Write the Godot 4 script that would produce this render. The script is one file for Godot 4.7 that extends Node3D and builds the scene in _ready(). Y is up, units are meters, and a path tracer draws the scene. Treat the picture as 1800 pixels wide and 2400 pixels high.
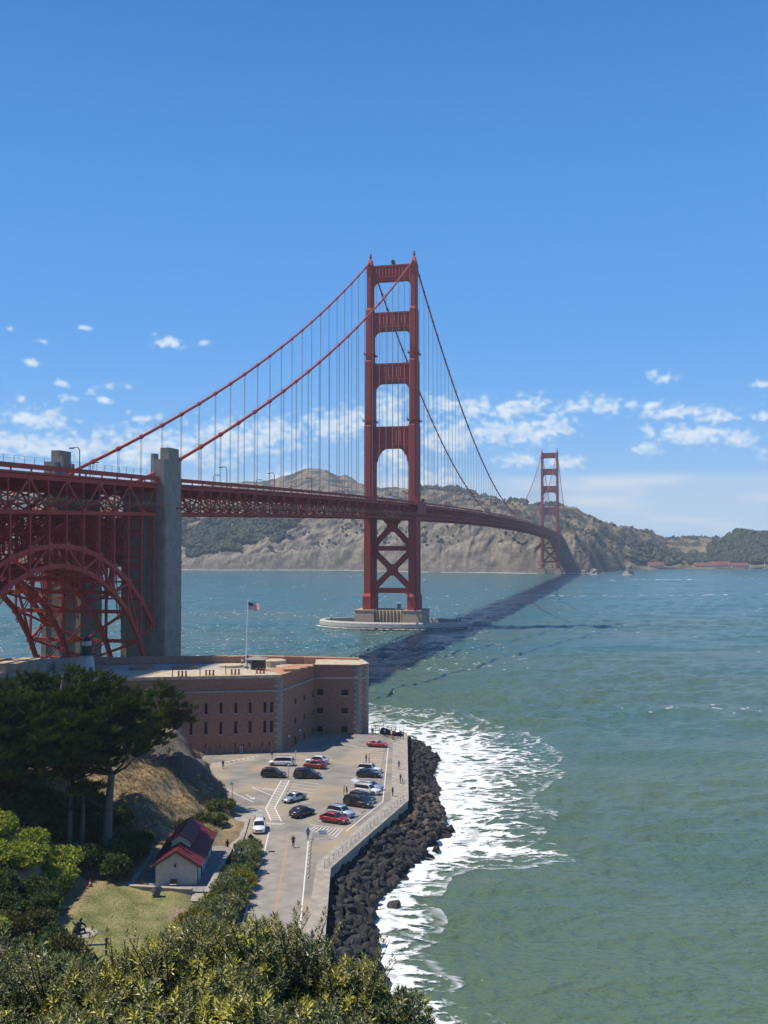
extends Node3D
# Suspension bridge over a strait, brick fort, car park and riprap shore, seen from a bluff.
# Metres. The camera stands at x = 0, z = 0 and looks along -Z; the sea is y = 0.

const THETA := 0.23421                     # bearing of the bridge axis, to the right of -Z
const SOUTH := Vector3(5.1, 0.0, -622.85)  # foot of the south tower
const LOT := 4.5                           # level of the car park

class MB:
	var v := PackedVector3Array()
	var n := PackedVector3Array()
	var c := PackedColorArray()
	var t := PackedVector2Array()
	var col := Color(1, 1, 1)
	var colored := false
	func tint(k: Color) -> void:
		col = k
		colored = true
	func tri(a: Vector3, b: Vector3, d: Vector3) -> void:
		var m := (d - a).cross(b - a).normalized()
		v.append(a); v.append(b); v.append(d)
		n.append(m); n.append(m); n.append(m)
		c.append(col); c.append(col); c.append(col)
	func quad(a: Vector3, b: Vector3, d: Vector3, e: Vector3) -> void:
		tri(a, b, d)
		tri(a, d, e)
	func box(at: Vector3, size: Vector3, turn := Basis()) -> void:
		var p: Array[Vector3] = []
		for i in 8:
			p.append(at + turn * (Vector3((i & 1) - 0.5, ((i >> 1) & 1) - 0.5, ((i >> 2) & 1) - 0.5) * size))
		quad(p[4], p[6], p[7], p[5]); quad(p[1], p[3], p[2], p[0]); quad(p[5], p[7], p[3], p[1])
		quad(p[0], p[2], p[6], p[4]); quad(p[6], p[2], p[3], p[7]); quad(p[0], p[4], p[5], p[1])
	func beam(p: Vector3, q: Vector3, w: float, h: float) -> void:
		var along := (q - p).normalized()
		var side := along.cross(Vector3.UP)
		side = Vector3.RIGHT if side.length() < 0.01 else side.normalized()
		box((p + q) / 2.0, Vector3(w, h, p.distance_to(q)), Basis(side, side.cross(along), -along))
	func tube(path: Array, radii: Array, sides := 6) -> void:
		var rings := []
		for i in path.size():
			var along: Vector3 = (path[mini(i + 1, path.size() - 1)] - path[maxi(i - 1, 0)]).normalized()
			var side := along.cross(Vector3(0.31, 0.12, 0.94)).normalized()
			var up := side.cross(along)
			var ring := []
			for k in sides:
				var a := TAU * k / sides
				ring.append(path[i] + (side * cos(a) + up * sin(a)) * float(radii[i]))
			rings.append(ring)
		loft(rings, true)
	func loft(rings: Array, caps := false) -> void:
		for i in rings.size() - 1:
			var a: Array = rings[i]
			var b: Array = rings[i + 1]
			for k in a.size():
				var m := (k + 1) % a.size()
				quad(a[k], b[k], b[m], a[m])
		if caps:
			for e in [0, rings.size() - 1]:
				var r: Array = rings[e]
				var mid := Vector3.ZERO
				for p in r: mid += p / float(r.size())
				for k in r.size():
					var p: Vector3 = r[k]
					var q: Vector3 = r[(k + 1) % r.size()]
					if e == 0: tri(mid, p, q)
					else: tri(mid, q, p)
	func prism(plan: PackedVector2Array, y0: float, y1: float) -> void:   # plan in x, z
		var idx := Geometry2D.triangulate_polygon(plan)
		for i in range(0, idx.size(), 3):
			var p := plan[idx[i]]; var q := plan[idx[i + 1]]; var r := plan[idx[i + 2]]
			if (q - p).cross(r - p) < 0.0:
				var s := q; q = r; r = s
			tri(Vector3(p.x, y1, p.y), Vector3(q.x, y1, q.y), Vector3(r.x, y1, r.y))
			tri(Vector3(p.x, y0, p.y), Vector3(r.x, y0, r.y), Vector3(q.x, y0, q.y))
		for i in plan.size():
			var p := plan[i]; var q := plan[(i + 1) % plan.size()]
			quad(Vector3(p.x, y0, p.y), Vector3(p.x, y1, p.y), Vector3(q.x, y1, q.y), Vector3(q.x, y0, q.y))
	func lathe(profile: Array, sides: int, at := Vector3.ZERO) -> void:   # profile of (radius, height)
		var rings := []
		for p in profile:
			var ring := []
			for k in sides:
				var a := TAU * k / sides
				ring.append(at + Vector3(cos(a) * p.x, p.y, -sin(a) * p.x))
			rings.append(ring)
		loft(rings, true)
	func mesh(smooth := false) -> ArrayMesh:
		if smooth:
			var st := SurfaceTool.new()
			st.begin(Mesh.PRIMITIVE_TRIANGLES)
			for i in v.size():
				st.set_smooth_group(0)
				if colored: st.set_color(c[i])
				st.add_vertex(v[i])
			st.generate_normals()
			st.index()
			return st.commit()
		var arrays := []
		arrays.resize(Mesh.ARRAY_MAX)
		arrays[Mesh.ARRAY_VERTEX] = v
		arrays[Mesh.ARRAY_NORMAL] = n
		if colored: arrays[Mesh.ARRAY_COLOR] = c
		if t.size() == v.size(): arrays[Mesh.ARRAY_TEX_UV] = t
		var m := ArrayMesh.new()
		m.add_surface_from_arrays(Mesh.PRIMITIVE_TRIANGLES, arrays)
		return m

var rng := RandomNumberGenerator.new()
var used := {}
var M := {}
var unit: BoxMesh

func numbered(called: String) -> String:
	if not used.has(called):
		used[called] = 0
		return called
	used[called] += 1
	return "%s_%03d" % [called, used[called]]

func tag(o: Node, label: String, category: String, group := "", kind := "") -> void:
	if label: o.set_meta("label", label)
	if category: o.set_meta("category", category)
	if group: o.set_meta("group", group)
	if kind: o.set_meta("kind", kind)

func thing(called: String, label: String, category: String, at := Vector3.ZERO, turn := 0.0, group := "") -> Node3D:
	var o := Node3D.new()
	o.name = numbered(called)
	add_child(o)
	o.position = at
	o.rotation.y = turn
	tag(o, label, category, group)
	return o

func part(called: String, mesh: Mesh, m: Material, parent: Node = self) -> MeshInstance3D:
	var o := MeshInstance3D.new()
	o.name = numbered(called) if parent == self else called
	o.mesh = mesh
	o.material_override = m
	parent.add_child(o, true)
	return o

func built(called: String, b: MB, m: Material, parent: Node = self, smooth := false) -> MeshInstance3D:
	return part(called, b.mesh(smooth), m, parent)

func holder(called: String, parent: Node) -> Node3D:
	var o := Node3D.new()
	o.name = called
	parent.add_child(o, true)
	return o

func bar(called: String, p: Vector3, q: Vector3, w: float, h: float, m: Material, parent: Node) -> MeshInstance3D:
	# one straight member, a shared box stretched from p to q
	var o := part(called, unit, m, parent)
	var along := (q - p).normalized()
	var side := along.cross(Vector3.UP)
	side = Vector3.RIGHT if side.length() < 0.01 else side.normalized()
	var up := side.cross(along)
	o.transform = Transform3D(Basis(side * w, up * h, -along * p.distance_to(q)), (p + q) / 2.0)
	return o

func block(called: String, at: Vector3, size: Vector3, m: Material, parent: Node = self, turn := 0.0) -> MeshInstance3D:
	var o := part(called, unit, m, parent)
	o.transform = Transform3D(Basis(Vector3.UP, turn).scaled_local(size), at)
	return o

func lin(r: float, g: float, b: float) -> Color:
	return Color(r, g, b).linear_to_srgb()

func mat(color: Color, rough := 0.8, metal := 0.0) -> StandardMaterial3D:   # colour given as a linear base colour
	var m := StandardMaterial3D.new()
	m.albedo_color = color.linear_to_srgb()
	m.roughness = rough
	m.metallic = metal
	return m

func noise(kind: int, freq: float, octaves: int, number: int) -> FastNoiseLite:
	var f := FastNoiseLite.new()
	f.seed = number
	f.noise_type = kind
	f.frequency = freq
	f.fractal_octaves = octaves
	f.fractal_type = FastNoiseLite.FRACTAL_FBM if octaves > 1 else FastNoiseLite.FRACTAL_NONE
	return f

func noise_map(f: FastNoiseLite, size: int, stops: Array, tones: Array) -> NoiseTexture2D:
	var g := Gradient.new()
	g.offsets = PackedFloat32Array(stops)
	var cs := PackedColorArray()
	for k in tones: cs.append(k)
	g.colors = cs
	var t := NoiseTexture2D.new()
	t.width = size
	t.height = size
	t.seamless = true
	t.noise = f
	t.color_ramp = g
	return t

func grained(a: Color, b: Color, metres: float, rough: float, number: int, freq := 0.012, octaves := 6) -> StandardMaterial3D:
	# mottled matter between two linear base colours
	var m := StandardMaterial3D.new()
	m.albedo_texture = noise_map(noise(FastNoiseLite.TYPE_SIMPLEX_SMOOTH, freq, octaves, number), 512, [0.2, 0.8], [a.linear_to_srgb(), b.linear_to_srgb()])
	m.uv1_triplanar = true
	m.uv1_world_triplanar = true
	m.uv1_scale = Vector3.ONE / metres
	m.roughness = rough
	m.metallic_specular = 0.3
	return m

func painted(rough := 0.9) -> StandardMaterial3D:   # colour comes from vertices or copies
	var m := StandardMaterial3D.new()
	m.vertex_color_use_as_albedo = true
	m.roughness = rough
	m.metallic_specular = 0.3
	return m

func bx(u: float, v: float, y: float) -> Vector3:   # bridge axes: u north along the deck, v east, both from the south tower
	return Vector3(v, y, -u)

func many(called: String, mesh: Mesh, m: Material, places: Array, tints: Array, parent: Node) -> MultiMeshInstance3D:
	var mm := MultiMesh.new()
	mm.transform_format = MultiMesh.TRANSFORM_3D
	mm.use_colors = tints.size() > 0
	mm.mesh = mesh
	mm.instance_count = places.size()
	for i in places.size():
		mm.set_instance_transform(i, places[i])
		if tints.size(): mm.set_instance_color(i, tints[i])
	var o := MultiMeshInstance3D.new()
	o.name = numbered(called) if parent == self else called
	o.multimesh = mm
	o.material_override = m
	parent.add_child(o, true)
	return o

func _ready() -> void:
	rng.seed = 20240611
	unit = BoxMesh.new()
	light_and_air()
	materials()
	sea()
	headlands()
	ground()
	car_park()
	riprap()
	suspension_bridge()
	fort()
	cottage()
	far_shore()
	vehicles()
	people()
	street_things()
	vegetation()

func light_and_air() -> void:
	var cam := Camera3D.new()
	cam.name = "camera"
	cam.fov = 53.03
	cam.near = 0.3
	cam.far = 30000.0
	cam.position = Vector3(0, 47.8, 0)
	cam.rotation = Vector3(deg_to_rad(1.979), 0, 0)
	add_child(cam)
	var sun := DirectionalLight3D.new()
	sun.name = "sun"
	sun.light_energy = 1.6
	sun.light_color = Color(1.0, 0.96, 0.9)
	sun.light_angular_distance = 0.53
	sun.shadow_enabled = true
	add_child(sun)
	sun.look_at_from_position(Vector3(-126.7, 224.0, -1.0), Vector3.ZERO, Vector3.UP)
	var e := Environment.new()
	e.background_mode = Environment.BG_SKY
	e.sky = Sky.new()
	e.sky.sky_material = sky_material()
	e.tonemap_mode = Environment.TONE_MAPPER_LINEAR
	e.tonemap_exposure = 1.12
	e.background_energy_multiplier = 1.0
	e.fog_enabled = true
	e.fog_density = 0.0001
	e.fog_light_color = Color(0.86, 0.92, 1.0)
	e.sdfgi_enabled = true
	e.ssao_enabled = true
	e.ssil_enabled = true
	var w := WorldEnvironment.new()
	w.name = "air"
	w.environment = e
	add_child(w)

func sky_material() -> PanoramaSkyMaterial:
	# clear blue, paler to the horizon, with puffs of cumulus low in the sky and a bank of haze cloud; clouds go on round the whole horizon
	var wide := 4096
	var high := 2048
	var img := Image.create(wide, high, false, Image.FORMAT_RGB8)
	var stops := [[-90.0, Color8(118, 146, 168)], [0.0, Color8(176, 205, 230)], [1.3, Color8(170, 203, 232)], [3.9, Color8(148, 194, 236)], [6.7, Color8(120, 178, 236)], [11.4, Color8(97, 160, 229)], [20.4, Color8(78, 143, 214)], [28.5, Color8(63, 124, 196)], [60.0, Color8(44, 98, 176)], [90.0, Color8(38, 88, 164)]]
	var clouds := [[-18.68, 6.72, 1.43, 0.52], [-19.94, 5.55, 1.43, 0.48], [-17.36, 5.3, 4.05, 0.71], [-12.91, 5.18, 3.81, 1.07], [-8.07, 5.96, 2.62, 0.95], [-5.95, 6.46, 1.43, 0.71], [-2.87, 6.72, 1.43, 0.95], [-1.67, 7.08, 1.07, 0.71], [-17.51, 8.67, 0.43, 0.24], [-19.03, 9.66, 0.38, 0.33], [-16.44, 11.68, 0.33, 0.17], [-11.93, 11.14, 0.62, 0.31], [-10.06, 11.11, 0.33, 0.21], [-15.15, 8.66, 0.33, 0.24], [-15.3, 7.91, 0.33, 0.29], [-13.38, 7.01, 0.57, 0.33], [-17.17, 7.9, 0.43, 0.24], [-17.93, 7.13, 0.6, 0.33], [-14.07, 8.71, 0.33, 0.21], [-14.06, 7.34, 0.33, 0.29], [-12.36, 7.16, 0.33, 0.29], [-15.97, 8.4, 0.38, 0.24], [-19.54, 7.8, 0.24, 0.33], [-20.22, 11.39, 0.19, 0.14], [-18.51, 10.85, 0.38, 0.14], [3.46, 7.9, 1.07, 0.48], [4.89, 7.7, 1.07, 0.52], [6.9, 7.44, 0.95, 0.52], [7.96, 7.72, 1.07, 0.52], [3.58, 6.13, 1.91, 0.91], [5.95, 6.41, 1.67, 0.67], [8.07, 6.31, 1.43, 0.71], [9.47, 6.64, 0.95, 0.71], [10.52, 7.67, 0.95, 0.33], [11.15, 7.77, 0.57, 0.62], [12.36, 7.62, 0.83, 0.43], [13.5, 7.7, 0.6, 0.29], [14.74, 7.66, 0.48, 0.36], [15.62, 7.17, 1.19, 0.33], [16.73, 7.24, 0.71, 0.33], [18.03, 6.97, 0.83, 0.38], [14.5, 6.29, 0.38, 0.62], [15.61, 6.14, 0.52, 0.57], [16.28, 6.01, 0.95, 0.52], [17.37, 5.98, 1.07, 0.57], [19.2, 5.69, 0.67, 0.48], [14.38, 5.26, 0.62, 0.33], [15.42, 9.06, 0.57, 0.33], [20.4, 8.53, 0.57, 0.24], [14.75, 9.25, 0.29, 0.29], [20.38, 6.76, 0.48, 0.38], [10.16, 4.64, 0.81, 0.38], [7.6, 4.79, 0.95, 0.38], [0.24, 7.68, 0.95, 1.07], [0.6, 5.55, 1.07, 1.43], [2.62, 3.64, 1.43, 0.71], [-5.0, 3.87, 1.43, 0.48]]
	var dice := RandomNumberGenerator.new()
	dice.seed = 5
	for i in 420:
		var az := dice.randf_range(22.5, 337.5)
		var big := dice.randf()
		clouds.append([az if az < 180.0 else az - 360.0, dice.randf_range(4.5, 8.0) if big > 0.35 else dice.randf_range(7.5, 12.0), 0.3 + big * 1.5, 0.2 + big * 0.6])
	for r in high:
		var el := 90.0 - (r + 0.5) * 180.0 / high
		var k := 0
		while k < stops.size() - 2 and el > stops[k + 1][0]: k += 1
		var s: Color = stops[k][1].lerp(stops[k + 1][1], clampf((el - stops[k][0]) / (stops[k + 1][0] - stops[k][0]), 0, 1))
		img.fill_rect(Rect2i(0, r, wide, 1), s)
	# cover: one value per pixel of the band between 0.5 and 14 degrees
	var top := int((90.0 - 14.0) / 180.0 * high)
	var low := int((90.0 - 0.3) / 180.0 * high)
	var cover := PackedFloat32Array()
	cover.resize(wide * (low - top))
	for q in clouds:
		var reach := 2.0
		q = [q[0], q[1], q[2] * (1.35 if q[2] > 0.6 else 1.0), q[3] * (1.2 if q[2] > 0.6 else 0.85)]
		var r0 := maxi(top, int((90.0 - (q[1] + q[3] * reach)) / 180.0 * high))
		var r1 := mini(low - 1, int((90.0 - (q[1] - q[3] * reach)) / 180.0 * high))
		var c0 := int((q[0] - q[2] * reach) / 360.0 * wide)
		var c1 := int((q[0] + q[2] * reach) / 360.0 * wide)
		for r in range(r0, r1 + 1):
			var dy: float = ((90.0 - (r + 0.5) * 180.0 / high) - q[1]) / q[3]
			if dy < 0.0: dy *= 1.25
			for cc in range(c0, c1 + 1):
				var dx: float = ((cc + 0.5) * 360.0 / wide - q[0]) / q[2]
				var g := exp(-(dx * dx + dy * dy) * 1.1)
				var at := (r - top) * wide + posmod(cc, wide)
				cover[at] = maxf(cover[at], g)
	var fine := noise(FastNoiseLite.TYPE_SIMPLEX_SMOOTH, 1.0, 5, 3)
	var broad := noise(FastNoiseLite.TYPE_SIMPLEX_SMOOTH, 1.0, 3, 8)
	for r in range(top, low):
		var el := 90.0 - (r + 0.5) * 180.0 / high
		var base := img.get_pixel(0, r)
		var bank := smoothstep(4.3, 3.5, el) * smoothstep(0.2, 1.4, el)
		for cc in wide:
			var g := cover[(r - top) * wide + cc]
			var az := (cc + 0.5) * 360.0 / wide
			if g < 0.06 and bank < 0.02: continue
			var turn := deg_to_rad(az)
			var p := Vector3(sin(turn), 0, -cos(turn)) * 57.3
			var f := 0.0
			if g >= 0.06:
				var m := fine.get_noise_3d(p.x * 1.7 + broad.get_noise_3d(p.x * 2.0, el * 2.0, p.z) * 0.5, el * 2.6, p.z * 1.7)
				f = smoothstep(0.18, 1.12, g * 1.05 + m * 0.95)
			var white := Color8(243, 246, 250).lerp(Color8(206, 220, 236), clampf(0.5 - broad.get_noise_3d(p.x * 0.9 + 0.25, el * 2.2 + 0.3, p.z * 0.9) * 1.1, 0, 0.9))
			var out := base.lerp(white, f * 0.86)
			if bank > 0.02:
				var m2 := broad.get_noise_3d(p.x * 0.12, el * 0.7, p.z * 0.12) + 0.35
				out = out.lerp(Color8(212, 224, 234), bank * clampf(m2 * 1.4, 0.45, 1.0) * 0.95 * (1.0 - f))
			img.set_pixel(cc, r, out)
	var m := PanoramaSkyMaterial.new()
	m.panorama = ImageTexture.create_from_image(img)
	return m

func materials() -> void:
	M.orange = grained(Color(0.34, 0.064, 0.048), Color(0.42, 0.08, 0.06), 14.0, 0.65, 11)
	M.orange.metallic_specular = 0.18
	M.steel = M.orange
	M.cable = M.orange
	M.rope = mat(Color(0.30, 0.22, 0.2), 0.5, 0.2)
	M.concrete = grained(Color(0.215, 0.195, 0.162), Color(0.285, 0.26, 0.215), 26.0, 0.9, 14)
	M.pier = grained(Color(0.42, 0.29, 0.19), Color(0.54, 0.39, 0.27), 15.0, 0.9, 15)
	M.asphalt_dark = mat(Color(0.06, 0.06, 0.06), 0.9)
	M.lamp_post = mat(Color(0.14, 0.06, 0.05), 0.5, 0.3)
	M.lens = mat(Color(0.6, 0.58, 0.5), 0.3)
	M.black = mat(Color(0.015, 0.015, 0.016), 0.5)
	M.white = mat(Color(0.75, 0.75, 0.73), 0.6)
	M.grey = mat(Color(0.3, 0.3, 0.3), 0.6, 0.2)
	M.net = mat(Color(0.3, 0.3, 0.28), 0.7)
	M.net.transparency = BaseMaterial3D.TRANSPARENCY_ALPHA
	M.net.albedo_color.a = 0.2
	M.rust = mat(Color(0.28, 0.09, 0.04), 0.8)

func wave(x: float, z: float, ripple: FastNoiseLite, swell: FastNoiseLite) -> float:
	var d := -z
	var fade := clampf(1.25 - d / 1600.0, 0.25, 1.0)
	var gust := clampf(1.0 + swell.get_noise_2d(x * 0.09 + 500.0, z * 0.16) * 1.5, 0.35, 1.9)   # rough and slick patches
	return swell.get_noise_2d(x * 0.38, z * 1.1) * 1.1 + ripple.get_noise_2d(x * 0.4, z) * 0.85 * fade * gust

func sea() -> void:
	var ripple := noise(FastNoiseLite.TYPE_SIMPLEX_SMOOTH, 0.16, 3, 21)
	var swell := noise(FastNoiseLite.TYPE_SIMPLEX_SMOOTH, 0.035, 2, 22)
	var patch := noise(FastNoiseLite.TYPE_SIMPLEX_SMOOTH, 0.004, 4, 23)
	var rows := []
	var d := 84.0
	while d < 2800.0:
		rows.append(d)
		d *= 1.0066
	rows.append_array([3300.0, 4400.0])
	rows.push_front(20.0)
	var cols := 400
	var v := PackedVector3Array()
	var c := PackedColorArray()
	for depth in rows:
		for k in cols + 1:
			var s := float(k) / cols
			var f := lerpf(-0.5, 0.52, (s - 0.01) / 0.98)
			if k == 0: f = -1.1
			elif k == cols: f = 1.1
			var x: float = f * depth + lerpf(-45.0, 45.0, s)
			var z: float = -depth
			var y := 0.0 if depth > 2800.0 or depth < 50.0 else wave(x, z, ripple, swell)
			v.append(Vector3(x, y, z))
			# silt near the southern shore, clear channel water farther out, in drifting patches
			var silt := clampf(1.1 - (depth - 120.0) / 620.0 + patch.get_noise_2d(x, z * 1.6) * 0.9, 0.0, 1.0)
			var k2 := Color(0.050, 0.124, 0.110).lerp(Color(0.088, 0.130, 0.082), silt)
			c.append(k2)
	var idx := PackedInt32Array()
	var w := cols + 1
	for r in rows.size() - 1:
		for k in cols:
			var a := r * w + k
			idx.append_array([a, a + w, a + w + 1, a, a + w + 1, a + 1])
	var nn := PackedVector3Array()
	nn.resize(v.size())
	for i in range(0, idx.size(), 3):
		var m := (v[idx[i + 2]] - v[idx[i]]).cross(v[idx[i + 1]] - v[idx[i]])
		nn[idx[i]] += m; nn[idx[i + 1]] += m; nn[idx[i + 2]] += m
	for i in nn.size(): nn[i] = nn[i].normalized()
	var arrays := []
	arrays.resize(Mesh.ARRAY_MAX)
	arrays[Mesh.ARRAY_VERTEX] = v
	arrays[Mesh.ARRAY_NORMAL] = nn
	arrays[Mesh.ARRAY_COLOR] = c
	arrays[Mesh.ARRAY_INDEX] = idx
	var mesh := ArrayMesh.new()
	mesh.add_surface_from_arrays(Mesh.PRIMITIVE_TRIANGLES, arrays)
	var m := painted(0.16)
	m.metallic_specular = 0.33
	var chop := NoiseTexture2D.new()
	chop.width = 1024
	chop.height = 1024
	chop.seamless = true
	chop.as_normal_map = true
	chop.bump_strength = 11.0
	chop.noise = noise(FastNoiseLite.TYPE_SIMPLEX_SMOOTH, 0.018, 5, 24)
	m.normal_enabled = true
	m.normal_texture = chop
	m.normal_scale = 1.0
	m.uv1_triplanar = true
	m.uv1_world_triplanar = true
	m.uv1_scale = Vector3(1.0 / 74.0, 1.0 / 40.0, 1.0 / 41.0)
	var o := part("water", mesh, m)
	tag(o, "", "", "", "structure")
	foam_of_the_shore()
	whitecaps_and_glitter(ripple, swell)

func away(p: Vector2, line: PackedVector2Array) -> float:
	var best := 1e9
	for i in line.size() - 1:
		best = minf(best, p.distance_squared_to(Geometry2D.get_closest_point_to_segment(p, line[i], line[i + 1])))
	return sqrt(best)

const ROCK_EDGE := [Vector2(-6, -262), Vector2(5.4, -252), Vector2(10.0, -246), Vector2(12.9, -231), Vector2(11.0, -216), Vector2(9.2, -206), Vector2(11.4, -188), Vector2(11.1, -177), Vector2(9.8, -171), Vector2(7.6, -165.4), Vector2(5.9, -157), Vector2(3.2, -151), Vector2(1.8, -144), Vector2(0.4, -139.5), Vector2(-0.9, -137), Vector2(-0.9, -131), Vector2(0.0, -118), Vector2(2.0, -105), Vector2(5.0, -90)]
const WALL := [Vector2(4.99, -240), Vector2(3.77, -176.2), Vector2(-7.55, -139.2), Vector2(-6.6, -104)]

func foam_of_the_shore() -> void:
	var outer := PackedVector2Array([Vector2(-4.7, -318), Vector2(8.2, -305.4), Vector2(24.6, -293), Vector2(32.9, -270.7), Vector2(38.2, -258), Vector2(40.2, -237), Vector2(36.3, -224.8), Vector2(37.4, -216.4), Vector2(27.8, -201.2), Vector2(27.6, -192.2), Vector2(30.3, -183.2), Vector2(26.2, -175.5), Vector2(25.9, -168), Vector2(28.7, -159), Vector2(18.6, -154), Vector2(14.5, -155.3), Vector2(9.3, -151.3), Vector2(7.6, -144.3), Vector2(5.8, -138), Vector2(7.3, -133.4), Vector2(6.1, -128.4), Vector2(3.9, -123), Vector2(5.0, -118.3), Vector2(7.9, -114.3), Vector2(6.5, -111.4), Vector2(10.4, -106.8), Vector2(11.9, -104.7), Vector2(14, -96), Vector2(16, -88)])
	var shore := PackedVector2Array(ROCK_EDGE)
	var whole := PackedVector2Array(outer)
	whole.append_array([Vector2(-20, -88), Vector2(-20, -318)])
	var lo := Vector2(-20, -326)
	var size := Vector2(66, 238)
	# how far between the rocks (0) and the outer front (1), on a coarse grid
	var gw := 66
	var gh := 238
	var small := Image.create(gw, gh, false, Image.FORMAT_RF)
	var front := Image.create(gw, gh, false, Image.FORMAT_RF)
	for j in gh:
		for i in gw:
			var p := lo + Vector2((i + 0.5) / gw, (j + 0.5) / gh) * size
			var a := away(p, shore)
			var b := away(p, outer)
			var inside := Geometry2D.is_point_in_polygon(p, whole)
			small.set_pixel(i, j, Color(a / (a + b + 0.01) if inside else 1.0 + minf(b, 6.0) * 0.25, 0, 0))
			front.set_pixel(i, j, Color(b if inside else -b, 0, 0))
	var tw := 560
	var th := 2016
	small.resize(tw, th, Image.INTERPOLATE_CUBIC)
	front.resize(tw, th, Image.INTERPOLATE_CUBIC)
	var s := small.get_data().to_float32_array()
	var b2 := front.get_data().to_float32_array()
	var lace := noise(FastNoiseLite.TYPE_SIMPLEX_SMOOTH, 0.30, 4, 31)
	lace.fractal_type = FastNoiseLite.FRACTAL_RIDGED
	lace.domain_warp_enabled = true
	lace.domain_warp_amplitude = 3.5
	lace.domain_warp_frequency = 0.09
	var lump := noise(FastNoiseLite.TYPE_SIMPLEX_SMOOTH, 0.07, 4, 32)
	var bytes := PackedByteArray()
	bytes.resize(tw * th * 4)
	for j in th:
		var z := lo.y + (j + 0.5) / th * size.y
		for i in tw:
			var at := j * tw + i
			var k := s[at]
			var a := 0.0
			if k < 1.6:
				var x := lo.x + (i + 0.5) / tw * size.x
				var l := lump.get_noise_2d(x * 0.8, z * 1.2)
				var q := k + l * 0.42
				if q < 1.25:
					var web := lace.get_noise_2d(x * 0.5, z * 1.25)       # bright along winding threads
					var near := smoothstep(1.0, 0.18, q)
					var crisp := lump.get_noise_2d(x * 9.0, z * 16.0) * 0.28
					a = smoothstep(0.54 - near * 0.84, 0.82 - near * 0.68, web + crisp) * smoothstep(1.25, 0.8, q)
					a *= 1.0 - 0.85 * smoothstep(0.16, 0.42, lump.get_noise_2d(x * 2.2 + 40.0, z * 4.6)) * (1.0 - 0.5 * near)
					a *= 1.0 - 0.45 * smoothstep(262.0, 292.0, -z)
					# the broken front where the last wave stopped
					var edge := absf(b2[at] + l * 5.0 + web * 1.2)
					if edge < 1.1: a = maxf(a, (1.0 - edge / 1.1) * smoothstep(-0.25, 0.6, l + web * 0.5))
			var o := at * 4
			bytes[o] = 236; bytes[o + 1] = 240; bytes[o + 2] = 238
			bytes[o + 3] = int(clampf(a, 0, 1) * 215.0)
	var m := StandardMaterial3D.new()
	m.albedo_texture = ImageTexture.create_from_image(Image.create_from_data(tw, th, false, Image.FORMAT_RGBA8, bytes))
	m.transparency = BaseMaterial3D.TRANSPARENCY_ALPHA
	m.roughness = 0.95
	m.texture_repeat = false
	var g := MB.new()
	var nx := 66
	var nz := 238
	var ripple := noise(FastNoiseLite.TYPE_SIMPLEX_SMOOTH, 0.16, 3, 21)
	var swell := noise(FastNoiseLite.TYPE_SIMPLEX_SMOOTH, 0.035, 2, 22)
	var spot := func(i: int, j: int) -> Vector3:
		var x := lo.x + size.x * i / nx
		var z := lo.y + size.y * j / nz
		return Vector3(x, wave(x, z, ripple, swell) + 0.16, z)
	for j in nz:
		for i in nx:
			var quad := [[i, j], [i + 1, j], [i + 1, j + 1], [i, j], [i + 1, j + 1], [i, j + 1]]
			for q in quad: g.t.append(Vector2(float(q[0]) / nx, float(q[1]) / nz))
			g.tri(spot.call(i, j), spot.call(i + 1, j), spot.call(i + 1, j + 1))
			g.tri(spot.call(i, j), spot.call(i + 1, j + 1), spot.call(i, j + 1))
	var o := built("sea_foam", g, m)
	tag(o, "white surf foam spreading in lace from the riprap shore", "foam", "", "stuff")

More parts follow.
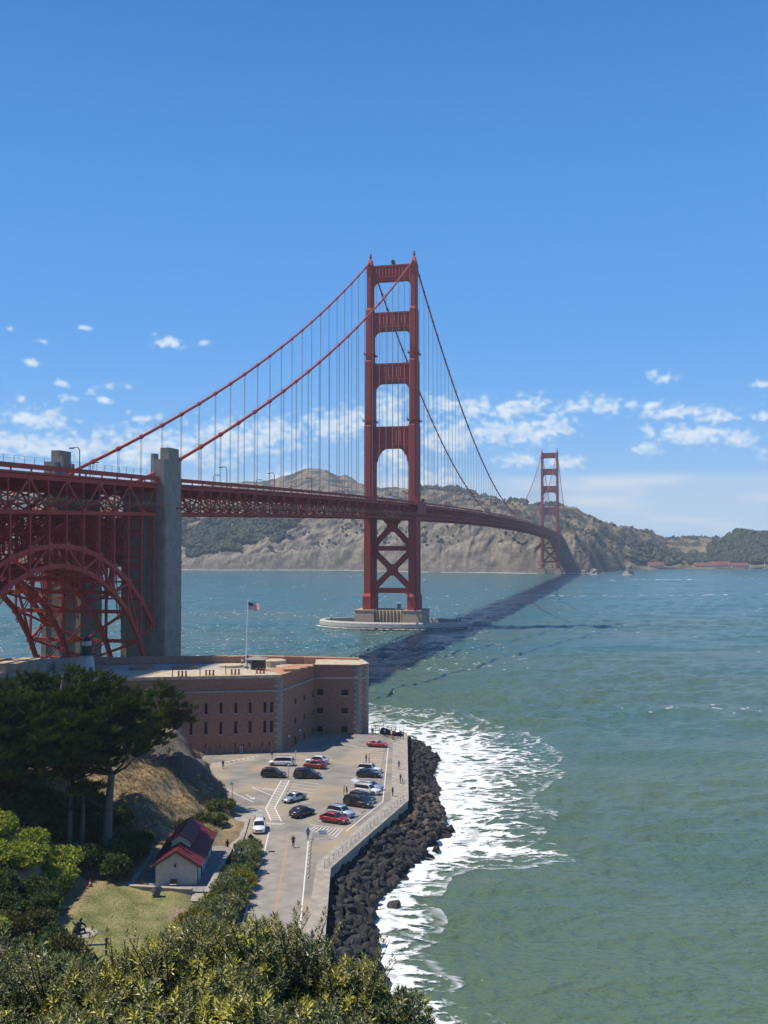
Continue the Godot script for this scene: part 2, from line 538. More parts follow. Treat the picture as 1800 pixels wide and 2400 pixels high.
func whitecaps_and_glitter(ripple: FastNoiseLite, swell: FastNoiseLite) -> void:
	# small broken crests: ragged low crescents of foam, reused as painted sun glitter
	var g := MB.new()
	var dice := RandomNumberGenerator.new()
	dice.seed = 77
	for s in 3:
		var x0 := -1.0 + s * 0.62 + dice.randf_range(-0.1, 0.1)
		var prev := []
		for i in 6:
			var f := i / 5.0
			var x := x0 + f * dice.randf_range(0.62, 0.8)
			var zc := 0.18 * sin(x * 2.0) + dice.randf_range(-0.05, 0.05)
			var w := 0.13 * sin(PI * (0.08 + f * 0.84)) * dice.randf_range(0.5, 1.2)
			var now := [Vector3(x, 0.0, zc - w), Vector3(x, 0.10, zc), Vector3(x, 0.0, zc + w * 1.5)]
			if prev.size():
				g.quad(prev[0], now[0], now[1], prev[1])
				g.quad(prev[1], now[1], now[2], prev[2])
			prev = now
	var places := []
	var tints := []
	var gust := noise(FastNoiseLite.TYPE_SIMPLEX_SMOOTH, 0.009, 3, 33)
	for n in 9000:
		var d := exp(dice.randf_range(log(240.0), log(1950.0)))
		var x := dice.randf_range(-0.42, 0.42) * d
		var z := -d
		var glitter := x < 60.0 and d > 400.0 and d < 800.0          # extra white flecks stand in for sun glitter on the water here
		var windy := gust.get_noise_2d(x * 0.4, z * 1.5) + (0.5 if glitter else (-0.22 if d > 480.0 else -0.42))
		if windy < dice.randf_range(-0.05, 0.5): continue
		var k := dice.randf_range(0.3, 0.75) * (0.8 + d / 1400.0) * (0.8 if glitter else 1.0)
		var b := Basis(Vector3.UP, dice.randf_range(-0.5, 0.3)).scaled_local(Vector3(k * dice.randf_range(0.6, 1.5), k, k * dice.randf_range(1.0, 2.4)))
		places.append(Transform3D(b, Vector3(x, wave(x, z, ripple, swell) + 0.05, z)))
	for n in 150:   # tide lines with breaking chop
		var row := n % 2
		var f := dice.randf()
		var z: float = [-1010.0, -1500.0, -395.0][row] + dice.randf_range(-9, 9) - f * 30.0
		var x: float = lerpf([150.0, 330.0, 60.0][row], [420.0, 470.0, 110.0][row], f)
		var k: float = dice.randf_range(0.4, 1.1) * [1.4, 2.0, 0.7][row]
		if gust.get_noise_2d(x * 2.0, z) < -0.1: continue
		places.append(Transform3D(Basis(Vector3.UP, dice.randf_range(-0.3, 0.3)).scaled_local(Vector3(k * 1.6, k, k)), Vector3(x, wave(x, z, ripple, swell) + 0.05, z)))
	var o := many("whitecap_and_glitter", g.mesh(), mat(Color(0.78, 0.8, 0.8), 0.9), places, tints, self)
	tag(o, "scattered white crests on the windy strait, with white flecks as painted sun glitter", "foam", "", "stuff")

# far shore: for each bearing (x over depth) the depth of the waterline and heights behind it
const FAR := [
	[-1.2, 2300, [[0, -3], [25, 30], [200, 100], [500, 150], [1000, 240], [2000, 200]]],
	[-0.375, 2240, [[0, -3], [25, 30], [200, 95], [480, 150], [1000, 255], [2000, 200]]],
	[-0.25, 2210, [[0, -3], [25, 28], [200, 98], [480, 150], [1000, 258], [2000, 200]]],
	[-0.195, 2175, [[0, -3], [22, 22], [160, 60], [330, 115], [530, 140], [1020, 235], [2000, 150]]],
	[-0.158, 2165, [[0, -3], [22, 25], [160, 68], [320, 112], [530, 140], [1030, 243], [2000, 150]]],
	[-0.125, 2160, [[0, -3], [22, 28], [140, 75], [290, 118], [540, 150], [1040, 250], [2000, 150]]],
	[-0.064, 2150, [[0, -3], [20, 32], [110, 80], [230, 120], [500, 165], [1050, 291], [1800, 180]]],
	[-0.040, 2130, [[0, -3], [20, 34], [110, 82], [230, 122], [500, 168], [1060, 268], [1800, 170]]],
	[-0.017, 2100, [[0, -3], [20, 36], [100, 85], [230, 125], [600, 172], [1000, 236], [1800, 150]]],
	[0.008, 2040, [[0, -3], [34, 40], [120, 90], [240, 130], [560, 180], [860, 214], [1800, 140]]],
	[0.037, 1990, [[0, -3], [30, 42], [110, 98], [220, 135], [510, 180], [810, 203], [1800, 120]]],
	[0.075, 1960, [[0, -3], [30, 48], [100, 104], [190, 130], [440, 165], [840, 197], [1800, 120]]],
	[0.104, 1930, [[0, -3], [30, 48], [100, 98], [190, 125], [370, 145], [770, 173], [1700, 100]]],
	[0.130, 1905, [[0, -3], [30, 44], [100, 88], [200, 114], [350, 130], [700, 155], [1700, 90]]],
	[0.162, 1888, [[0, -3], [30, 34], [100, 72], [220, 100], [360, 120], [610, 146], [1600, 90]]],
	[0.185, 1885, [[0, -3], [28, 34], [85, 62], [170, 72], [320, 95], [610, 141], [1600, 80]]],
	[0.200, 1905, [[0, -3], [12, 12], [70, 38], [240, 70], [390, 95], [600, 129], [1500, 60]]],
	[0.221, 2050, [[0, -3], [20, 8], [90, 30], [240, 60], [450, 107], [1300, 50]]],
	[0.235, 2160, [[0, -3], [14, 6], [90, 25], [190, 45], [340, 94], [1200, 40]]],
	[0.2565, 2225, [[0, -3], [12, 3], [65, 10], [140, 30], [380, 84], [1200, 40]]],
	[0.279, 2245, [[0, -3], [12, 3], [95, 6], [180, 20], [550, 74], [1200, 40]]],
	[0.298, 2250, [[0, -3], [12, 3], [95, 6], [190, 22], [640, 82], [1200, 40]]],
	[0.326, 2265, [[0, -3], [12, 3], [90, 6], [180, 25], [620, 72], [1200, 40]]],
	[0.347, 2275, [[0, -3], [12, 3], [80, 5], [150, 25], [330, 72], [1200, 40]]],
	[0.374, 2285, [[0, -3], [12, 3], [80, 5], [150, 25], [320, 66], [1200, 40]]],
	[0.436, 2300, [[0, -3], [12, 3], [80, 5], [150, 25], [320, 58], [1200, 40]]],
	[0.9, 2600, [[0, -3], [20, 10], [150, 40], [400, 90], [1200, 60]]]]

func knots(line: Array, s: float) -> float:
	if s <= line[0][0]: return line[0][1]
	for i in line.size() - 1:
		if s < line[i + 1][0]:
			return lerpf(line[i][1], line[i + 1][1], (s - line[i][0]) / (line[i + 1][0] - line[i][0]))
	return line[-1][1]

var crag: FastNoiseLite
var fold: FastNoiseLite

func far_height(f: float, s: float) -> float:
	var i := 0
	while i < FAR.size() - 2 and f > FAR[i + 1][0]: i += 1
	var k := clampf((f - FAR[i][0]) / (FAR[i + 1][0] - FAR[i][0]), 0, 1)
	k = k * k * (3.0 - 2.0 * k)
	return lerpf(knots(FAR[i][2], s), knots(FAR[i + 1][2], s), k)

func far_shore_depth(f: float) -> float:
	var i := 0
	while i < FAR.size() - 2 and f > FAR[i + 1][0]: i += 1
	return lerpf(FAR[i][1], FAR[i + 1][1], clampf((f - FAR[i][0]) / (FAR[i + 1][0] - FAR[i][0]), 0, 1))

func far_point(f: float, s: float) -> Vector3:
	var d := far_shore_depth(f) + s
	d += fold.get_noise_2d(f * 2400.0, 7.0) * 14.0 * clampf(1.0 - s / 200.0, 0, 1)
	var x := f * d
	var h := far_height(f, s)
	var amp := clampf(h / 60.0, 0.0, 1.0)
	var r := crag.get_noise_2d(x, -d)
	h += (r * 13.0 + fold.get_noise_2d(x, -d) * 12.0) * amp * (0.55 if s > 500.0 else 1.0)
	# slanting strata and gullies on the cliffs
	var cliff := amp * clampf(1.0 - s / 420.0, 0.0, 1.0)
	if cliff > 0.0:
		var along := x * 0.8 + h * 0.9
		var across := h * 0.75 - x * 0.55
		h += crag.get_noise_2d(x * 2.6, d * 2.6) * 6.0 * cliff
		d += (crag.get_noise_2d(across * 3.6, along * 0.9) * 9.0 + crag.get_noise_2d(across * 8.0 + 90.0, along * 2.4) * 6.0) * cliff
	return Vector3(x, h, -d)

func headlands() -> void:
	crag = noise(FastNoiseLite.TYPE_SIMPLEX_SMOOTH, 0.011, 5, 41)
	crag.fractal_type = FastNoiseLite.FRACTAL_RIDGED
	fold = noise(FastNoiseLite.TYPE_SIMPLEX_SMOOTH, 0.0045, 3, 42)
	var scrub := noise(FastNoiseLite.TYPE_SIMPLEX_SMOOTH, 0.012, 5, 43)
	var fs := []
	var f := -0.9
	while f < 0.62:
		fs.append(f)
		f += 0.0013 if f > -0.23 and f < 0.40 else 0.012
	var ss := []
	var s := -10.0
	while s < 2000.0:
		ss.append(s)
		s += 5.0 if s < 140.0 else (8.0 if s < 420.0 else (14.0 if s < 1150.0 else 60.0))
	var v := PackedVector3Array()
	for a in fs:
		for b in ss: v.append(far_point(a, b))
	var idx := PackedInt32Array()
	var w := ss.size()
	for i in fs.size() - 1:
		for j in w - 1:
			var a := i * w + j
			idx.append_array([a, a + 1, a + w + 1, a, a + w + 1, a + w])
	var nn := PackedVector3Array()
	nn.resize(v.size())
	for i in range(0, idx.size(), 3):
		var m := (v[idx[i + 2]] - v[idx[i]]).cross(v[idx[i + 1]] - v[idx[i]])
		nn[idx[i]] += m; nn[idx[i + 1]] += m; nn[idx[i + 2]] += m
	var c := PackedColorArray()
	for i in v.size():
		nn[i] = nn[i].normalized()
		var p := v[i]
		var t := scrub.get_noise_2d(p.x, p.z)
		var grass := Color(0.32, 0.25, 0.155).lerp(Color(0.20, 0.17, 0.105), clampf(0.5 + scrub.get_noise_2d(p.x * 3.0 + 50.0, p.z * 3.0) * 1.4, 0, 1))
		var k := grass.lerp(Color(0.062, 0.07, 0.042), smoothstep(-0.12, 0.28, t))
		var inland: float = ss[i % w]
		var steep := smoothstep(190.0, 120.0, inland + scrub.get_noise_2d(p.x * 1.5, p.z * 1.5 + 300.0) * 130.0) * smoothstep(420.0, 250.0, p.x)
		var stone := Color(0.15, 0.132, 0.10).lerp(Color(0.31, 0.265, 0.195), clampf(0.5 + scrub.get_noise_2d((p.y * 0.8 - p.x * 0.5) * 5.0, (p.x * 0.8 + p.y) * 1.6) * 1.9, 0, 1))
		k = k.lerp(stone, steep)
		if p.y < 9.0 and p.x < 400.0: k = k.lerp(Color(0.2, 0.17, 0.14), 0.7)
		c.append(k)
	var arrays := []
	arrays.resize(Mesh.ARRAY_MAX)
	arrays[Mesh.ARRAY_VERTEX] = v
	arrays[Mesh.ARRAY_NORMAL] = nn
	arrays[Mesh.ARRAY_COLOR] = c
	arrays[Mesh.ARRAY_INDEX] = idx
	var mesh := ArrayMesh.new()
	mesh.add_surface_from_arrays(Mesh.PRIMITIVE_TRIANGLES, arrays)
	var hm := painted(0.95)
	hm.albedo_texture = noise_map(noise(FastNoiseLite.TYPE_SIMPLEX_SMOOTH, 0.03, 5, 45), 512, [0.25, 0.75], [Color(0.74, 0.74, 0.72), Color(1, 1, 1)])
	hm.uv1_triplanar = true
	hm.uv1_world_triplanar = true
	hm.uv1_scale = Vector3.ONE / 130.0
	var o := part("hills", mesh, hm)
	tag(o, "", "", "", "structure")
	# broken water along the foot of the cliffs and round the pier fender
	var dice := RandomNumberGenerator.new()
	dice.seed = 78
	var g := MB.new()
	for k in 3:
		var r := 0.5 + 0.2 * k
		var ring := []
		for i in 9: ring.append(Vector3(cos(TAU * i / 9.0) * r + k * 0.7 - 0.7, 0.0, -sin(TAU * i / 9.0) * r * 0.35 * dice.randf_range(0.6, 1.3)))
		for i in 9: g.tri(Vector3(k * 0.7 - 0.7, 0.12, 0), ring[i], ring[(i + 1) % 9])
	var places := []
	for i in 900:
		var fx := dice.randf_range(-0.24, 0.205)
		if crag.get_noise_2d(fx * 9000.0, 3.0) < -0.3: continue
		var d := far_shore_depth(fx) + fold.get_noise_2d(fx * 2400.0, 7.0) * 14.0 + dice.randf_range(-9.0, 3.0)
		places.append(Transform3D(Basis.from_scale(Vector3(dice.randf_range(2.0, 6.0), 2.0, dice.randf_range(1.2, 3.0))), Vector3(fx * d, 0.35, -d)))
	for i in 150:
		var a := dice.randf_range(2.4, 6.0)
		var q := Basis(Vector3.UP, -THETA) * Vector3(cos(a) * 46.4, 0, -sin(a) * 26.4 + dice.randf_range(-0.6, 0.8))
		places.append(Transform3D(Basis.from_scale(Vector3(dice.randf_range(0.5, 1.4), 0.8, dice.randf_range(0.6, 1.3))), SOUTH + q + Vector3(0, 0.4, 0)))
	var surf := many("surf_foam", g.mesh(), mat(Color(0.74, 0.76, 0.75), 0.9), places, [], self)
	tag(surf, "thin white surf along the far cliffs and the pier fender", "foam", "", "stuff")

# ---- near ground --------------------------------------------------------
const SPOTS := [[-22, -150, 4.6], [-22, -166, 4.4], [-29, -181, 4.2], [-31.5, -191, 4.2], [-36, -204, 4.2], [-38, -213, 4.2], [-20, -200, 4.2], [-10, -180, 4.2], [-4, -210, 4.2], [-3, -180, 4.2], [-12, -140, 4.2], [-12, -120, 4.2], [-16.5, -124, 4.2], [-16.8, -142, 4.2], [-12, -160, 4.2], [-20, -178, 4.2], [-28, -200, 4.2], [-12, -220, 4.2], [-30, -225, 4.2], [-12, -108, 4.4], [-10.2, -130, 4.2],
	[-26, -137, 5.35], [-26, -131, 5.35], [-29, -134, 5.35], [-23, -142, 5.3], [-30, -140, 5.6], [-22, -128, 5.2], [-19, -132, 4.9], [-19, -142, 4.7], [-18.6, -126, 4.8],
	[-30, -120, 6], [-33, -112, 6.1], [-25, -116, 5.8], [-36, -128, 6.2], [-22, -120, 5.2], [-27, -125, 5.5], [-36, -120, 6.4], [-28, -108, 6.2],
	[0, 0, 45.6], [-20, 0, 45.2], [-45, 0, 46], [0, 20, 46], [-40, 20, 47], [20, 0, 44.5], [0, -14, 38], [-20, -14, 39], [-45, -20, 38], [0, -30, 29], [-30, -34, 29], [-55, -40, 36], [-2, -50, 20], [-30, -60, 18], [-60, -70, 28], [-6, -75, 11], [-30, -85, 9.5], [-8, -92, 7], [-20, -100, 6.4], [-60, -100, 20], [14, -16, 31], [14, -35, 18], [10, -60, 7], [4, -85, 4], [-42, -95, 11], [28, -20, 17],
	[-37, -137, 7], [-41, -137, 8], [-46, -125, 10], [-50, -130, 12], [-60, -120, 18], [-50, -150, 15], [-70, -150, 25], [-42, -146, 9.5], [-85, -120, 30], [-90, -180, 26], [-40, -110, 7.5], [-47, -110, 10.5],
	[-38, -180, 15.8], [-34.5, -174, 12.5], [-45, -170, 18], [-50, -185, 18.5], [-40.5, -194, 14], [-43, -205, 8], [-60, -190, 20], [-60, -206, 12], [-90, -208, 10], [-27, -165, 6.0], [-32, -160, 8.2], [-37, -165, 12.5], [-28, -152, 6.6], [-33, -150, 8.5], [-24.5, -158, 5.0], [-37, -156, 10.5], [-31.5, -170, 9.0], [-34, -186, 9.5], [-37.5, -198, 8]]

var rough_ground: FastNoiseLite

func land(x: float, z: float) -> float:
	var total := 0.0
	var sum := 0.0
	for q in SPOTS:
		var dx: float = x - q[0]
		var dz: float = z - q[1]
		var k := 1.0 / pow(dx * dx + dz * dz + 2.0, 2.0)
		total += k
		sum += k * float(q[2])
	return sum / total

func in_lot(x: float, z: float) -> bool:
	return Geometry2D.is_point_in_polygon(Vector2(x, z), PackedVector2Array(PAVED))

const PAVED := [Vector2(4.9, -236), Vector2(3.77, -176.2), Vector2(-7.55, -139.2), Vector2(-6.6, -104), Vector2(-16.6, -104), Vector2(-16.3, -124.8), Vector2(-16.9, -142), Vector2(-21.7, -152), Vector2(-22.1, -166), Vector2(-24.2, -168), Vector2(-29.8, -181), Vector2(-32.5, -191), Vector2(-36.8, -204), Vector2(-39.5, -216), Vector2(-21.8, -219.8), Vector2(-16, -241), Vector2(-3.6, -241), Vector2(-1, -239.5)]

func ground() -> void:
	rough_ground = noise(FastNoiseLite.TYPE_SIMPLEX_SMOOTH, 0.13, 4, 51)
	var tone := noise(FastNoiseLite.TYPE_SIMPLEX_SMOOTH, 0.22, 4, 52)
	var wide := noise(FastNoiseLite.TYPE_SIMPLEX_SMOOTH, 0.03, 3, 53)
	var nx := 170
	var nz := 250
	var x0 := -125.0
	var z0 := -236.0
	var step := 1.05
	var v := PackedVector3Array()
	var c := PackedColorArray()
	var paved := PackedVector2Array(PAVED)
	var edge := PackedVector2Array(PAVED)
	edge.append(PAVED[0])
	var wall := PackedVector2Array(WALL)
	for j in nz + 1:
		for i in nx + 1:
			var x := x0 + i * step
			var z := z0 + j * step
			var p := Vector2(x, z)
			var h := land(x, z)
			var inside := Geometry2D.is_point_in_polygon(p, paved)
			var gap := away(p, edge)
			var k := Color(0.2, 0.16, 0.09)
			if inside:
				h = 4.2
			else:
				var rough := clampf(gap / 4.0, 0.0, 1.0)
				var calm := 0.25 if (x > -36.5 and z > -130.0 and x < -20.0 and z < -100.0) or (x > -32 and x < -20 and z < -125 and z > -148) else 1.0
				h += rough_ground.get_noise_2d(x, z) * 1.5 * rough * calm
				if z < -172.0 and x < -28.0: h += absf(rough_ground.get_noise_2d(x * 2.1, z * 2.1)) * 2.0 * rough
			if z < -100.0 and x > -9.0:
				var out := away(p, wall)
				var seaward := x > (lerpf(-6.6, -7.55, clampf((-104 - z) / 35.0, 0, 1)) if z > -139.2 else (lerpf(-7.55, 3.77, (-139.2 - z) / 37.0) if z > -176.2 else lerpf(3.77, 4.99, (-176.2 - z) / 63.8)))
				if seaward: h = lerpf(2.6, -2.6, clampf(out / 13.0, 0, 1)) if out > 0.15 else 3.0
			elif z > -110.0 and z < -30.0:
				h -= maxf(0.0, x - lerpf(-2.0, 1.5, clampf((z + 104.0) / 64.0, 0, 1))) * 1.9
			elif z >= -30.0:
				h -= maxf(0.0, x - 1.5) * 1.3
			# what grows or lies there
			var t := clampf(0.5 + tone.get_noise_2d(x, z) * 1.2, 0, 1)
			var lawn: float = smoothstep(7.6, 6.6, h) * smoothstep(-36.8, -34.0, x) * smoothstep(-131.0, -127.0, z) * smoothstep(-19.0, -21.0, x)
			k = Color(0.30, 0.215, 0.115).lerp(Color(0.44, 0.335, 0.19), t)                    # dry grass
			k = k.lerp(Color(0.10, 0.10, 0.045), smoothstep(0.05, 0.3, wide.get_noise_2d(x, z)) * 0.6)
			if lawn > 0.0: k = k.lerp(Color(0.15, 0.17, 0.055).lerp(Color(0.33, 0.30, 0.13), t), lawn)
			if z > -122.5 and z < -117.0 and x > -24.5 and x < -19.0: k = k.lerp(Color(0.36, 0.27, 0.18), 0.9)   # worn earth by the steps
			if x > -8.0 and z < -100.0: k = Color(0.05, 0.047, 0.044)
			v.append(Vector3(x, h, z))
			c.append(k)
	var idx := PackedInt32Array()
	var w := nx + 1
	for j in nz:
		for i in nx:
			var a := j * w + i
			idx.append_array([a, a + 1, a + w + 1, a, a + w + 1, a + w])
	var nn := PackedVector3Array()
	nn.resize(v.size())
	for i in range(0, idx.size(), 3):
		var m := (v[idx[i + 2]] - v[idx[i]]).cross(v[idx[i + 1]] - v[idx[i]])
		nn[idx[i]] += m; nn[idx[i + 1]] += m; nn[idx[i + 2]] += m
	for i in nn.size():
		nn[i] = nn[i].normalized()
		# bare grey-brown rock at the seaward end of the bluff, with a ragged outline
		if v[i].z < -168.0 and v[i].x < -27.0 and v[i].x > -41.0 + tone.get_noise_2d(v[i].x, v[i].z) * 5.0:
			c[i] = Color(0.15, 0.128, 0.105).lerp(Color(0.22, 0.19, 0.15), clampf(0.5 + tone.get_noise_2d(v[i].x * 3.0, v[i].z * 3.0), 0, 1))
	var arrays := []
	arrays.resize(Mesh.ARRAY_MAX)
	arrays[Mesh.ARRAY_VERTEX] = v
	arrays[Mesh.ARRAY_NORMAL] = nn
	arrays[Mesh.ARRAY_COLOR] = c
	arrays[Mesh.ARRAY_INDEX] = idx
	var mesh := ArrayMesh.new()
	mesh.add_surface_from_arrays(Mesh.PRIMITIVE_TRIANGLES, arrays)
	var m := painted(0.95)
	var grit := noise_map(noise(FastNoiseLite.TYPE_SIMPLEX_SMOOTH, 0.03, 5, 54), 512, [0.25, 0.75], [Color(0.72, 0.72, 0.72), Color(1, 1, 1)])
	m.albedo_texture = grit
	m.uv1_triplanar = true
	m.uv1_world_triplanar = true
	m.uv1_scale = Vector3.ONE / 5.0
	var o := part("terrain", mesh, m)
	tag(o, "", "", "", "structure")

# ---- car park, road, sea wall -------------------------------------------
func strip(called: String, p: Vector2, q: Vector2, w: float, y: float, m: Material, parent: Node) -> void:
	var d := (q - p)
	block(called, Vector3((p.x + q.x) / 2.0, y, (p.y + q.y) / 2.0), Vector3(w, 0.008, d.length()), m, parent, atan2(d.x, d.y))

func car_park() -> void:
	M.asphalt = grained(Color(0.185, 0.172, 0.148), Color(0.265, 0.245, 0.21), 26.0, 0.92, 61, 0.008, 7)
	M.asphalt.detail_enabled = true
	M.asphalt.detail_blend_mode = BaseMaterial3D.BLEND_MODE_MIX
	M.asphalt.detail_uv_layer = BaseMaterial3D.DETAIL_UV_2
	M.asphalt.detail_albedo = noise_map(noise(FastNoiseLite.TYPE_SIMPLEX_SMOOTH, 0.006, 4, 62), 512, [0.45, 0.72], [Color(0.66, 0.6, 0.5, 0.0), Color(0.66, 0.59, 0.47, 0.55)])
	M.asphalt.uv2_triplanar = true
	M.asphalt.uv2_world_triplanar = true
	M.asphalt.uv2_scale = Vector3.ONE / 60.0
	M.road = grained(Color(0.235, 0.21, 0.178), Color(0.30, 0.272, 0.23), 14.0, 0.92, 63, 0.01, 7)
	M.walk = grained(Color(0.27, 0.245, 0.205), Color(0.37, 0.335, 0.275), 11.0, 0.92, 64, 0.012, 6)
	M.stone_wall = grained(Color(0.24, 0.22, 0.185), Color(0.36, 0.33, 0.275), 8.0, 0.95, 65)
	M.paint = grained(Color(0.52, 0.5, 0.45), Color(0.74, 0.72, 0.68), 2.5, 0.8, 66, 0.03, 4)
	M.yellow = grained(Color(0.36, 0.25, 0.12), Color(0.58, 0.35, 0.11), 2.5, 0.8, 67, 0.03, 4)
	M.blue = mat(Color(0.12, 0.28, 0.42), 0.8)
	var g := MB.new()
	g.prism(PackedVector2Array(PAVED), LOT - 0.35, LOT)
	var lot := built("parking_lot", g, M.asphalt)
	tag(lot, "", "", "", "structure")
	g = MB.new()
	g.prism(PackedVector2Array([Vector2(-17.3, -158), Vector2(-10.9, -158), Vector2(-9.7, -104), Vector2(-16.2, -104), Vector2(-16.1, -124.8), Vector2(-16.6, -142)]), LOT - 0.2, LOT + 0.004)
	var road := built("road", g, M.road)
	tag(road, "", "", "", "structure")
	# promenade slabs along the sea wall, one kerb high
	var walk := Node3D.new()
	walk.name = "promenade"
	add_child(walk)
	tag(walk, "", "", "", "structure")
	var inner := [Vector2(2.1, -236), Vector2(1.2, -177.4), Vector2(-9.2, -142.5), Vector2(-8.6, -104)]
	var outerw := [Vector2(4.55, -236), Vector2(3.4, -176.4), Vector2(-7.85, -139.3), Vector2(-7.0, -104)]
	for s in 3:
		var n: int = [24, 16, 14][s]
		for k in n:
			var a := (k + 0.006) / n
			var b := (k + 0.994) / n
			var sl := MB.new()
			sl.prism(PackedVector2Array([inner[s].lerp(inner[s + 1], a), outerw[s].lerp(outerw[s + 1], a), outerw[s].lerp(outerw[s + 1], b), inner[s].lerp(inner[s + 1], b)]), LOT - 0.1, LOT + 0.11 + 0.006 * ((k * 7) % 3))
			built("paving_slab", sl, M.walk, walk)
	# sea wall
	var w := thing("sea_wall", "pale concrete sea wall holding the car park above the dark boulders", "wall", Vector3.ZERO)
	var line := PackedVector2Array(WALL)
	for s in 3:
		var p := line[s]
		var q := line[s + 1]
		var side := (q - p).orthogonal().normalized() * 0.3
		var sl := MB.new()
		sl.prism(PackedVector2Array([p - side, p + side, q + side, q - side]), -1.0, LOT + 0.16)
		built("wall_section", sl, M.stone_wall, w)
		var cp := MB.new()
		cp.prism(PackedVector2Array([p - side * 1.4, p + side * 1.4, q + side * 1.4, q - side * 1.4]), LOT + 0.16, LOT + 0.36)
		built("coping", cp, M.walk, w)
	# railing of posts and chain rails on the slanting stretch
	var r := thing("railing", "thin grey metal railing along the slanting sea wall", "railing")
	var last := Vector3.ZERO
	for k in 22:
		var p := line[1].lerp(line[2], k / 21.0) + Vector2(-0.45, -0.2)
		var at := Vector3(p.x, LOT + 0.1, p.y)
		bar("post", at, at + Vector3(0, 1.05, 0), 0.06, 0.06, M.grey, r)
		if k > 0:
			for y in [0.5, 1.0]: bar("rail", last + Vector3(0, y, 0), at + Vector3(0, y, 0), 0.04, 0.04, M.grey, r)
		last = at
	# painted lines
	var y1 := LOT + 0.006
	for e in [[0.91, -224.1, -0.2, -176.6], [-0.2, -176.6, -5.77, -158.2], [-17.7, -161.2, -16.75, -142], [-16.75, -142, -16.05, -104], [-11.17, -153, -9.55, -118], [-23.9, -187, -19.4, -184.7], [-23.9, -187, -19.4, -180.4], [-22, -186, -19.4, -185.6], [-32.9, -192.8, -22.2, -176.1], [-36, -205, -25.8, -215.3], [-35, -202.6, -26.2, -212.2], [-17.7, -178.6, -16.4, -177.6], [-11.6, -161.9, -6.1, -159.8], [-10.9, -154, -8.9, -154.2], [-5.5, -223.8, 0.6, -222.2], [-7.4, -226.4, -5.6, -223.9], [-10, -227, -7.4, -226.4]]:
		strip("painted_line", Vector2(e[0], e[1]), Vector2(e[2], e[3]), 0.17, y1 + 0.004, M.paint, lot)
	for k in 12:
		var a := Vector2(-35.4, -204.0).lerp(Vector2(-26, -213.6), k / 11.0)
		strip("hatch_bar", a, a + Vector2(-0.5, -1.4), 0.14, y1 + 0.004, M.paint, lot)
	for k in 7:   # stalls on the west side
		var a := Vector2(-17.05, -192.4).lerp(Vector2(-17.35, -178.0), k / 6.0)
		strip("stall_line", a, a + Vector2(5.0, 2.7), 0.12, y1, M.paint, lot)
	for k in 18:  # stalls along the promenade
		var a := Vector2(0.0, -221.0).lerp(Vector2(-1.2, -178.5), k / 17.0)
		strip("stall_line", a, a + Vector2(-5.1, -0.6 - k * 0.10), 0.12, y1, M.paint, lot)
	for k in 5:
		var a := Vector2(-1.8, -175.5).lerp(Vector2(-5.6, -161.5), k / 4.0)
		strip("stall_line", a, a + Vector2(-5.0, -3.0), 0.12, y1, M.paint, lot)
	for k in 9:
		var a := Vector2(-10.6, -161.2).lerp(Vector2(-6.4, -159.4), k / 8.0)
		strip("hatch_bar", a, a + Vector2(-0.9, 2.6 + 0.2 * k), 0.16, y1, M.paint, lot)
	# hatched walkway
	var left := [Vector2(-19.1, -192.6), Vector2(-19.65, -172), Vector2(-17.95, -164.5)]
	var right := [Vector2(-17.6, -192.6), Vector2(-18.15, -172.3), Vector2(-16.25, -164)]
	for s in 2:
		strip("painted_line", left[s], left[s + 1], 0.2, y1 + 0.004, M.paint, lot)
		strip("painted_line", right[s], right[s + 1], 0.2, y1 + 0.004, M.paint, lot)
		var n: int = [17, 7][s]
		for k in n:
			var f := (k + 0.5) / n
			strip("hatch_bar", left[s].lerp(left[s + 1], f), right[s].lerp(right[s + 1], f) + Vector2(0, -0.5), 0.22, y1, M.paint, lot)
	for k in 7:
		strip("hatch_bar", Vector2(-18.9 + k * 0.55, -163.4 + k * 0.1), Vector2(-19.7 + k * 0.55, -162.0), 0.2, y1, M.paint, lot)
	# reserved bay: pale pad with a blue wheelchair sign
	g = MB.new()
	g.prism(PackedVector2Array([Vector2(-23.4, -173.2), Vector2(-20.2, -173.4), Vector2(-18.9, -167.3), Vector2(-22, -166.8)]), LOT - 0.1, LOT + 0.004)
	built("concrete_pad", g, M.walk, lot)
	g = MB.new()
	for e in [[-21.3, -169.2, -20.9, -171.0], [-21.3, -169.2, -20.1, -169.4], [-20.1, -169.4, -19.8, -168.4], [-21.2, -170.1, -20.4, -170.2]]:
		g.beam(Vector3(e[0], LOT + 0.008, e[1]), Vector3(e[2], LOT + 0.008, e[3]), 0.22, 0.006)
	for k in 9:
		var a := TAU * (0.12 + k / 12.0)
		var b := TAU * (0.12 + (k + 1) / 12.0)
		g.beam(Vector3(-21.4 + cos(a) * 0.8, LOT + 0.008, -169.0 + sin(a) * 1.1), Vector3(-21.4 + cos(b) * 0.8, LOT + 0.008, -169.0 + sin(b) * 1.1), 0.2, 0.006)
	built("wheelchair_symbol", g, M.blue, lot)
	for s in [-0.09, 0.09]:
		strip("centre_line", Vector2(-14.4 + s, -157), Vector2(-12.0 + s, -104), 0.07, LOT + 0.012, M.yellow, road)
	# arrow worn on the tarmac
	g = MB.new()
	g.beam(Vector3(-24.2, y1, -181.6), Vector3(-22.6, y1, -178.6), 0.16, 0.008)
	g.tri(Vector3(-22.3, y1 + 0.004, -178.0), Vector3(-22.3, y1 + 0.004, -179.4), Vector3(-23.2, y1 + 0.004, -178.6))
	built("painted_arrow", g, M.paint, lot)
	# drain grate
	block("drain_cover", Vector3(-16.0, LOT + 0.012, -147.8), Vector3(0.9, 0.012, 0.7), M.black, road)
	# wheel stops
	var stops := []
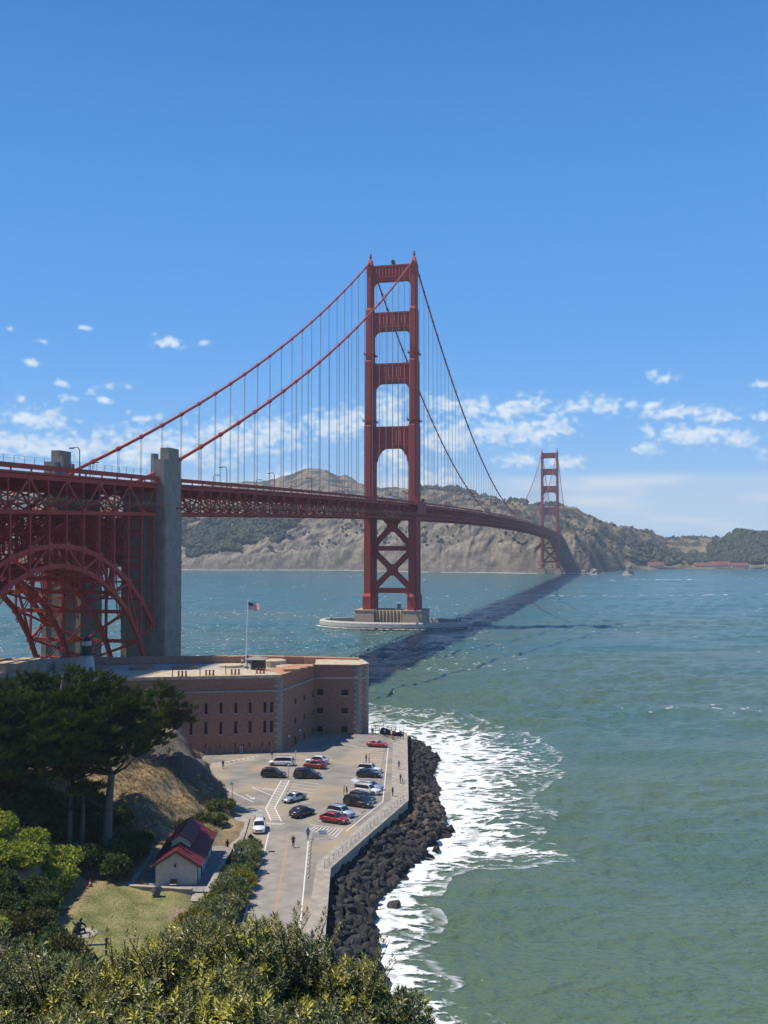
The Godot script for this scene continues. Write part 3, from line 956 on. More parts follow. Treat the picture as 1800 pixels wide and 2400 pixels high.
	for k in 16: stops.append([Vector2(-0.05, -219.6).lerp(Vector2(-1.15, -179.4), k / 15.0), 0.04])
	for k in 4: stops.append([Vector2(-2.5, -172.6).lerp(Vector2(-5.3, -163.6), k / 3.0), -0.35])
	for k in 6: stops.append([Vector2(-17.0, -191.2).lerp(Vector2(-17.3, -179.5), k / 5.0), 0.05])
	for k in 9: stops.append([Vector2(-10.74, -152.2).lerp(Vector2(-9.96, -136.6), k / 8.0), -0.05])
	var ms := MB.new()
	ms.loft([[Vector3(-0.09, 0, -0.9), Vector3(-0.06, 0.13, -0.86), Vector3(0.06, 0.13, -0.86), Vector3(0.09, 0, -0.9)], [Vector3(-0.09, 0, 0.9), Vector3(-0.06, 0.13, 0.86), Vector3(0.06, 0.13, 0.86), Vector3(0.09, 0, 0.9)]], true)
	var stop_mesh := ms.mesh()
	for k in stops.size():
		var o := part("wheel_stop", stop_mesh, M.walk)
		o.position = Vector3(stops[k][0].x, LOT + 0.004, stops[k][0].y)
		o.rotation.y = stops[k][1]
		tag(o, ["low pale concrete wheel stop at the head of a promenade stall", "low pale concrete wheel stop of a slanting stall by the bend in the wall", "low pale concrete wheel stop beside the hatched walkway", "low pale concrete kerb block in the row edging the road"][0 if k < 16 else (1 if k < 20 else (2 if k < 26 else 3))], "wheel stop", ["wheel stops along the promenade", "wheel stops of the slanting stalls", "wheel stops by the hatched walkway", "kerb blocks edging the road"][0 if k < 16 else (1 if k < 20 else (2 if k < 26 else 3))])

func rock_mesh(number: int, detail := 2) -> ArrayMesh:
	var dice := RandomNumberGenerator.new()
	dice.seed = number
	var pts := []
	var s := SphereMesh.new()
	s.radial_segments = 10
	s.rings = 6
	s.radius = 1.0
	s.height = 2.0
	var a := s.get_mesh_arrays()
	var vv: PackedVector3Array = a[Mesh.ARRAY_VERTEX]
	var ii: PackedInt32Array = a[Mesh.ARRAY_INDEX]
	var cuts := []
	for k in 11:
		cuts.append([Vector3(dice.randf_range(-1, 1), dice.randf_range(-1, 1), dice.randf_range(-1, 1)).normalized(), dice.randf_range(0.5, 0.86)])
	var f := noise(FastNoiseLite.TYPE_SIMPLEX_SMOOTH, 1.3, 2, number)
	for p in vv:
		var q := p
		for k in cuts:
			var over: float = q.dot(k[0]) - k[1]
			if over > 0.0: q -= k[0] * over
		q *= 1.0 + f.get_noise_3dv(p) * 0.16
		pts.append(q * 1.12)
	var g := MB.new()
	for i in range(0, ii.size(), 3):
		g.tri(pts[ii[i]], pts[ii[i + 1]], pts[ii[i + 2]])
	return g.mesh()

func riprap() -> void:
	var rocks := []
	for k in 8: rocks.append(rock_mesh(100 + k))
	var tones := [grained(Color(0.024, 0.024, 0.023), Color(0.058, 0.056, 0.052), 3.0, 0.85, 71), grained(Color(0.032, 0.030, 0.027), Color(0.078, 0.071, 0.062), 3.0, 0.9, 72), grained(Color(0.022, 0.023, 0.024), Color(0.052, 0.053, 0.052), 3.0, 0.8, 73), grained(Color(0.08, 0.062, 0.045), Color(0.15, 0.12, 0.09), 3.0, 0.9, 74)]
	var wall := PackedVector2Array(WALL)
	var edge := PackedVector2Array(ROCK_EDGE)
	var dice := RandomNumberGenerator.new()
	dice.seed = 9
	var all := []
	var z := -252.0
	while z < -96.0:
		var wx: float = lerpf(-6.6, -7.55, clampf((-104 - z) / 35.2, 0, 1)) if z > -139.2 else (lerpf(-7.55, 3.77, (-139.2 - z) / 37.0) if z > -176.2 else lerpf(3.77, 4.99, (-176.2 - z) / 63.8))
		if z < -240.0: wx = lerpf(4.99, -2.0, (-240.0 - z) / 14.0)
		var ex := 0.0
		for i in edge.size() - 1:
			if (edge[i].y - z) * (edge[i + 1].y - z) <= 0.0:
				ex = lerpf(edge[i].x, edge[i + 1].x, (z - edge[i].y) / (edge[i + 1].y - edge[i].y))
		var x := wx + 0.5
		while x < ex - 0.8:
			var f := clampf((x - wx) / (ex - wx), 0, 1)
			var big := dice.randf_range(0.48, 0.95) * (1.15 if z > -165.0 else 1.0)
			if dice.randf() < 0.12: big *= 1.3
			all.append([Vector3(x + dice.randf_range(-0.3, 0.3), lerpf(2.9, 0.15, pow(f, 1.15)) + dice.randf_range(-0.15, 0.4), z + dice.randf_range(-0.45, 0.45)), big])
			x += dice.randf_range(0.8, 1.25)
		z += 1.0
	# rocks awash off the edge
	for e in [[11.4, -176.0, 0.8], [1.2, -137.2, 1.1], [0.6, -134.6, 0.8], [8.2, -163.5, 0.8]]:
		all.append([Vector3(e[0], 0.1, e[1]), e[2]])
	# the 300 that look largest from the bluff stand alone, the others are one mass
	all.sort_custom(func(a, b): return a[1] / a[0].distance_to(Vector3(0, 47.8, 0)) > b[1] / b[0].distance_to(Vector3(0, 47.8, 0)))
	var rest := []
	for i in all.size():
		var at: Vector3 = all[i][0]
		var b := Basis.from_euler(Vector3(dice.randf() * TAU, dice.randf() * TAU, dice.randf() * TAU))
		var t := Transform3D(b.scaled_local(Vector3(1, dice.randf_range(0.75, 1.0), dice.randf_range(0.85, 1.2)) * float(all[i][1])), at)
		var sort := dice.randi() % 8
		var tone: int = [0, 0, 1, 2, 2, 0, 1, 2][dice.randi() % 8]
		if at.z < -166.0 and at.z > -200.0 and dice.randf() < 0.4: tone = 3
		if i < 296:
			var o := part("boulder", rocks[sort], tones[tone])
			o.transform = t
			var stretch := 3 if at.y < 0.12 else (0 if at.z < -176.2 else (1 if at.z < -139.2 else 2))
			var look: String = ["black-grey", "dark brown-grey", "slate-grey", "rusty tan"][tone] + (" large" if float(all[i][1]) > 1.0 else "")
			var where: String = ["below the far straight stretch of the sea wall", "below the slanting railed stretch of the sea wall", "below the sea wall beside the road", "awash in the foam off the riprap"][stretch]
			tag(o, "angular %s boulder heaped %s" % [look, where], "boulder", "%s boulders %s" % [look, where])
		else:
			rest.append([t, sort, tone])
	var heap := thing("boulder_heap", "mass of smaller dark boulders packed along the waterline and wall", "boulders")
	tag(heap, "", "", "", "stuff")
	for sort in 8:
		for tone in 4:
			var places := []
			for r in rest:
				if r[1] == sort and r[2] == tone: places.append(r[0])
			if places.size():
				var mi := many("rubble", rocks[sort], tones[tone], places, [], heap)
				mi.set_meta("kind", "stuff")

func rail_top(u: float) -> float:
	if u < -343.0: return 67.2 - (-343.0 - u) * 0.023
	if u > 1640.0: return 66.7
	return 81.7 - 1.5e-5 * (u - 640.0) * (u - 640.0)

func cable_y(u: float) -> float:
	if u < -343.0: return 70.0 - (-343.0 - u) * 0.375
	if u < 0.0:
		var t := -u / 343.0
		return lerpf(223.5, 70.0, t) - 4.0 * 10.3 * t * (1.0 - t)
	if u <= 1280.2: return 84.0 + 139.5 * pow((u - 640.1) / 640.1, 2)
	var t2 := (u - 1280.2) / 343.0
	return lerpf(223.5, 70.0, t2) - 4.0 * 10.3 * t2 * (1.0 - t2)

func ring_plan(w: float, d: float, y: float, notch: float) -> Array:   # leg plan with recessed corners, v across and u along
	var a := w / 2.0
	var b := d / 2.0
	var n := notch
	var out := []
	for p in [[-a + n, -b], [a - n, -b], [a - n, -b + n * 2.4], [a, -b + n * 2.4], [a, b - n * 2.4], [a - n, b - n * 2.4], [a - n, b], [-a + n, b], [-a + n, b - n * 2.4], [-a, b - n * 2.4], [-a, -b + n * 2.4], [-a + n, -b + n * 2.4]]:
		out.append(Vector3(p[0], y, p[1]))
	return out

func tower(bridge: Node3D, u: float, label: String) -> void:
	var t := holder("tower", bridge)
	t.position = bx(u, 0, 0)
	t.set_meta("label", label)
	# heights with plan sizes across and along the deck
	var rings := [[10.6, 6.0, 18.6], [18.4, 6.0, 18.6], [20.2, 4.8, 16.0], [121.2, 4.8, 16.0], [122.7, 4.4, 13.2], [160.8, 4.4, 13.2], [162.3, 3.9, 10.2], [192.4, 3.9, 10.2], [193.8, 3.4, 7.6], [218.4, 3.4, 7.6], [218.5, 3.9, 8.2], [220.2, 3.9, 8.2]]
	for s in [-1, 1]:
		var g := MB.new()
		var lofts := []
		for r in rings:
			var ring := ring_plan(r[1], r[2], r[0], r[1] * 0.11)
			for k in ring.size(): ring[k] += Vector3(13.7 * s, 0, 0)
			lofts.append(ring)
		g.loft(lofts, true)
		built("leg", g, M.orange, t)
		# fluted cap, saddle housing and beacon
		g = MB.new()
		var at := Vector3(13.7 * s, 0, 0)
		g.loft([[at + Vector3(-1.5, 220.2, -4.2), at + Vector3(1.5, 220.2, -4.2), at + Vector3(1.5, 220.2, 4.2), at + Vector3(-1.5, 220.2, 4.2)], [at + Vector3(-0.9, 224.6, -1.0), at + Vector3(0.9, 224.6, -1.0), at + Vector3(0.9, 224.6, 1.0), at + Vector3(-0.9, 224.6, 1.0)]], true)
		built("saddle", g, M.orange, t)
		g = MB.new()
		g.lathe([Vector2(0.5, 224.6), Vector2(0.5, 226.0), Vector2(0.95, 226.1), Vector2(0.95, 226.5), Vector2(0.55, 226.6), Vector2(0.55, 228.2), Vector2(0.1, 228.6)], 8, at)
		built("beacon", g, M.steel, t)
		for k in 5:
			for z in [-1, 1]:
				g = MB.new()
				g.box(at + Vector3((k - 2) * 0.68, 217.0, z * 3.85), Vector3(0.34, 4.6, 0.4))
				built("cap_rib", g, M.orange, t)
		# lattice work platforms hung round the leg
		for y in [165.5, 124.6]:
			g = MB.new()
			var w := 4.3 if y > 150 else 4.9
			var d := 13.4 if y < 150 else 10.6
			for z in [-1, 1]:
				g.box(at + Vector3(0, y, z * (d / 2 + 0.55)), Vector3(w + 2.0, 0.25, 1.1))
				g.box(at + Vector3(0, y + 1.1, z * (d / 2 + 1.05)), Vector3(w + 2.0, 0.12, 0.1))
				for k in 5: g.box(at + Vector3((k - 2) * w * 0.27, y + 0.5, z * (d / 2 + 1.05)), Vector3(0.12, 1.1, 0.1))
			for x in [-1, 1]:
				g.box(at + Vector3(x * (w / 2 + 0.55), y, 0), Vector3(1.1, 0.25, d))
				g.box(at + Vector3(x * (w / 2 + 1.05), y + 1.1, 0), Vector3(0.1, 0.12, d))
			built("work_platform", g, M.steel, t)
	# four portal struts with fluted panels and curved brackets
	for q in [[210.6, 220.0, 3.4, 4.4, 3.4, 10], [180.0, 191.0, 3.9, 5.0, 4.2, 9], [147.8, 159.6, 4.4, 5.6, 5.0, 8], [108.0, 121.0, 4.8, 6.4, 0.0, 8]]:
		var y0: float = q[0]
		var y1: float = q[1]
		var half: float = 13.7 - q[2] / 2.0
		var deep: float = q[3]
		var st := holder("portal_strut", t)
		var g := MB.new()
		g.box(Vector3(0, (y0 + y1) / 2, 0), Vector3(half * 2.0 + 0.4, y1 - y0, deep))
		built("strut_body", g, M.orange, st)
		for z in [-1, 1]:
			g = MB.new()
			g.box(Vector3(0, y1 - 0.35, z * (deep / 2 + 0.3)), Vector3(half * 2.0, 0.9, 0.62))
			g.box(Vector3(0, y0 + 2.2, z * (deep / 2 + 0.3)), Vector3(half * 1.86, 0.8, 0.62))
			built("ledge", g, M.orange, st)
			var n: int = q[5]
			for k in n:
				g = MB.new()
				var x: float = (k - (n - 1) / 2.0) * half * 1.7 / n
				var w: float = half * 0.9 / n
				var h0 := y0 + 3.2
				var h1 := y1 - 1.9
				g.loft([[Vector3(x - w, h0, z * deep / 2), Vector3(x, h0, z * (deep / 2 + 0.7)), Vector3(x + w * 0.4, h0, z * deep / 2)], [Vector3(x - w, h1, z * deep / 2), Vector3(x, h1, z * (deep / 2 + 0.7)), Vector3(x + w * 0.4, h1, z * deep / 2)]], true)
				built("flute", g, M.orange, st)
		# brackets under the strut
		for s in [-1, 1]:
			g = MB.new()
			var prof := PackedVector2Array()
			if q[4] > 0.0:
				var r: float = q[4]
				prof.append(Vector2(0, 0))
				for k in 7:
					var a := PI / 2.0 * k / 6.0
					prof.append(Vector2(r * (1.0 - sin(a)), -r * 1.5 * (1.0 - cos(a))))
			else:
				for p in [[0, 0], [6.6, 0], [5.2, -0.9], [4.3, -1.6], [3.4, -3.0], [2.4, -4.6], [2.1, -4.6], [1.5, -8.0], [1.1, -8.0], [0.6, -13.2], [0.0, -14.0]]: prof.append(Vector2(p[0], p[1]))
			var front := []
			var back := []
			for p in prof:
				front.append(Vector3(s * (half - p.x), y0 + p.y, deep / 2 * 0.9))
				back.append(Vector3(s * (half - p.x), y0 + p.y, -deep / 2 * 0.9))
			for k in prof.size(): g.quad(front[k], front[(k + 1) % prof.size()], back[(k + 1) % prof.size()], back[k])
			var idx := Geometry2D.triangulate_polygon(prof)
			for k in range(0, idx.size(), 3):
				g.tri(front[idx[k]], front[idx[k + 1]], front[idx[k + 2]])
				g.tri(back[idx[k]], back[idx[k + 2]], back[idx[k + 1]])
			built("bracket", g, M.orange, st)
	# crossed braces below the deck
	for q in [[72.5, 49.0], [45.6, 23.0]]:
		var br := holder("cross_brace", t)
		for s in [-1, 1]: bar("diagonal", Vector3(-11.6 * s, q[0], 0), Vector3(11.6 * s, q[1], 0.004 * s), 4.6, 2.9, M.orange, br)
		var g := MB.new()
		var c: float = (q[0] + q[1]) / 2.0
		g.loft([[Vector3(-3.4, c, -2.4), Vector3(0, c + 3.6, -2.4), Vector3(3.4, c, -2.4), Vector3(0, c - 3.6, -2.4)], [Vector3(-3.4, c, 2.4), Vector3(0, c + 3.6, 2.4), Vector3(3.4, c, 2.4), Vector3(0, c - 3.6, 2.4)]], true)
		built("gusset", g, M.orange, br)
	for q in [[47.3, 2.9], [21.8, 2.9]]:
		bar("cross_strut", Vector3(-11.5, q[0], 0), Vector3(11.5, q[0], 0), 5.0, q[1], M.orange, t)
	for s in [-1, 1]:
		for y in [47.3, 21.8]:
			var g := MB.new()
			for up in ([-1, 1] if y > 40 else [1, -1]):
				g.loft([[Vector3(11.4 * s, y, -2.3), Vector3(7.6 * s, y, -2.3), Vector3(11.4 * s, y + 4.6 * up, -2.3)], [Vector3(11.4 * s, y, 2.3), Vector3(7.6 * s, y, 2.3), Vector3(11.4 * s, y + 4.6 * up, 2.3)]], true)
			built("gusset", g, M.orange, t)

func pier(bridge: Node3D, u: float, low: float) -> void:
	var p := holder("pier", bridge)
	p.position = bx(u, 0, 0)
	for s in [-1, 1]:
		var g := MB.new()
		var at := Vector3(14.6 * s, 0, 0)
		g.loft([ring_at(at, 6.2, 12.2, low), ring_at(at, 5.7, 11.6, 9.8), ring_at(at, 6.0, 11.9, 9.9), ring_at(at, 6.0, 11.9, 10.6)], true)
		built("pier_block", g, M.pier, p)
	# pleated wall between the blocks
	var n := 8
	var lower := []
	var upper := []
	for k in n * 2 + 1:
		var x := -8.6 + 17.2 * k / (n * 2.0)
		var z := 9.0 if k % 2 == 0 else 10.2
		lower.append(Vector3(x, low, z)); upper.append(Vector3(x, 10.3, z))
	for k in n * 2:
		var g := MB.new()
		var b := Vector3(0, 0, -18)
		g.quad(lower[k], upper[k], upper[k + 1], lower[k + 1])
		g.quad(upper[k], upper[k] + b, upper[k + 1] + b, upper[k + 1])
		g.quad(lower[k] + b, lower[k + 1] + b, upper[k + 1] + b, upper[k] + b)
		built("pleat", g, M.pier, p)
	# machinery and handrails on the pier top
	for k in 5: block("drum", Vector3(-4.0 + k * 1.6, 10.9, 6.0), Vector3(1.1, 1.2, 1.1), M.black, p)
	for x in [4.4, 5.6]: block("tank", Vector3(x, 12.2, 4.0), Vector3(0.8, 3.8, 0.8), M.black, p)
	block("tank_roof", Vector3(5.0, 14.5, 4.0), Vector3(2.6, 0.4, 2.0), M.white, p)
	bar("handrail", Vector3(-8.6, 11.6, 9.2), Vector3(8.6, 11.6, 9.2), 0.1, 0.1, M.grey, p)

func ring_at(at: Vector3, a: float, b: float, y: float) -> Array:
	return [at + Vector3(-a, y, -b), at + Vector3(a, y, -b), at + Vector3(a, y, b), at + Vector3(-a, y, b)]

func sweep(u0: float, u1: float, n: int, section: Array) -> MB:   # section points (v, height below the rail top) swept along the deck
	var g := MB.new()
	var rings := []
	for i in n + 1:
		var u := lerpf(u0, u1, float(i) / n)
		var ring := []
		for p in section: ring.append(bx(u, p[0], rail_top(u) + p[1]))
		rings.append(ring)
	g.loft(rings, true)
	return g

func rect(v: float, y: float, w: float, h: float) -> Array:
	return [[v - w / 2, y - h / 2], [v - w / 2, y + h / 2], [v + w / 2, y + h / 2], [v + w / 2, y - h / 2]]

func deck_span(bridge: Node3D, called: String, u0: float, u1: float, east: float, west: float, singly: bool, first: float) -> void:
	# one stiffened deck: road slab, chords, web members, rails, floor beams, safety net
	var sp := holder(called, bridge)
	var n := int((u1 - u0) / 15.24) + 1
	var mid := (east + west) / 2.0
	built("road_slab", sweep(u0, u1, n, rect(mid, -1.75, east - west - 1.0, 0.5)), M.asphalt_dark, sp)
	for s in [east, west]:
		built("upper_chord", sweep(u0, u1, n, rect(s, -2.6, 0.75, 0.95)), M.steel, sp)
		built("lower_chord", sweep(u0, u1, n, rect(s, -10.2, 0.75, 0.95)), M.steel, sp)
		built("edge_girder", sweep(u0, u1, n, rect(s, -1.75, 1.5, 0.5)), M.steel, sp)
		built("railing_panel", sweep(u0, u1, n, rect(s + (0.6 if s == east else -0.6), -0.55, 0.14, 0.95)), M.steel, sp)
		built("railing_cap", sweep(u0, u1, n, rect(s + (0.6 if s == east else -0.6), 0.02, 0.3, 0.14)), M.steel, sp)
	for s in [1, -1]: built("catwalk_girder", sweep(u0, u1, n, rect(mid + s * 5.0, -2.6, 0.5, 1.0)), M.steel, sp)
	built("bottom_lateral", sweep(u0, u1, n, rect(mid, -10.35, 0.5, 0.35)), M.steel, sp)
	# panels of 7.62 m, apex of the diagonals on the upper chord at every second one
	var k0 := int(ceil((u0 - first) / 7.62))
	var k1 := int(floor((u1 - first) / 7.62))
	var rest := MB.new()
	for k in range(k0, k1 + 1):
		var u := first + k * 7.62
		for s in [east, west]:
			var a := bx(u, s, rail_top(u) - 2.9)
			var b := bx(u, s, rail_top(u) - 9.9)
			var one: bool = singly and s == east
			if one:
				bar("vertical", a, b, 0.34, 0.34, M.steel, sp)
				block("railing_post", bx(u, s + 0.6, rail_top(u) - 0.75), Vector3(0.3, 1.5, 0.3), M.steel, sp)
			else:
				rest.beam(a, b, 0.34, 0.34)
			if posmod(k, 2) == 0:
				for side in [-1, 1]:
					var u2: float = u + side * 7.62
					if u2 < u0 or u2 > u1: continue
					var b2 := bx(u2, s, rail_top(u2) - 9.9)
					if one: bar("diagonal", a, b2, 0.42, 0.5, M.steel, sp)
					else: rest.beam(a, b2, 0.42, 0.5)
				if one:
					block("gusset", a + Vector3(0.02, 0.1, 0), Vector3(0.9, 1.3, 2.0), M.steel, sp)
			elif one:
				block("gusset", b + Vector3(0.02, -0.1, 0), Vector3(0.9, 1.3, 2.0), M.steel, sp)
		# floor beam with its own web, and the lower cross frame
		var fb := bx(u, mid, rail_top(u) - 3.2)
		rest.box(fb, Vector3(east - west - 0.8, 2.0, 0.4))
		rest.beam(bx(u, east, rail_top(u) - 10.0), bx(u, west, rail_top(u) - 10.0), 0.4, 0.7)
		rest.beam(bx(u, east, rail_top(u) - 9.8), bx(u, mid, rail_top(u) - 4.0), 0.3, 0.3)
		rest.beam(bx(u, west, rail_top(u) - 9.8), bx(u, mid, rail_top(u) - 4.0), 0.3, 0.3)
		if k < k1:
			rest.beam(bx(u, east, rail_top(u) - 10.3), bx(u + 7.62, mid, rail_top(u + 7.62) - 10.3), 0.35, 0.3)
			rest.beam(bx(u, west, rail_top(u) - 10.3), bx(u + 7.62, mid, rail_top(u + 7.62) - 10.3), 0.35, 0.3)
		# arms that carry the safety net
		if posmod(k, 2) == 1 and (u > u0 + 2.0):
			var y := rail_top(u) - 8.4
			if singly:
				var arm := holder("net_bracket", sp)
				bar("arm", bx(u, east + 0.3, y - 0.3), bx(u, east + 4.6, y - 0.05), 0.28, 0.34, M.cable, arm)
				bar("arm_tip", bx(u, east + 4.5, y - 0.1), bx(u, east + 6.6, y + 1.1), 0.26, 0.3, M.cable, arm)
			else:
				rest.beam(bx(u, east + 0.3, y - 0.3), bx(u, east + 4.6, y - 0.05), 0.28, 0.34)
				rest.beam(bx(u, east + 4.5, y - 0.1), bx(u, east + 6.6, y + 1.1), 0.26, 0.3)
	var r := built("truss_members", rest, M.steel, sp)
	r.set_meta("kind", "stuff")
	built("safety_net", sweep(u0 + 6.0, u1 - 6.0, n, [[east + 0.4, -8.55], [east + 0.4, -8.5], [east + 6.5, -7.3], [east + 6.5, -7.35]]), M.net, sp)

func arch_span(bridge: Node3D) -> void:
	# steel arch over the fort; u measured from the south tower, crown at -398
	var sp := holder("arch", bridge)
	var upper := [[-3.6, 48.05], [3.6, 48.05], [11.2, 47.3], [18.6, 45.5], [26.1, 42.8], [33.7, 38.8], [41.0, 33.7], [48.0, 27.0]]
	var lower := [[-3.6, 43.6], [3.6, 43.6], [11.2, 42.4], [18.7, 40.1], [26.0, 36.5], [33.7, 31.2], [40.6, 23.0], [43.6, 17.6]]
	var web := MB.new()
	for r in 4:
		var v: float = [13.7, 3.9, -8.9, -18.7][r]
		var outer := r == 0 or r == 3
		var rib := holder("rib", sp)
		for side in [1, -1]:
			for i in 7:
				if side == -1 and i == 0: continue
				var a: Array = lower[i]
				var b: Array = lower[i + 1]
				bar("chord", bx(-398 + side * a[0], v, a[1]), bx(-398 + side * b[0], v, b[1]), 0.9, 1.15, M.steel, rib)
				if outer:
					a = upper[i]; b = upper[i + 1]
					bar("chord", bx(-398 + side * a[0], v, a[1]), bx(-398 + side * b[0], v, b[1]), 0.9, 1.1, M.steel, rib)
			for i in range(1, 8):
				var p := bx(-398 + side * upper[i][0], v, upper[i][1])
				var q := bx(-398 + side * lower[i][0], v, lower[i][1])
				if outer:
					if i < 7: bar("web_post", p, q, 0.5, 0.5, M.steel, rib)
					block("gusset", p, Vector3(1.1, 1.9, 1.9), M.steel, rib)
					block("gusset", q, Vector3(1.1, 1.8, 1.8), M.steel, rib)
				# alternate web diagonals
				if i < 7 and outer:
					var p2 := bx(-398 + side * upper[i + 1][0], v, upper[i + 1][1])
					var q2 := bx(-398 + side * lower[i + 1][0], v, lower[i + 1][1])
					if i % 2 == 1: bar("web_diagonal", p, q2, 0.5, 0.55, M.steel, rib)
					else: bar("web_diagonal", q, p2, 0.5, 0.55, M.steel, rib)
				# column from the rib to the deck
				if outer and i < 8:
					var u: float = -398 + side * upper[i][0]
					bar("column", p, bx(u, v, rail_top(u) - 10.0), 0.52, 0.52, M.steel, rib)
				elif i % 2 == 0:
					var u3: float = -398 + side * lower[i][0]
					bar("column", q, bx(u3, v, rail_top(u3) - 10.0), 0.6, 0.6, M.steel, rib)
	# cross struts between the ribs, and their latticed bracing
	for side in [1, -1]:
		for i in range(1, 8):
			var a: Array = lower[i]
			var u: float = -398 + side * a[0]
			bar("cross_strut", bx(u, 13.3, a[1]), bx(u, -18.3, a[1]), 0.8, 0.95, M.steel, sp)
			if i < 7:
				var b: Array = lower[i + 1]
				var u2: float = -398 + side * b[0]
				bar("lateral_brace", bx(u, 13.3, a[1]), bx(u2, -2.5, b[1]), 0.55, 0.6, M.steel, sp)
				bar("lateral_brace", bx(u, -18.3, a[1]), bx(u2, -2.5, b[1]), 0.55, 0.6, M.steel, sp)
				lattice(web, bx(u, -8.9, a[1]), bx(u2, -18.5, b[1] - 3.0))
				lattice(web, bx(u, 3.9, a[1]), bx(u2, -8.9, b[1] - 3.0))
			# sway frames standing on the upper chord
			if i < 7:
				var c: Array = upper[i]
				var top := rail_top(u) - 10.2
				for vv in [-13.8, -8.9, -2.5, 3.9, 8.8]: web.beam(bx(u, vv, top), bx(u, vv, c[1] - 2.0), 0.5, 0.5)
				var y := top
				while y > c[1] + 4.5:
					lattice(web, bx(u, 13.5, y), bx(u, 3.9, y - 4.5))
					lattice(web, bx(u, 3.9, y), bx(u, -8.9, y - 4.5))
					lattice(web, bx(u, -8.9, y), bx(u, -18.5, y - 4.5))
					web.beam(bx(u, 13.5, y - 4.5), bx(u, -18.5, y - 4.5), 0.35, 0.45)
					y -= 4.5
				lattice(web, bx(u, 13.5, top), bx(u, -2.5, c[1]))
				lattice(web, bx(u, -18.5, top), bx(u, -2.5, c[1]))
				web.beam(bx(u, 13.5, (top + c[1]) / 2), bx(u, -18.5, (top + c[1]) / 2), 0.4, 0.5)
	# bracing between the columns in the inner and west planes
	for i in range(1, 7):
		for side in [1, -1]:
			for vv in [3.9, -8.9]:
				var p0: float = -398.0 + side * float(upper[i][0])
				var p1: float = -398.0 + side * float(upper[i + 1][0])
				lattice(web, bx(p0, vv, rail_top(p0) - 10.5), bx(p1, vv, float(upper[i + 1][1]) + 1.0))
				lattice(web, bx(p1, vv, rail_top(p1) - 10.5), bx(p0, vv, float(upper[i][1]) + 1.0))
	# spandrel bracing in the west plane
	for i in range(2, 7):
		var a: Array = upper[i]
		var b: Array = upper[i + 1]
		var u: float = -398.0 + a[0]
		var u2: float = -398.0 + b[0]
		lattice(web, bx(u, -18.7, rail_top(u) - 10.5), bx(u2, -18.7, b[1] + 4.0))
		lattice(web, bx(u2, -18.7, rail_top(u2) - 10.5), bx(u, -18.7, a[1] + 2.0))
	var w := built("lattice_bracing", web, M.steel, sp)
	w.set_meta("kind", "stuff")

func lattice(g: MB, p: Vector3, q: Vector3) -> void:
	# two angles laced with short bars
	var along := (q - p)
	var off := along.cross(Vector3(0, 0, 1)).normalized() * 0.38
	if off.length() < 0.1: off = Vector3(0, 0.38, 0)
	g.beam(p + off, q + off, 0.22, 0.2)
	g.beam(p - off, q - off, 0.22, 0.2)
	var n := int(along.length() / 0.95)
	for k in n:
		var a := p + along * (float(k) / n)
		var b := p + along * (float(k + 1) / n)
		if k % 2 == 0: g.beam(a + off, b - off, 0.09, 0.09)
		else: g.beam(a - off, b + off, 0.09, 0.09)

func pylon(bridge: Node3D, u: float, base: float, label: String) -> void:
	# concrete pylon: two shafts with a wall and arch between them, stepped blocks on top above the deck
	var p := holder("pylon", bridge)
	p.set_meta("label", label)
	p.position = bx(u, -2.4, 0)
	var c: StandardMaterial3D = M.concrete
	for s in [-1, 1]:
		var g := MB.new()
		g.prism(plan(s * 12.3, 0, 13.4, 10.6), base, 57.5)
		g.prism(plan(s * 12.0, 0.3, 12.2, 9.6), 57.5, 64.5)
		built("shaft", g, c, p)
		# pilasters that give the long faces their vertical bands
		for z in [-5.0, 5.0]:
			for x in [7.0, 12.3, 17.6]: block("pilaster", Vector3(s * x, (base + 55.0) / 2, z * 1.08), Vector3(1.5, 55.0 - base, 0.5), c, p)
		g = MB.new()
		g.prism(plan(s * 16.7, 0, 4.0, 10.4), 57.5, 72.0)
		built("upper_shaft", g, c, p)
		g = MB.new()
		g.prism(plan(s * 16.9, -1.2, 3.0, 6.4), 72.0, 75.5)
		built("top_block", g, c, p)
		g = MB.new()
		g.prism(plan(s * 14.0, 2.2, 1.4, 2.6), 64.0, 73.8)
		built("side_block", g, c, p)
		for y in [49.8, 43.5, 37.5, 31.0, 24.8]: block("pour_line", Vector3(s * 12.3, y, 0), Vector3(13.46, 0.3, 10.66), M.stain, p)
	block("cross_wall", Vector3(0, 49.5, 0), Vector3(12.4, 13.0, 7.5), c, p)
	block("sill_wall", Vector3(0, base + 1.5, 0), Vector3(12.4, 3.0, 6.0), c, p)

func plan(x: float, z: float, w: float, d: float) -> PackedVector2Array:
	var k := 0.35
	var a := w / 2
	var b := d / 2
	return PackedVector2Array([Vector2(x - a + k, z - b), Vector2(x + a - k, z - b), Vector2(x + a, z - b + k), Vector2(x + a, z + b - k), Vector2(x + a - k, z + b), Vector2(x - a + k, z + b), Vector2(x - a, z + b - k), Vector2(x - a, z - b + k)])

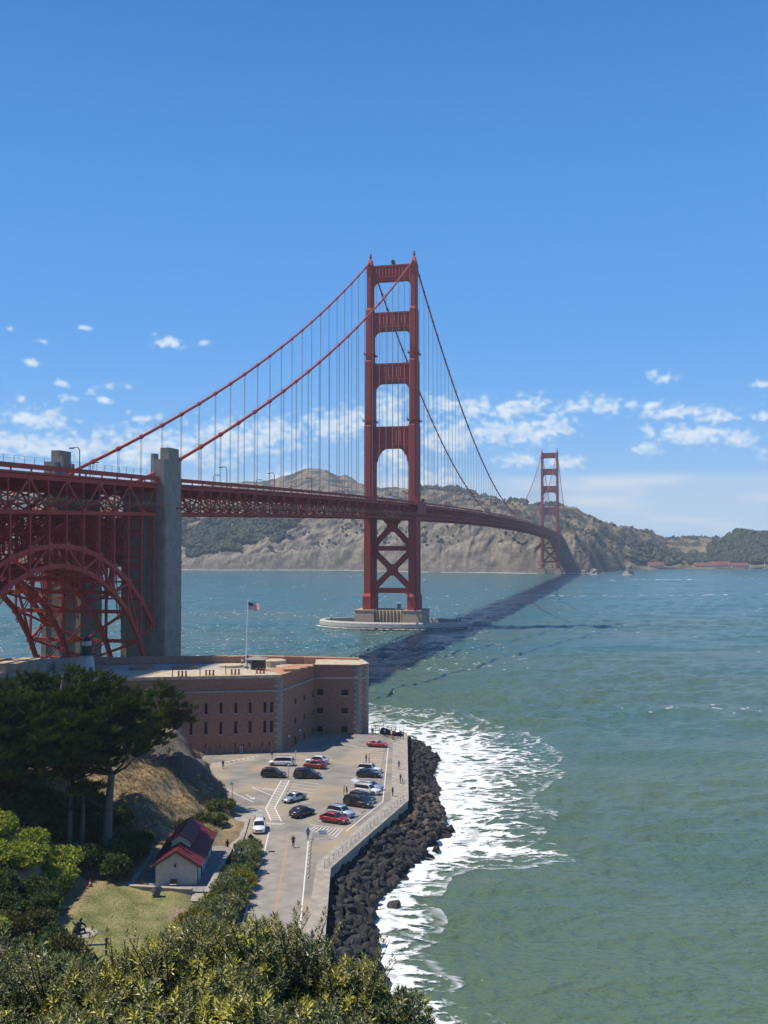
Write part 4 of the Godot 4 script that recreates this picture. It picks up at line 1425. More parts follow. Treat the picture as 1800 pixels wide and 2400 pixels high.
func suspension_bridge() -> void:
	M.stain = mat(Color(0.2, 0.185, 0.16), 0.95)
	var b := thing("suspension_bridge", "red steel suspension bridge with two tall towers crossing the strait", "bridge", SOUTH, -THETA)
	tower(b, 0, "tall red tower rising from the ringed concrete pier")
	tower(b, 1280.2, "distant red tower standing beside the far cliff")
	pier(b, 0, -1.0)
	pier(b, 1280.2, -2.0)
	pylon(b, -343, 2.0, "weathered grey concrete pylon beside the arch")
	pylon(b, -447, 6.0, "grey concrete pylon at the landward foot of the arch")
	block("anchorage", bx(-505, -2.4, 30), Vector3(40, 48, 70), M.concrete, b)
	pylon(b, 1623.3, 0.0, "small dark pylon on the far shore")
	deck_span(b, "arch_deck", -500, -339, 13.7, -18.7, true, -318.3)
	deck_span(b, "side_span", -338, -3, 13.7, -13.7, true, -318.3)
	deck_span(b, "main_span", 3, 1277, 13.7, -13.7, false, 13.5)
	deck_span(b, "far_side_span", 1284, 1620, 13.7, -13.7, false, 1293.7)
	deck_span(b, "far_viaduct", 1628, 1790, 13.7, -13.7, false, 1640)
	for k in 5:
		for s in [-1, 1]: bar("viaduct_column", bx(1650 + k * 30, s * 10.0, 10), bx(1650 + k * 30, s * 10.0, 57), 2.2, 2.2, M.steel, b)
	# the widened walk round the near leg of each tower
	for u in [0.0, 1280.2]:
		var wd := holder("tower_walkway", b)
		block("walk_slab", bx(u, 15.2, rail_top(u) - 1.9), Vector3(6.4, 0.7, 27.0), M.steel, wd)
		block("walk_fascia", bx(u, 18.3, rail_top(u) - 4.4), Vector3(0.3, 7.0, 26.0), M.steel, wd)
		block("walk_railing", bx(u, 18.2, rail_top(u) - 0.6), Vector3(0.14, 1.2, 27.0), M.steel, wd)
		for s in [-1, 1]: block("walk_railing", bx(u + 13.4 * s, 15.9, rail_top(u) - 0.6), Vector3(4.6, 1.2, 0.14), M.steel, wd)
		for s in [-1, 1]: block("equipment_hut", bx(u + 10.0 * s, 17.0, rail_top(u) + 0.6), Vector3(1.4, 2.6, 1.4), M.steel, wd)
	arch_span(b)
	# cables with the bands that the hangers loop over
	for s in [-1, 1]:
		var path := []
		var radii := []
		var u := -450.0
		while u <= 1623.5:
			path.append(bx(u, s * (13.7 - clampf((-343.0 - u) / 30.0, 0.0, 1.0) * 5.5), cable_y(u)))
			radii.append(0.5)
			u += 7.62
			if path.size() > 1 and absf(u) < 7.0: u = 0.0
			if absf(u - 1280.2) < 7.0: u = 1280.2
		var g := MB.new()
		g.tube(path, radii, 8)
		var cb := built("main_cable", g, M.cable, b, true)
		for h in [0.9]:   # hand ropes above the cable
			for side in [-0.55, 0.55]:
				var hp := []
				var hr := []
				for q in path:
					if q.z < 336.0 and q.z > -1620.0:
						hp.append(q + Vector3(side, 1.25, 0)); hr.append(0.035)
				g = MB.new()
				g.tube(hp, hr, 4)
				built("hand_rope", g, M.rope, cb)
	var us := []
	for k in 22: us.append(-13.5 - k * 15.24)
	for k in 83: us.append(15.2 + k * 15.24)
	for k in 22: us.append(1280.2 + 13.5 + k * 15.24)
	var pair := MB.new()
	for x in [-1, 1]: pair.lathe([Vector2(0.075, 0), Vector2(0.075, 1)], 5, Vector3(0, 0, x * 0.42))
	var pair_mesh := pair.mesh()
	var collar := MB.new()
	collar.tube([Vector3(0, 0, -0.8), Vector3(0, 0, -0.7), Vector3(0, 0, 0.7), Vector3(0, 0, 0.8)], [0.55, 0.72, 0.72, 0.55], 8)
	var collar_mesh := collar.mesh()
	for s in [1, -1]:
		for u in us:
			var y0 := rail_top(u) - 2.4
			var y1 := cable_y(u)
			if y1 - y0 < 1.5: continue
			var o := part("suspender", pair_mesh, M.rope, b)
			o.transform = Transform3D(Basis.from_scale(Vector3(1, y1 - y0, 1)), bx(u, 13.7 * s, y0))
			var k := part("cable_band", collar_mesh, M.cable, b)
			var slope := atan2(cable_y(u + 1) - cable_y(u - 1), 2.0)
			k.transform = Transform3D(Basis(Vector3.RIGHT, slope), bx(u, 13.7 * s, y1))
	# round dish on the portal
	var d := MB.new()
	d.lathe([Vector2(0.1, 0.5), Vector2(1.1, 0.35), Vector2(1.75, 0.0), Vector2(1.7, -0.1), Vector2(0.1, -0.1)], 14)
	var dish := thing("antenna_dish", "dark round dish standing on top of the tall red tower", "antenna", SOUTH + Vector3(0.6, 222.0, 1.0), 0.4)
	var dm := built("dish", d, M.lamp_post, dish)
	dm.rotation = Vector3(PI / 2, 0.3, 0)
	bar("dish_mount", Vector3(0, -2.4, 0), Vector3(0, -0.2, 0), 0.3, 0.3, M.lamp_post, dish)
	# oval fender round the pier
	var f := thing("pier_fender", "low oval concrete fender ring lying round the foot of the tall tower", "fender", SOUTH, -THETA)
	var rings := []
	var nn := 56
	for prof in [[1.0, -2.0], [1.0, 3.3], [0.985, 4.0], [0.925, 4.0], [0.925, -2.0]]:
		var ring := []
		for k in nn:
			var a := TAU * k / nn
			ring.append(Vector3(cos(a) * (45.5 - (1.0 - prof[0]) * 45.5), prof[1], -sin(a) * (25.5 - (1.0 - prof[0]) * 45.5)))
		rings.append(ring)
	var fg := MB.new()
	fg.loft(rings)
	built("fender_wall", fg, grained(Color(0.34, 0.31, 0.27), Color(0.55, 0.52, 0.46), 9.0, 0.9, 16), f)
	fg = MB.new()
	var band := []
	for prof in [[1.004, -1.0], [1.004, 1.1]]:
		var ring := []
		for k in nn:
			var a := TAU * k / nn
			ring.append(Vector3(cos(a) * 45.5 * prof[0], prof[1], -sin(a) * 25.5 * prof[0]))
		band.append(ring)
	fg.loft(band)
	built("tide_mark", fg, mat(Color(0.14, 0.12, 0.09), 0.8), f)
	for k in 3:
		block("bollard", Vector3([-36.0, 38.0, 41.0][k], 4.6, [8.0, -6.0, -2.0][k]), Vector3(0.6, 1.4, 0.6), M.black, f)
	# street lamps on the deck
	var lm := MB.new()
	lm.tube([Vector3(0, 0, 0), Vector3(0, 0.9, 0), Vector3(0, 1.0, 0), Vector3(0, 5.4, 0)], [0.26, 0.24, 0.13, 0.12], 8)
	lm.tube([Vector3(0, 5.4, 0), Vector3(-0.05, 6.2, 0), Vector3(-0.4, 6.75, 0), Vector3(-1.0, 6.9, 0), Vector3(-1.9, 6.75, 0)], [0.12, 0.12, 0.11, 0.1, 0.09], 6)
	var post_mesh := lm.mesh()
	lm = MB.new()
	lm.box(Vector3(-2.1, 6.68, 0), Vector3(1.1, 0.26, 0.5))
	var head_mesh := lm.mesh()
	lm = MB.new()
	lm.box(Vector3(-2.15, 6.52, 0), Vector3(0.8, 0.06, 0.36))
	var lens_mesh := lm.mesh()
	for side in [1, -1]:
		var u := -479.5 if side == 1 else -478.0
		while u < 1300.0:
			if side == -1: u = maxf(u, -336.0)
			if u < -355.0 or u > -335.0 or side == -1:
				var at := SOUTH + Basis(Vector3.UP, -THETA) * bx(u, (13.3 if u > -340.0 or side == 1 else 18.0) * side, rail_top(u) - 1.5)
				var o := thing("street_lamp", ("red lamp post arching over the east rail of the bridge" if side == 1 else "red lamp post arching over the west rail of the bridge") + (" above the arch" if u < -343.0 else (" short of the tall tower" if u < 0.0 else " beyond the tall tower")), "street lamp", at, -THETA + (0.0 if side == 1 else PI), ("east" if side == 1 else "west") + " deck lamps " + ("above the arch" if u < -343.0 else ("short of the tall tower" if u < 0.0 else "beyond the tall tower")))
				part("lamp_post", post_mesh, M.lamp_post, o)
				part("lamp_head", head_mesh, M.lamp_post, o)
				part("lamp_lens", lens_mesh, M.lens, o)
			u += 45.72
	# tall mesh fence on the arch deck
	var fence := thing("deck_fence", "thin wire fence standing on the rail of the arch deck", "fence", SOUTH, -THETA)
	var uu := -500.0
	var prev := Vector3.ZERO
	while uu < -350.0:
		var a := bx(uu, 14.3, rail_top(uu) + 0.1)
		bar("fence_post", a, a + Vector3(0, 1.5, 0), 0.09, 0.09, M.grey, fence)
		if prev != Vector3.ZERO:
			bar("fence_wire", prev + Vector3(0, 1.5, 0), a + Vector3(0, 1.5, 0), 0.05, 0.05, M.grey, fence)
			bar("fence_wire", prev + Vector3(0, 0.9, 0), a + Vector3(0, 0.9, 0), 0.04, 0.04, M.grey, fence)
		prev = a
		uu += 3.81

func facade(parent: Node, called: String, p: Vector2, q: Vector2, y0: float, y1: float, holes: Array, m: Material) -> void:
	# one wall face from p to q seen from its right-hand side, with real openings (s0, s1, low, high)
	var d := (q - p)
	var long := d.length()
	d /= long
	var inward := Vector3(-d.y, 0, d.x) * -1.0 if false else Vector3(d.y, 0, -d.x)
	var xs := [0.0, long]
	var ys := [y0, y1]
	for h in holes:
		xs.append_array([h[0], h[1]])
		ys.append_array([h[2], h[3]])
	xs.sort()
	ys.sort()
	var at := func(s: float, y: float, deep := 0.0) -> Vector3: return Vector3(p.x + d.x * s, y, p.y + d.y * s) + inward * deep
	var g := MB.new()
	for i in xs.size() - 1:
		for j in ys.size() - 1:
			if xs[i + 1] - xs[i] < 0.001 or ys[j + 1] - ys[j] < 0.001: continue
			var cx: float = (xs[i] + xs[i + 1]) / 2
			var cy: float = (ys[j] + ys[j + 1]) / 2
			var open := false
			for h in holes:
				if cx > h[0] and cx < h[1] and cy > h[2] and cy < h[3]: open = true
			if not open: g.quad(at.call(xs[i], ys[j]), at.call(xs[i], ys[j + 1]), at.call(xs[i + 1], ys[j + 1]), at.call(xs[i + 1], ys[j]))
	for h in holes:
		var deep: float = 0.9
		var a := [at.call(h[0], h[2]), at.call(h[0], h[3]), at.call(h[1], h[3]), at.call(h[1], h[2])]
		var b := [at.call(h[0], h[2], deep), at.call(h[0], h[3], deep), at.call(h[1], h[3], deep), at.call(h[1], h[2], deep)]
		for k in 4: g.quad(a[k], b[k], b[(k + 1) % 4], a[(k + 1) % 4])
	built(called, g, m, parent)
	for h in holes:
		var w := MB.new()
		w.quad(at.call(h[0], h[2], 0.88), at.call(h[0], h[3], 0.88), at.call(h[1], h[3], 0.88), at.call(h[1], h[2], 0.88))
		var win := built("window" if h[3] - h[2] > 1.15 else "loophole", w, M.window_dark, parent)
		if h[2] > 5.5 and h[3] - h[2] > 1.15:
			var s := MB.new()
			var c: Vector3 = at.call((h[0] + h[1]) / 2, h[2] - 0.12, -0.02)
			s.box(c, Vector3(h[1] - h[0] + 0.3, 0.24, 0.3), Basis(Vector3(d.x, 0, d.y), Vector3.UP, inward))
			built("sill", s, M.granite, win)

func fort() -> void:
	M.brick = grained(Color(0.25, 0.132, 0.09), Color(0.315, 0.172, 0.12), 9.0, 0.92, 81, 0.02, 6)
	M.granite = grained(Color(0.22, 0.205, 0.18), Color(0.33, 0.31, 0.275), 4.0, 0.9, 82)
	M.roof_pale = grained(Color(0.40, 0.325, 0.22), Color(0.54, 0.45, 0.32), 9.0, 0.95, 83)
	M.roof_brick = grained(Color(0.34, 0.18, 0.11), Color(0.46, 0.26, 0.17), 6.0, 0.95, 84)
	M.wood = grained(Color(0.06, 0.05, 0.04), Color(0.11, 0.095, 0.075), 3.0, 0.9, 85)
	M.shingle = grained(Color(0.22, 0.2, 0.17), Color(0.32, 0.29, 0.25), 3.0, 0.9, 86)
	M.window_dark = mat(Color(0.012, 0.012, 0.013), 0.4)
	var f := thing("brick_fort", "long dark brick fort with granite corners and a pale flat roof", "fort")
	var C := Vector2(-22, -219.5)
	var L := Vector2(-92, -208.9)
	var I := Vector2(-16.3, -240)
	var R1 := Vector2(-5.8, -239.5)
	var R2 := Vector2(-3.7, -242.5)
	var R3 := Vector2(-5.6, -251.5)
	var top := 20.4
	var long := C.distance_to(L)
	var holes := []
	for s in [1.6, 3.0, 6.1, 9.1, 12.2, 15.3, 18.4, 21.5, 24.6, 27.7]:
		holes.append([long - s - 0.6, long - s, 12.8, 15.0])
		holes.append([long - s - 0.62, long - s, 8.55, 11.1])
	for s in [2.2, 3.7, 6.4, 9.4, 12.6, 15.6, 18.7]: holes.append([long - s - 0.2, long - s, 5.6, 6.6])
	holes.append([long - 8.6, long - 7.6, 4.3, 6.2])
	facade(f, "wall", L, C, 3.0, top, holes, M.brick)
	holes = []
	for s in [8.4, 14.2, 19.9]:
		holes.append([s, s + 1.3, 13.2, 14.5])
		holes.append([s, s + 1.3, 8.95, 10.2])
		holes.append([s, s + 1.4, 4.4, 6.0])
	facade(f, "wall", C, I, 3.0, top, holes, M.brick)
	holes = []
	for s in [0.7, 6.4]:
		holes.append([s, s + 1.55, 13.45, 14.85])
		holes.append([s, s + 1.5, 9.2, 10.55])
		holes.append([s, s + 1.4, 5.0, 6.4])
	facade(f, "wall", I, R1, 3.0, top, holes, M.brick)
	facade(f, "wall", R1, R2, 0.0, top, [], M.brick)
	facade(f, "wall", R2, R3, 0.0, top, [[3.0, 4.4, 13.4, 14.8], [3.0, 4.4, 9.0, 10.4]], M.brick)
	facade(f, "wall", R3, Vector2(-34, -258), 0.0, top + 0.3, [], M.brick)
	facade(f, "wall", Vector2(-34, -258), Vector2(-96, -250), 0.0, top + 0.3, [], M.brick)
	facade(f, "wall", Vector2(-96, -250), L, 3.0, top, [], M.brick)
	# roof: pale parapet walk on the south side, court, gun deck on the north side
	var g := MB.new()
	g.prism(PackedVector2Array([L + Vector2(0, 0.2), C + Vector2(0.1, 0.25), C + Vector2(-1.6, -4.5), Vector2(-31, -229.6), Vector2(-92, -220.5)]), top, top + 0.35)
	built("parapet_walk", g, M.roof_pale, f)
	g = MB.new()
	g.prism(PackedVector2Array([C + Vector2(0.12, 0.1), I + Vector2(0.2, 0.1), I + Vector2(-4.2, 0.4), Vector2(-26.5, -229), C + Vector2(-1.5, -4.6)]), top, top + 0.32)
	built("sloped_parapet", g, M.roof_brick, f)
	g = MB.new()
	g.prism(PackedVector2Array([I + Vector2(0.2, 0.1), R1 + Vector2(0.05, 0.2), R2 + Vector2(0.2, 0), R3 + Vector2(0.1, -0.2), Vector2(-16.5, -250.5)]), top, top + 0.2)
	built("bastion_roof", g, M.roof_pale, f)
	g = MB.new()
	g.prism(PackedVector2Array([Vector2(-92, -228), Vector2(-31, -236), Vector2(-26.5, -229.2), Vector2(-20, -240), Vector2(-16.4, -250.3), Vector2(-34, -254.5), Vector2(-93, -247)]), 18.6, 19.3)
	built("gun_deck", g, grained(Color(0.3, 0.28, 0.25), Color(0.44, 0.41, 0.36), 8.0, 0.95, 87), f)
	g = MB.new()
	g.prism(PackedVector2Array([Vector2(-92, -228.1), Vector2(-31, -236.1), Vector2(-31, -236.5), Vector2(-92, -228.5)]), 4.0, 18.6)
	built("court_wall", g, M.brick, f)
	g = MB.new()
	g.prism(PackedVector2Array([Vector2(-92, -221), Vector2(-31, -230), Vector2(-31, -236), Vector2(-92, -228)]), 3.6, 4.0)
	built("court_floor", g, M.granite, f)
	# north parapet with stepped blocks
	for k in 13:
		var a := Vector2(-95.5, -249.3).lerp(Vector2(-34, -257.3), k / 13.0)
		var b := Vector2(-95.5, -249.3).lerp(Vector2(-34, -257.3), (k + 0.995) / 13.0)
		var w := Vector2(-0.1, 2.4)
		g = MB.new()
		g.prism(PackedVector2Array([a, b, b + w, a + w]), 19.3, 20.9 + 0.1 * (k % 2))
		built("parapet_block", g, M.roof_brick, f)
	for k in 6:
		var a := Vector2(-33.8, -257.3).lerp(Vector2(-6.2, -251.2), k / 6.0)
		var b := Vector2(-33.8, -257.3).lerp(Vector2(-6.2, -251.2), (k + 0.985) / 6.0)
		var w := Vector2(0.4, 2.2)
		g = MB.new()
		g.prism(PackedVector2Array([a, b, b + w, a + w]), 19.3, 21.0)
		built("parapet_block", g, M.roof_brick if k != 2 else M.brick, f)
	for k in 3:
		var a := I.lerp(C, 0.12 + k * 0.2)
		g = MB.new()
		g.prism(PackedVector2Array([a + Vector2(0.1, 0), a + Vector2(1.1, 3.6), a + Vector2(-2.6, 4.4), a + Vector2(-3.4, 0.6)]), top + 0.32, top + 0.32 + 0.28 * (k + 1) * 0.6)
		built("parapet_step", g, M.roof_brick, f)
	# coping, string course, quoins
	for e in [[L, C], [C, I], [I, R1], [R1, R2], [R2, R3]]:
		var p: Vector2 = e[0]
		var q: Vector2 = e[1]
		var side := (q - p).orthogonal().normalized()
		if side.dot(Vector2(0.3, 1)) < 0.0: side = -side
		g = MB.new()
		g.prism(PackedVector2Array([p, q, q + side * 0.22, p + side * 0.22]), 17.2, 17.6)
		built("string_course", g, M.granite, f)
		g = MB.new()
		g.prism(PackedVector2Array([p, q, q + side * 0.16, p + side * 0.16]), top - 0.3, top + 0.12)
		built("coping", g, M.roof_pale if p == L else M.brick, f)
	for corner in [[C, (L - C).normalized(), (I - C).normalized(), 3.6], [R1, (I - R1).normalized(), (R2 - R1).normalized(), 4.2], [R2, (R1 - R2).normalized(), (R3 - R2).normalized(), 3.0]]:
		var y: float = corner[3]
		var k := 0
		while y < top - 0.5:
			var a: float = 1.25 if k % 2 == 0 else 0.75
			var b: float = 0.75 if k % 2 == 0 else 1.25
			var c: Vector2 = corner[0]
			var along: Vector2 = corner[1]
			var back: Vector2 = corner[2]
			var out: Vector2 = -(along + back).normalized() * 0.09
			if corner[0] == R1: out = Vector2(0.05, 0.1)
			g = MB.new()
			g.prism(PackedVector2Array([c + out, c + along * a + out, c + along * a - out, c + (along + back) * 0.3, c + back * b - out, c + back * b + out]), y + 0.03, y + 0.62)
			built("quoin", g, M.granite, f)
			y += 0.66
			k += 1
	# door with a notice, and downpipes of lime wash on the wall
	# chimneys in small rows
	for e in [[-43.1, -216.4], [-37.6, -217.9], [-32.4, -219.4], [-27.3, -221.2]]:
		for k in 3:
			g = MB.new()
			var at := Vector3(e[0] + k * 0.75, top + 0.35, e[1] - k * 0.12)
			g.lathe([Vector2(0.34, 0), Vector2(0.2, 0.15), Vector2(0.17, 1.0), Vector2(0.24, 1.05), Vector2(0.24, 1.15), Vector2(0.1, 1.2)], 8, at)
			built("vent_pipe", g, M.rust, f)
	for e in [[-44.3, -215.9], [-38.8, -217.5], [-33.6, -219.0]]:
		var at := Vector3(e[0], top + 0.35, e[1])
		bar("rod", at, at + Vector3(0, 2.0, 0), 0.16, 0.16, M.rust, f)
	# round gun platforms
	for e in [[-36.6, -246.5, 3.0, 0.5], [-26.4, -247.5, 2.9, 1.5], [-22.9, -243.2, 2.6, 0.6], [-47.0, -243.5, 3.0, 0.5], [-57.0, -242.5, 3.0, 0.5], [-67, -241, 3.0, 0.5]]:
		g = MB.new()
		g.lathe([Vector2(e[2], 0), Vector2(e[2], e[3]), Vector2(e[2] - 0.5, e[3] + 0.1), Vector2(0.1, e[3] + 0.1)], 18, Vector3(e[0], 19.3, e[1]))
		built("gun_platform", g, M.roof_pale if e[0] > -40 else M.roof_brick, f)
	# granite blocks of the western bastion
	g = MB.new()
	g.prism(PackedVector2Array([Vector2(-90, -236), Vector2(-78, -236), Vector2(-75.5, -247), Vector2(-87, -251)]), 19.3, 21.2)
	built("bastion_block", g, M.roof_pale, f)
	g = MB.new()
	g.prism(PackedVector2Array([Vector2(-76, -238), Vector2(-71.5, -239), Vector2(-71.5, -246), Vector2(-75, -247.5)]), 19.3, 21.4)
	built("bastion_block", g, M.roof_pale, f)
	# wooden shelter on the roof
	var hut := thing("roof_shelter", "dark wooden shelter with a low hipped roof on the fort", "shelter", Vector3(-29.6, 19.3, -239.4), -0.1)
	for e in [[0, -1.7, 3.6, 0.15], [0.5, 1.7, 2.6, 0.15]]: block("wall", Vector3(e[0], 1.25, e[1]), Vector3(e[2], 2.5, e[3]), M.wood, hut)
	block("wall", Vector3(1.75, 1.25, 0), Vector3(0.15, 2.5, 3.25), M.wood, hut)
	for e in [[-1.7, 1.7], [-1.7, -1.6], [-0.75, 1.7]]: bar("post", Vector3(e[0], 0, e[1]), Vector3(e[0], 2.5, e[1]), 0.16, 0.16, M.granite, hut)
	for y in [0.9, 1.7]: bar("frame_rail", Vector3(-1.7, y, 1.7), Vector3(-0.75, y, 1.7), 0.1, 0.1, M.granite, hut)
	g = MB.new()
	g.loft([[Vector3(-2.35, 2.5, -2.3), Vector3(2.35, 2.5, -2.3), Vector3(2.35, 2.5, 2.3), Vector3(-2.35, 2.5, 2.3)], [Vector3(-2.35, 2.65, -2.3), Vector3(2.35, 2.65, -2.3), Vector3(2.35, 2.65, 2.3), Vector3(-2.35, 2.65, 2.3)], [Vector3(-0.1, 3.35, -0.1), Vector3(0.1, 3.35, -0.1), Vector3(0.1, 3.35, 0.1), Vector3(-0.1, 3.35, 0.1)]], true)
	built("roof", g, M.shingle, hut)
	# flagpole and flag
	var pole := thing("flagpole", "tall slim white flagpole on the fort roof", "flagpole", Vector3(-32.6, 19.3, -243.5))
	g = MB.new()
	g.tube([Vector3(0, 0, 0), Vector3(0.2, 8, 0), Vector3(0.42, 15.9, 0)], [0.16, 0.13, 0.08], 8)
	built("pole", g, M.white, pole)
	g = MB.new()
	g.lathe([Vector2(0.02, -0.15), Vector2(0.16, 0), Vector2(0.02, 0.16)], 8, Vector3(0.42, 16.0, 0))
	built("finial", g, M.white, pole)
	g = MB.new()
	g.prism(plan(0, 0, 1.2, 1.2), 0, 0.5)
	built("base", g, M.granite, pole)
	var flag := thing("flag", "flag of thirteen red and white stripes with a blue starry canton", "flag", Vector3(-32.1, 33.1, -243.5))
	var ripple := func(s: float, y: float) -> Vector3: return Vector3(s, y - 0.10 * s * s * 0.35 + 0.10 * sin(s * 2.6 + y), 0.30 * sin(s * 2.9) * s * 0.5)
	var reds := mat(Color(0.42, 0.03, 0.05), 0.8)
	var h := 1.7
	for k in 13:
		g = MB.new()
		var y1 := h - h * k / 13.0
		var y0 := h - h * (k + 1) / 13.0
		var x0 := 1.15 if k < 7 else 0.0
		for s in 12:
			var a: float = x0 + (2.75 - x0) * s / 12.0
			var b: float = x0 + (2.75 - x0) * (s + 1) / 12.0
			g.quad(ripple.call(a, y0), ripple.call(a, y1), ripple.call(b, y1), ripple.call(b, y0))
		built("stripe", g, reds if k % 2 == 0 else M.white, flag)
	g = MB.new()
	for s in 6:
		var a: float = 1.15 * s / 6.0
		var b: float = 1.15 * (s + 1) / 6.0
		g.quad(ripple.call(a, h * 6 / 13.0), ripple.call(a, h), ripple.call(b, h), ripple.call(b, h * 6 / 13.0))
	var canton := built("canton", g, mat(Color(0.02, 0.03, 0.12), 0.8), flag)
	g = MB.new()
	for r in 9:
		for k in (6 if r % 2 == 0 else 5):
			var at: Vector3 = ripple.call(0.1 + (k + (0.0 if r % 2 == 0 else 0.5)) * 0.19, h - 0.06 - r * 0.1)
			for z in [-0.012, 0.012]:
				for i in 5:
					var t0 := PI / 2 + TAU * i / 5.0
					g.tri(at + Vector3(0, 0, z), at + Vector3(cos(t0) * 0.045, sin(t0) * 0.045, z), at + Vector3(cos(t0 + 2.5) * 0.04, sin(t0 + 2.5) * 0.04, z))
	built("star", g, M.white, canton)
	# small lighthouse on the roof
	var lh := thing("lighthouse", "small white iron lighthouse with a black gallery on the fort roof", "lighthouse", Vector3(-68.2, 19.3, -236.5))
	g = MB.new()
	g.lathe([Vector2(2.0, 0), Vector2(1.55, 3.9)], 9)
	built("tower_body", g, grained(Color(0.42, 0.42, 0.4), Color(0.62, 0.62, 0.58), 2.0, 0.7, 88, 0.03), lh)
	g = MB.new()
	g.lathe([Vector2(2.1, 3.9), Vector2(2.1, 4.1), Vector2(1.4, 4.12), Vector2(1.4, 6.0), Vector2(1.5, 6.05)], 9)
	built("gallery", g, M.black, lh)
	for k in 9:
		var a := TAU * k / 9.0
		bar("gallery_post", Vector3(cos(a) * 2.05, 4.1, sin(a) * 2.05), Vector3(cos(a) * 2.05, 5.0, sin(a) * 2.05), 0.05, 0.05, M.black, lh)
	g = MB.new()
	g.lathe([Vector2(1.1, 6.0), Vector2(1.1, 7.1)], 9)
	built("lantern_glass", g, mat(Color(0.5, 0.46, 0.38), 0.3), lh)
	g = MB.new()
	g.lathe([Vector2(1.35, 7.1), Vector2(1.3, 7.25), Vector2(0.3, 7.9), Vector2(0.1, 8.3)], 9)
	built("lantern_roof", g, M.black, lh)

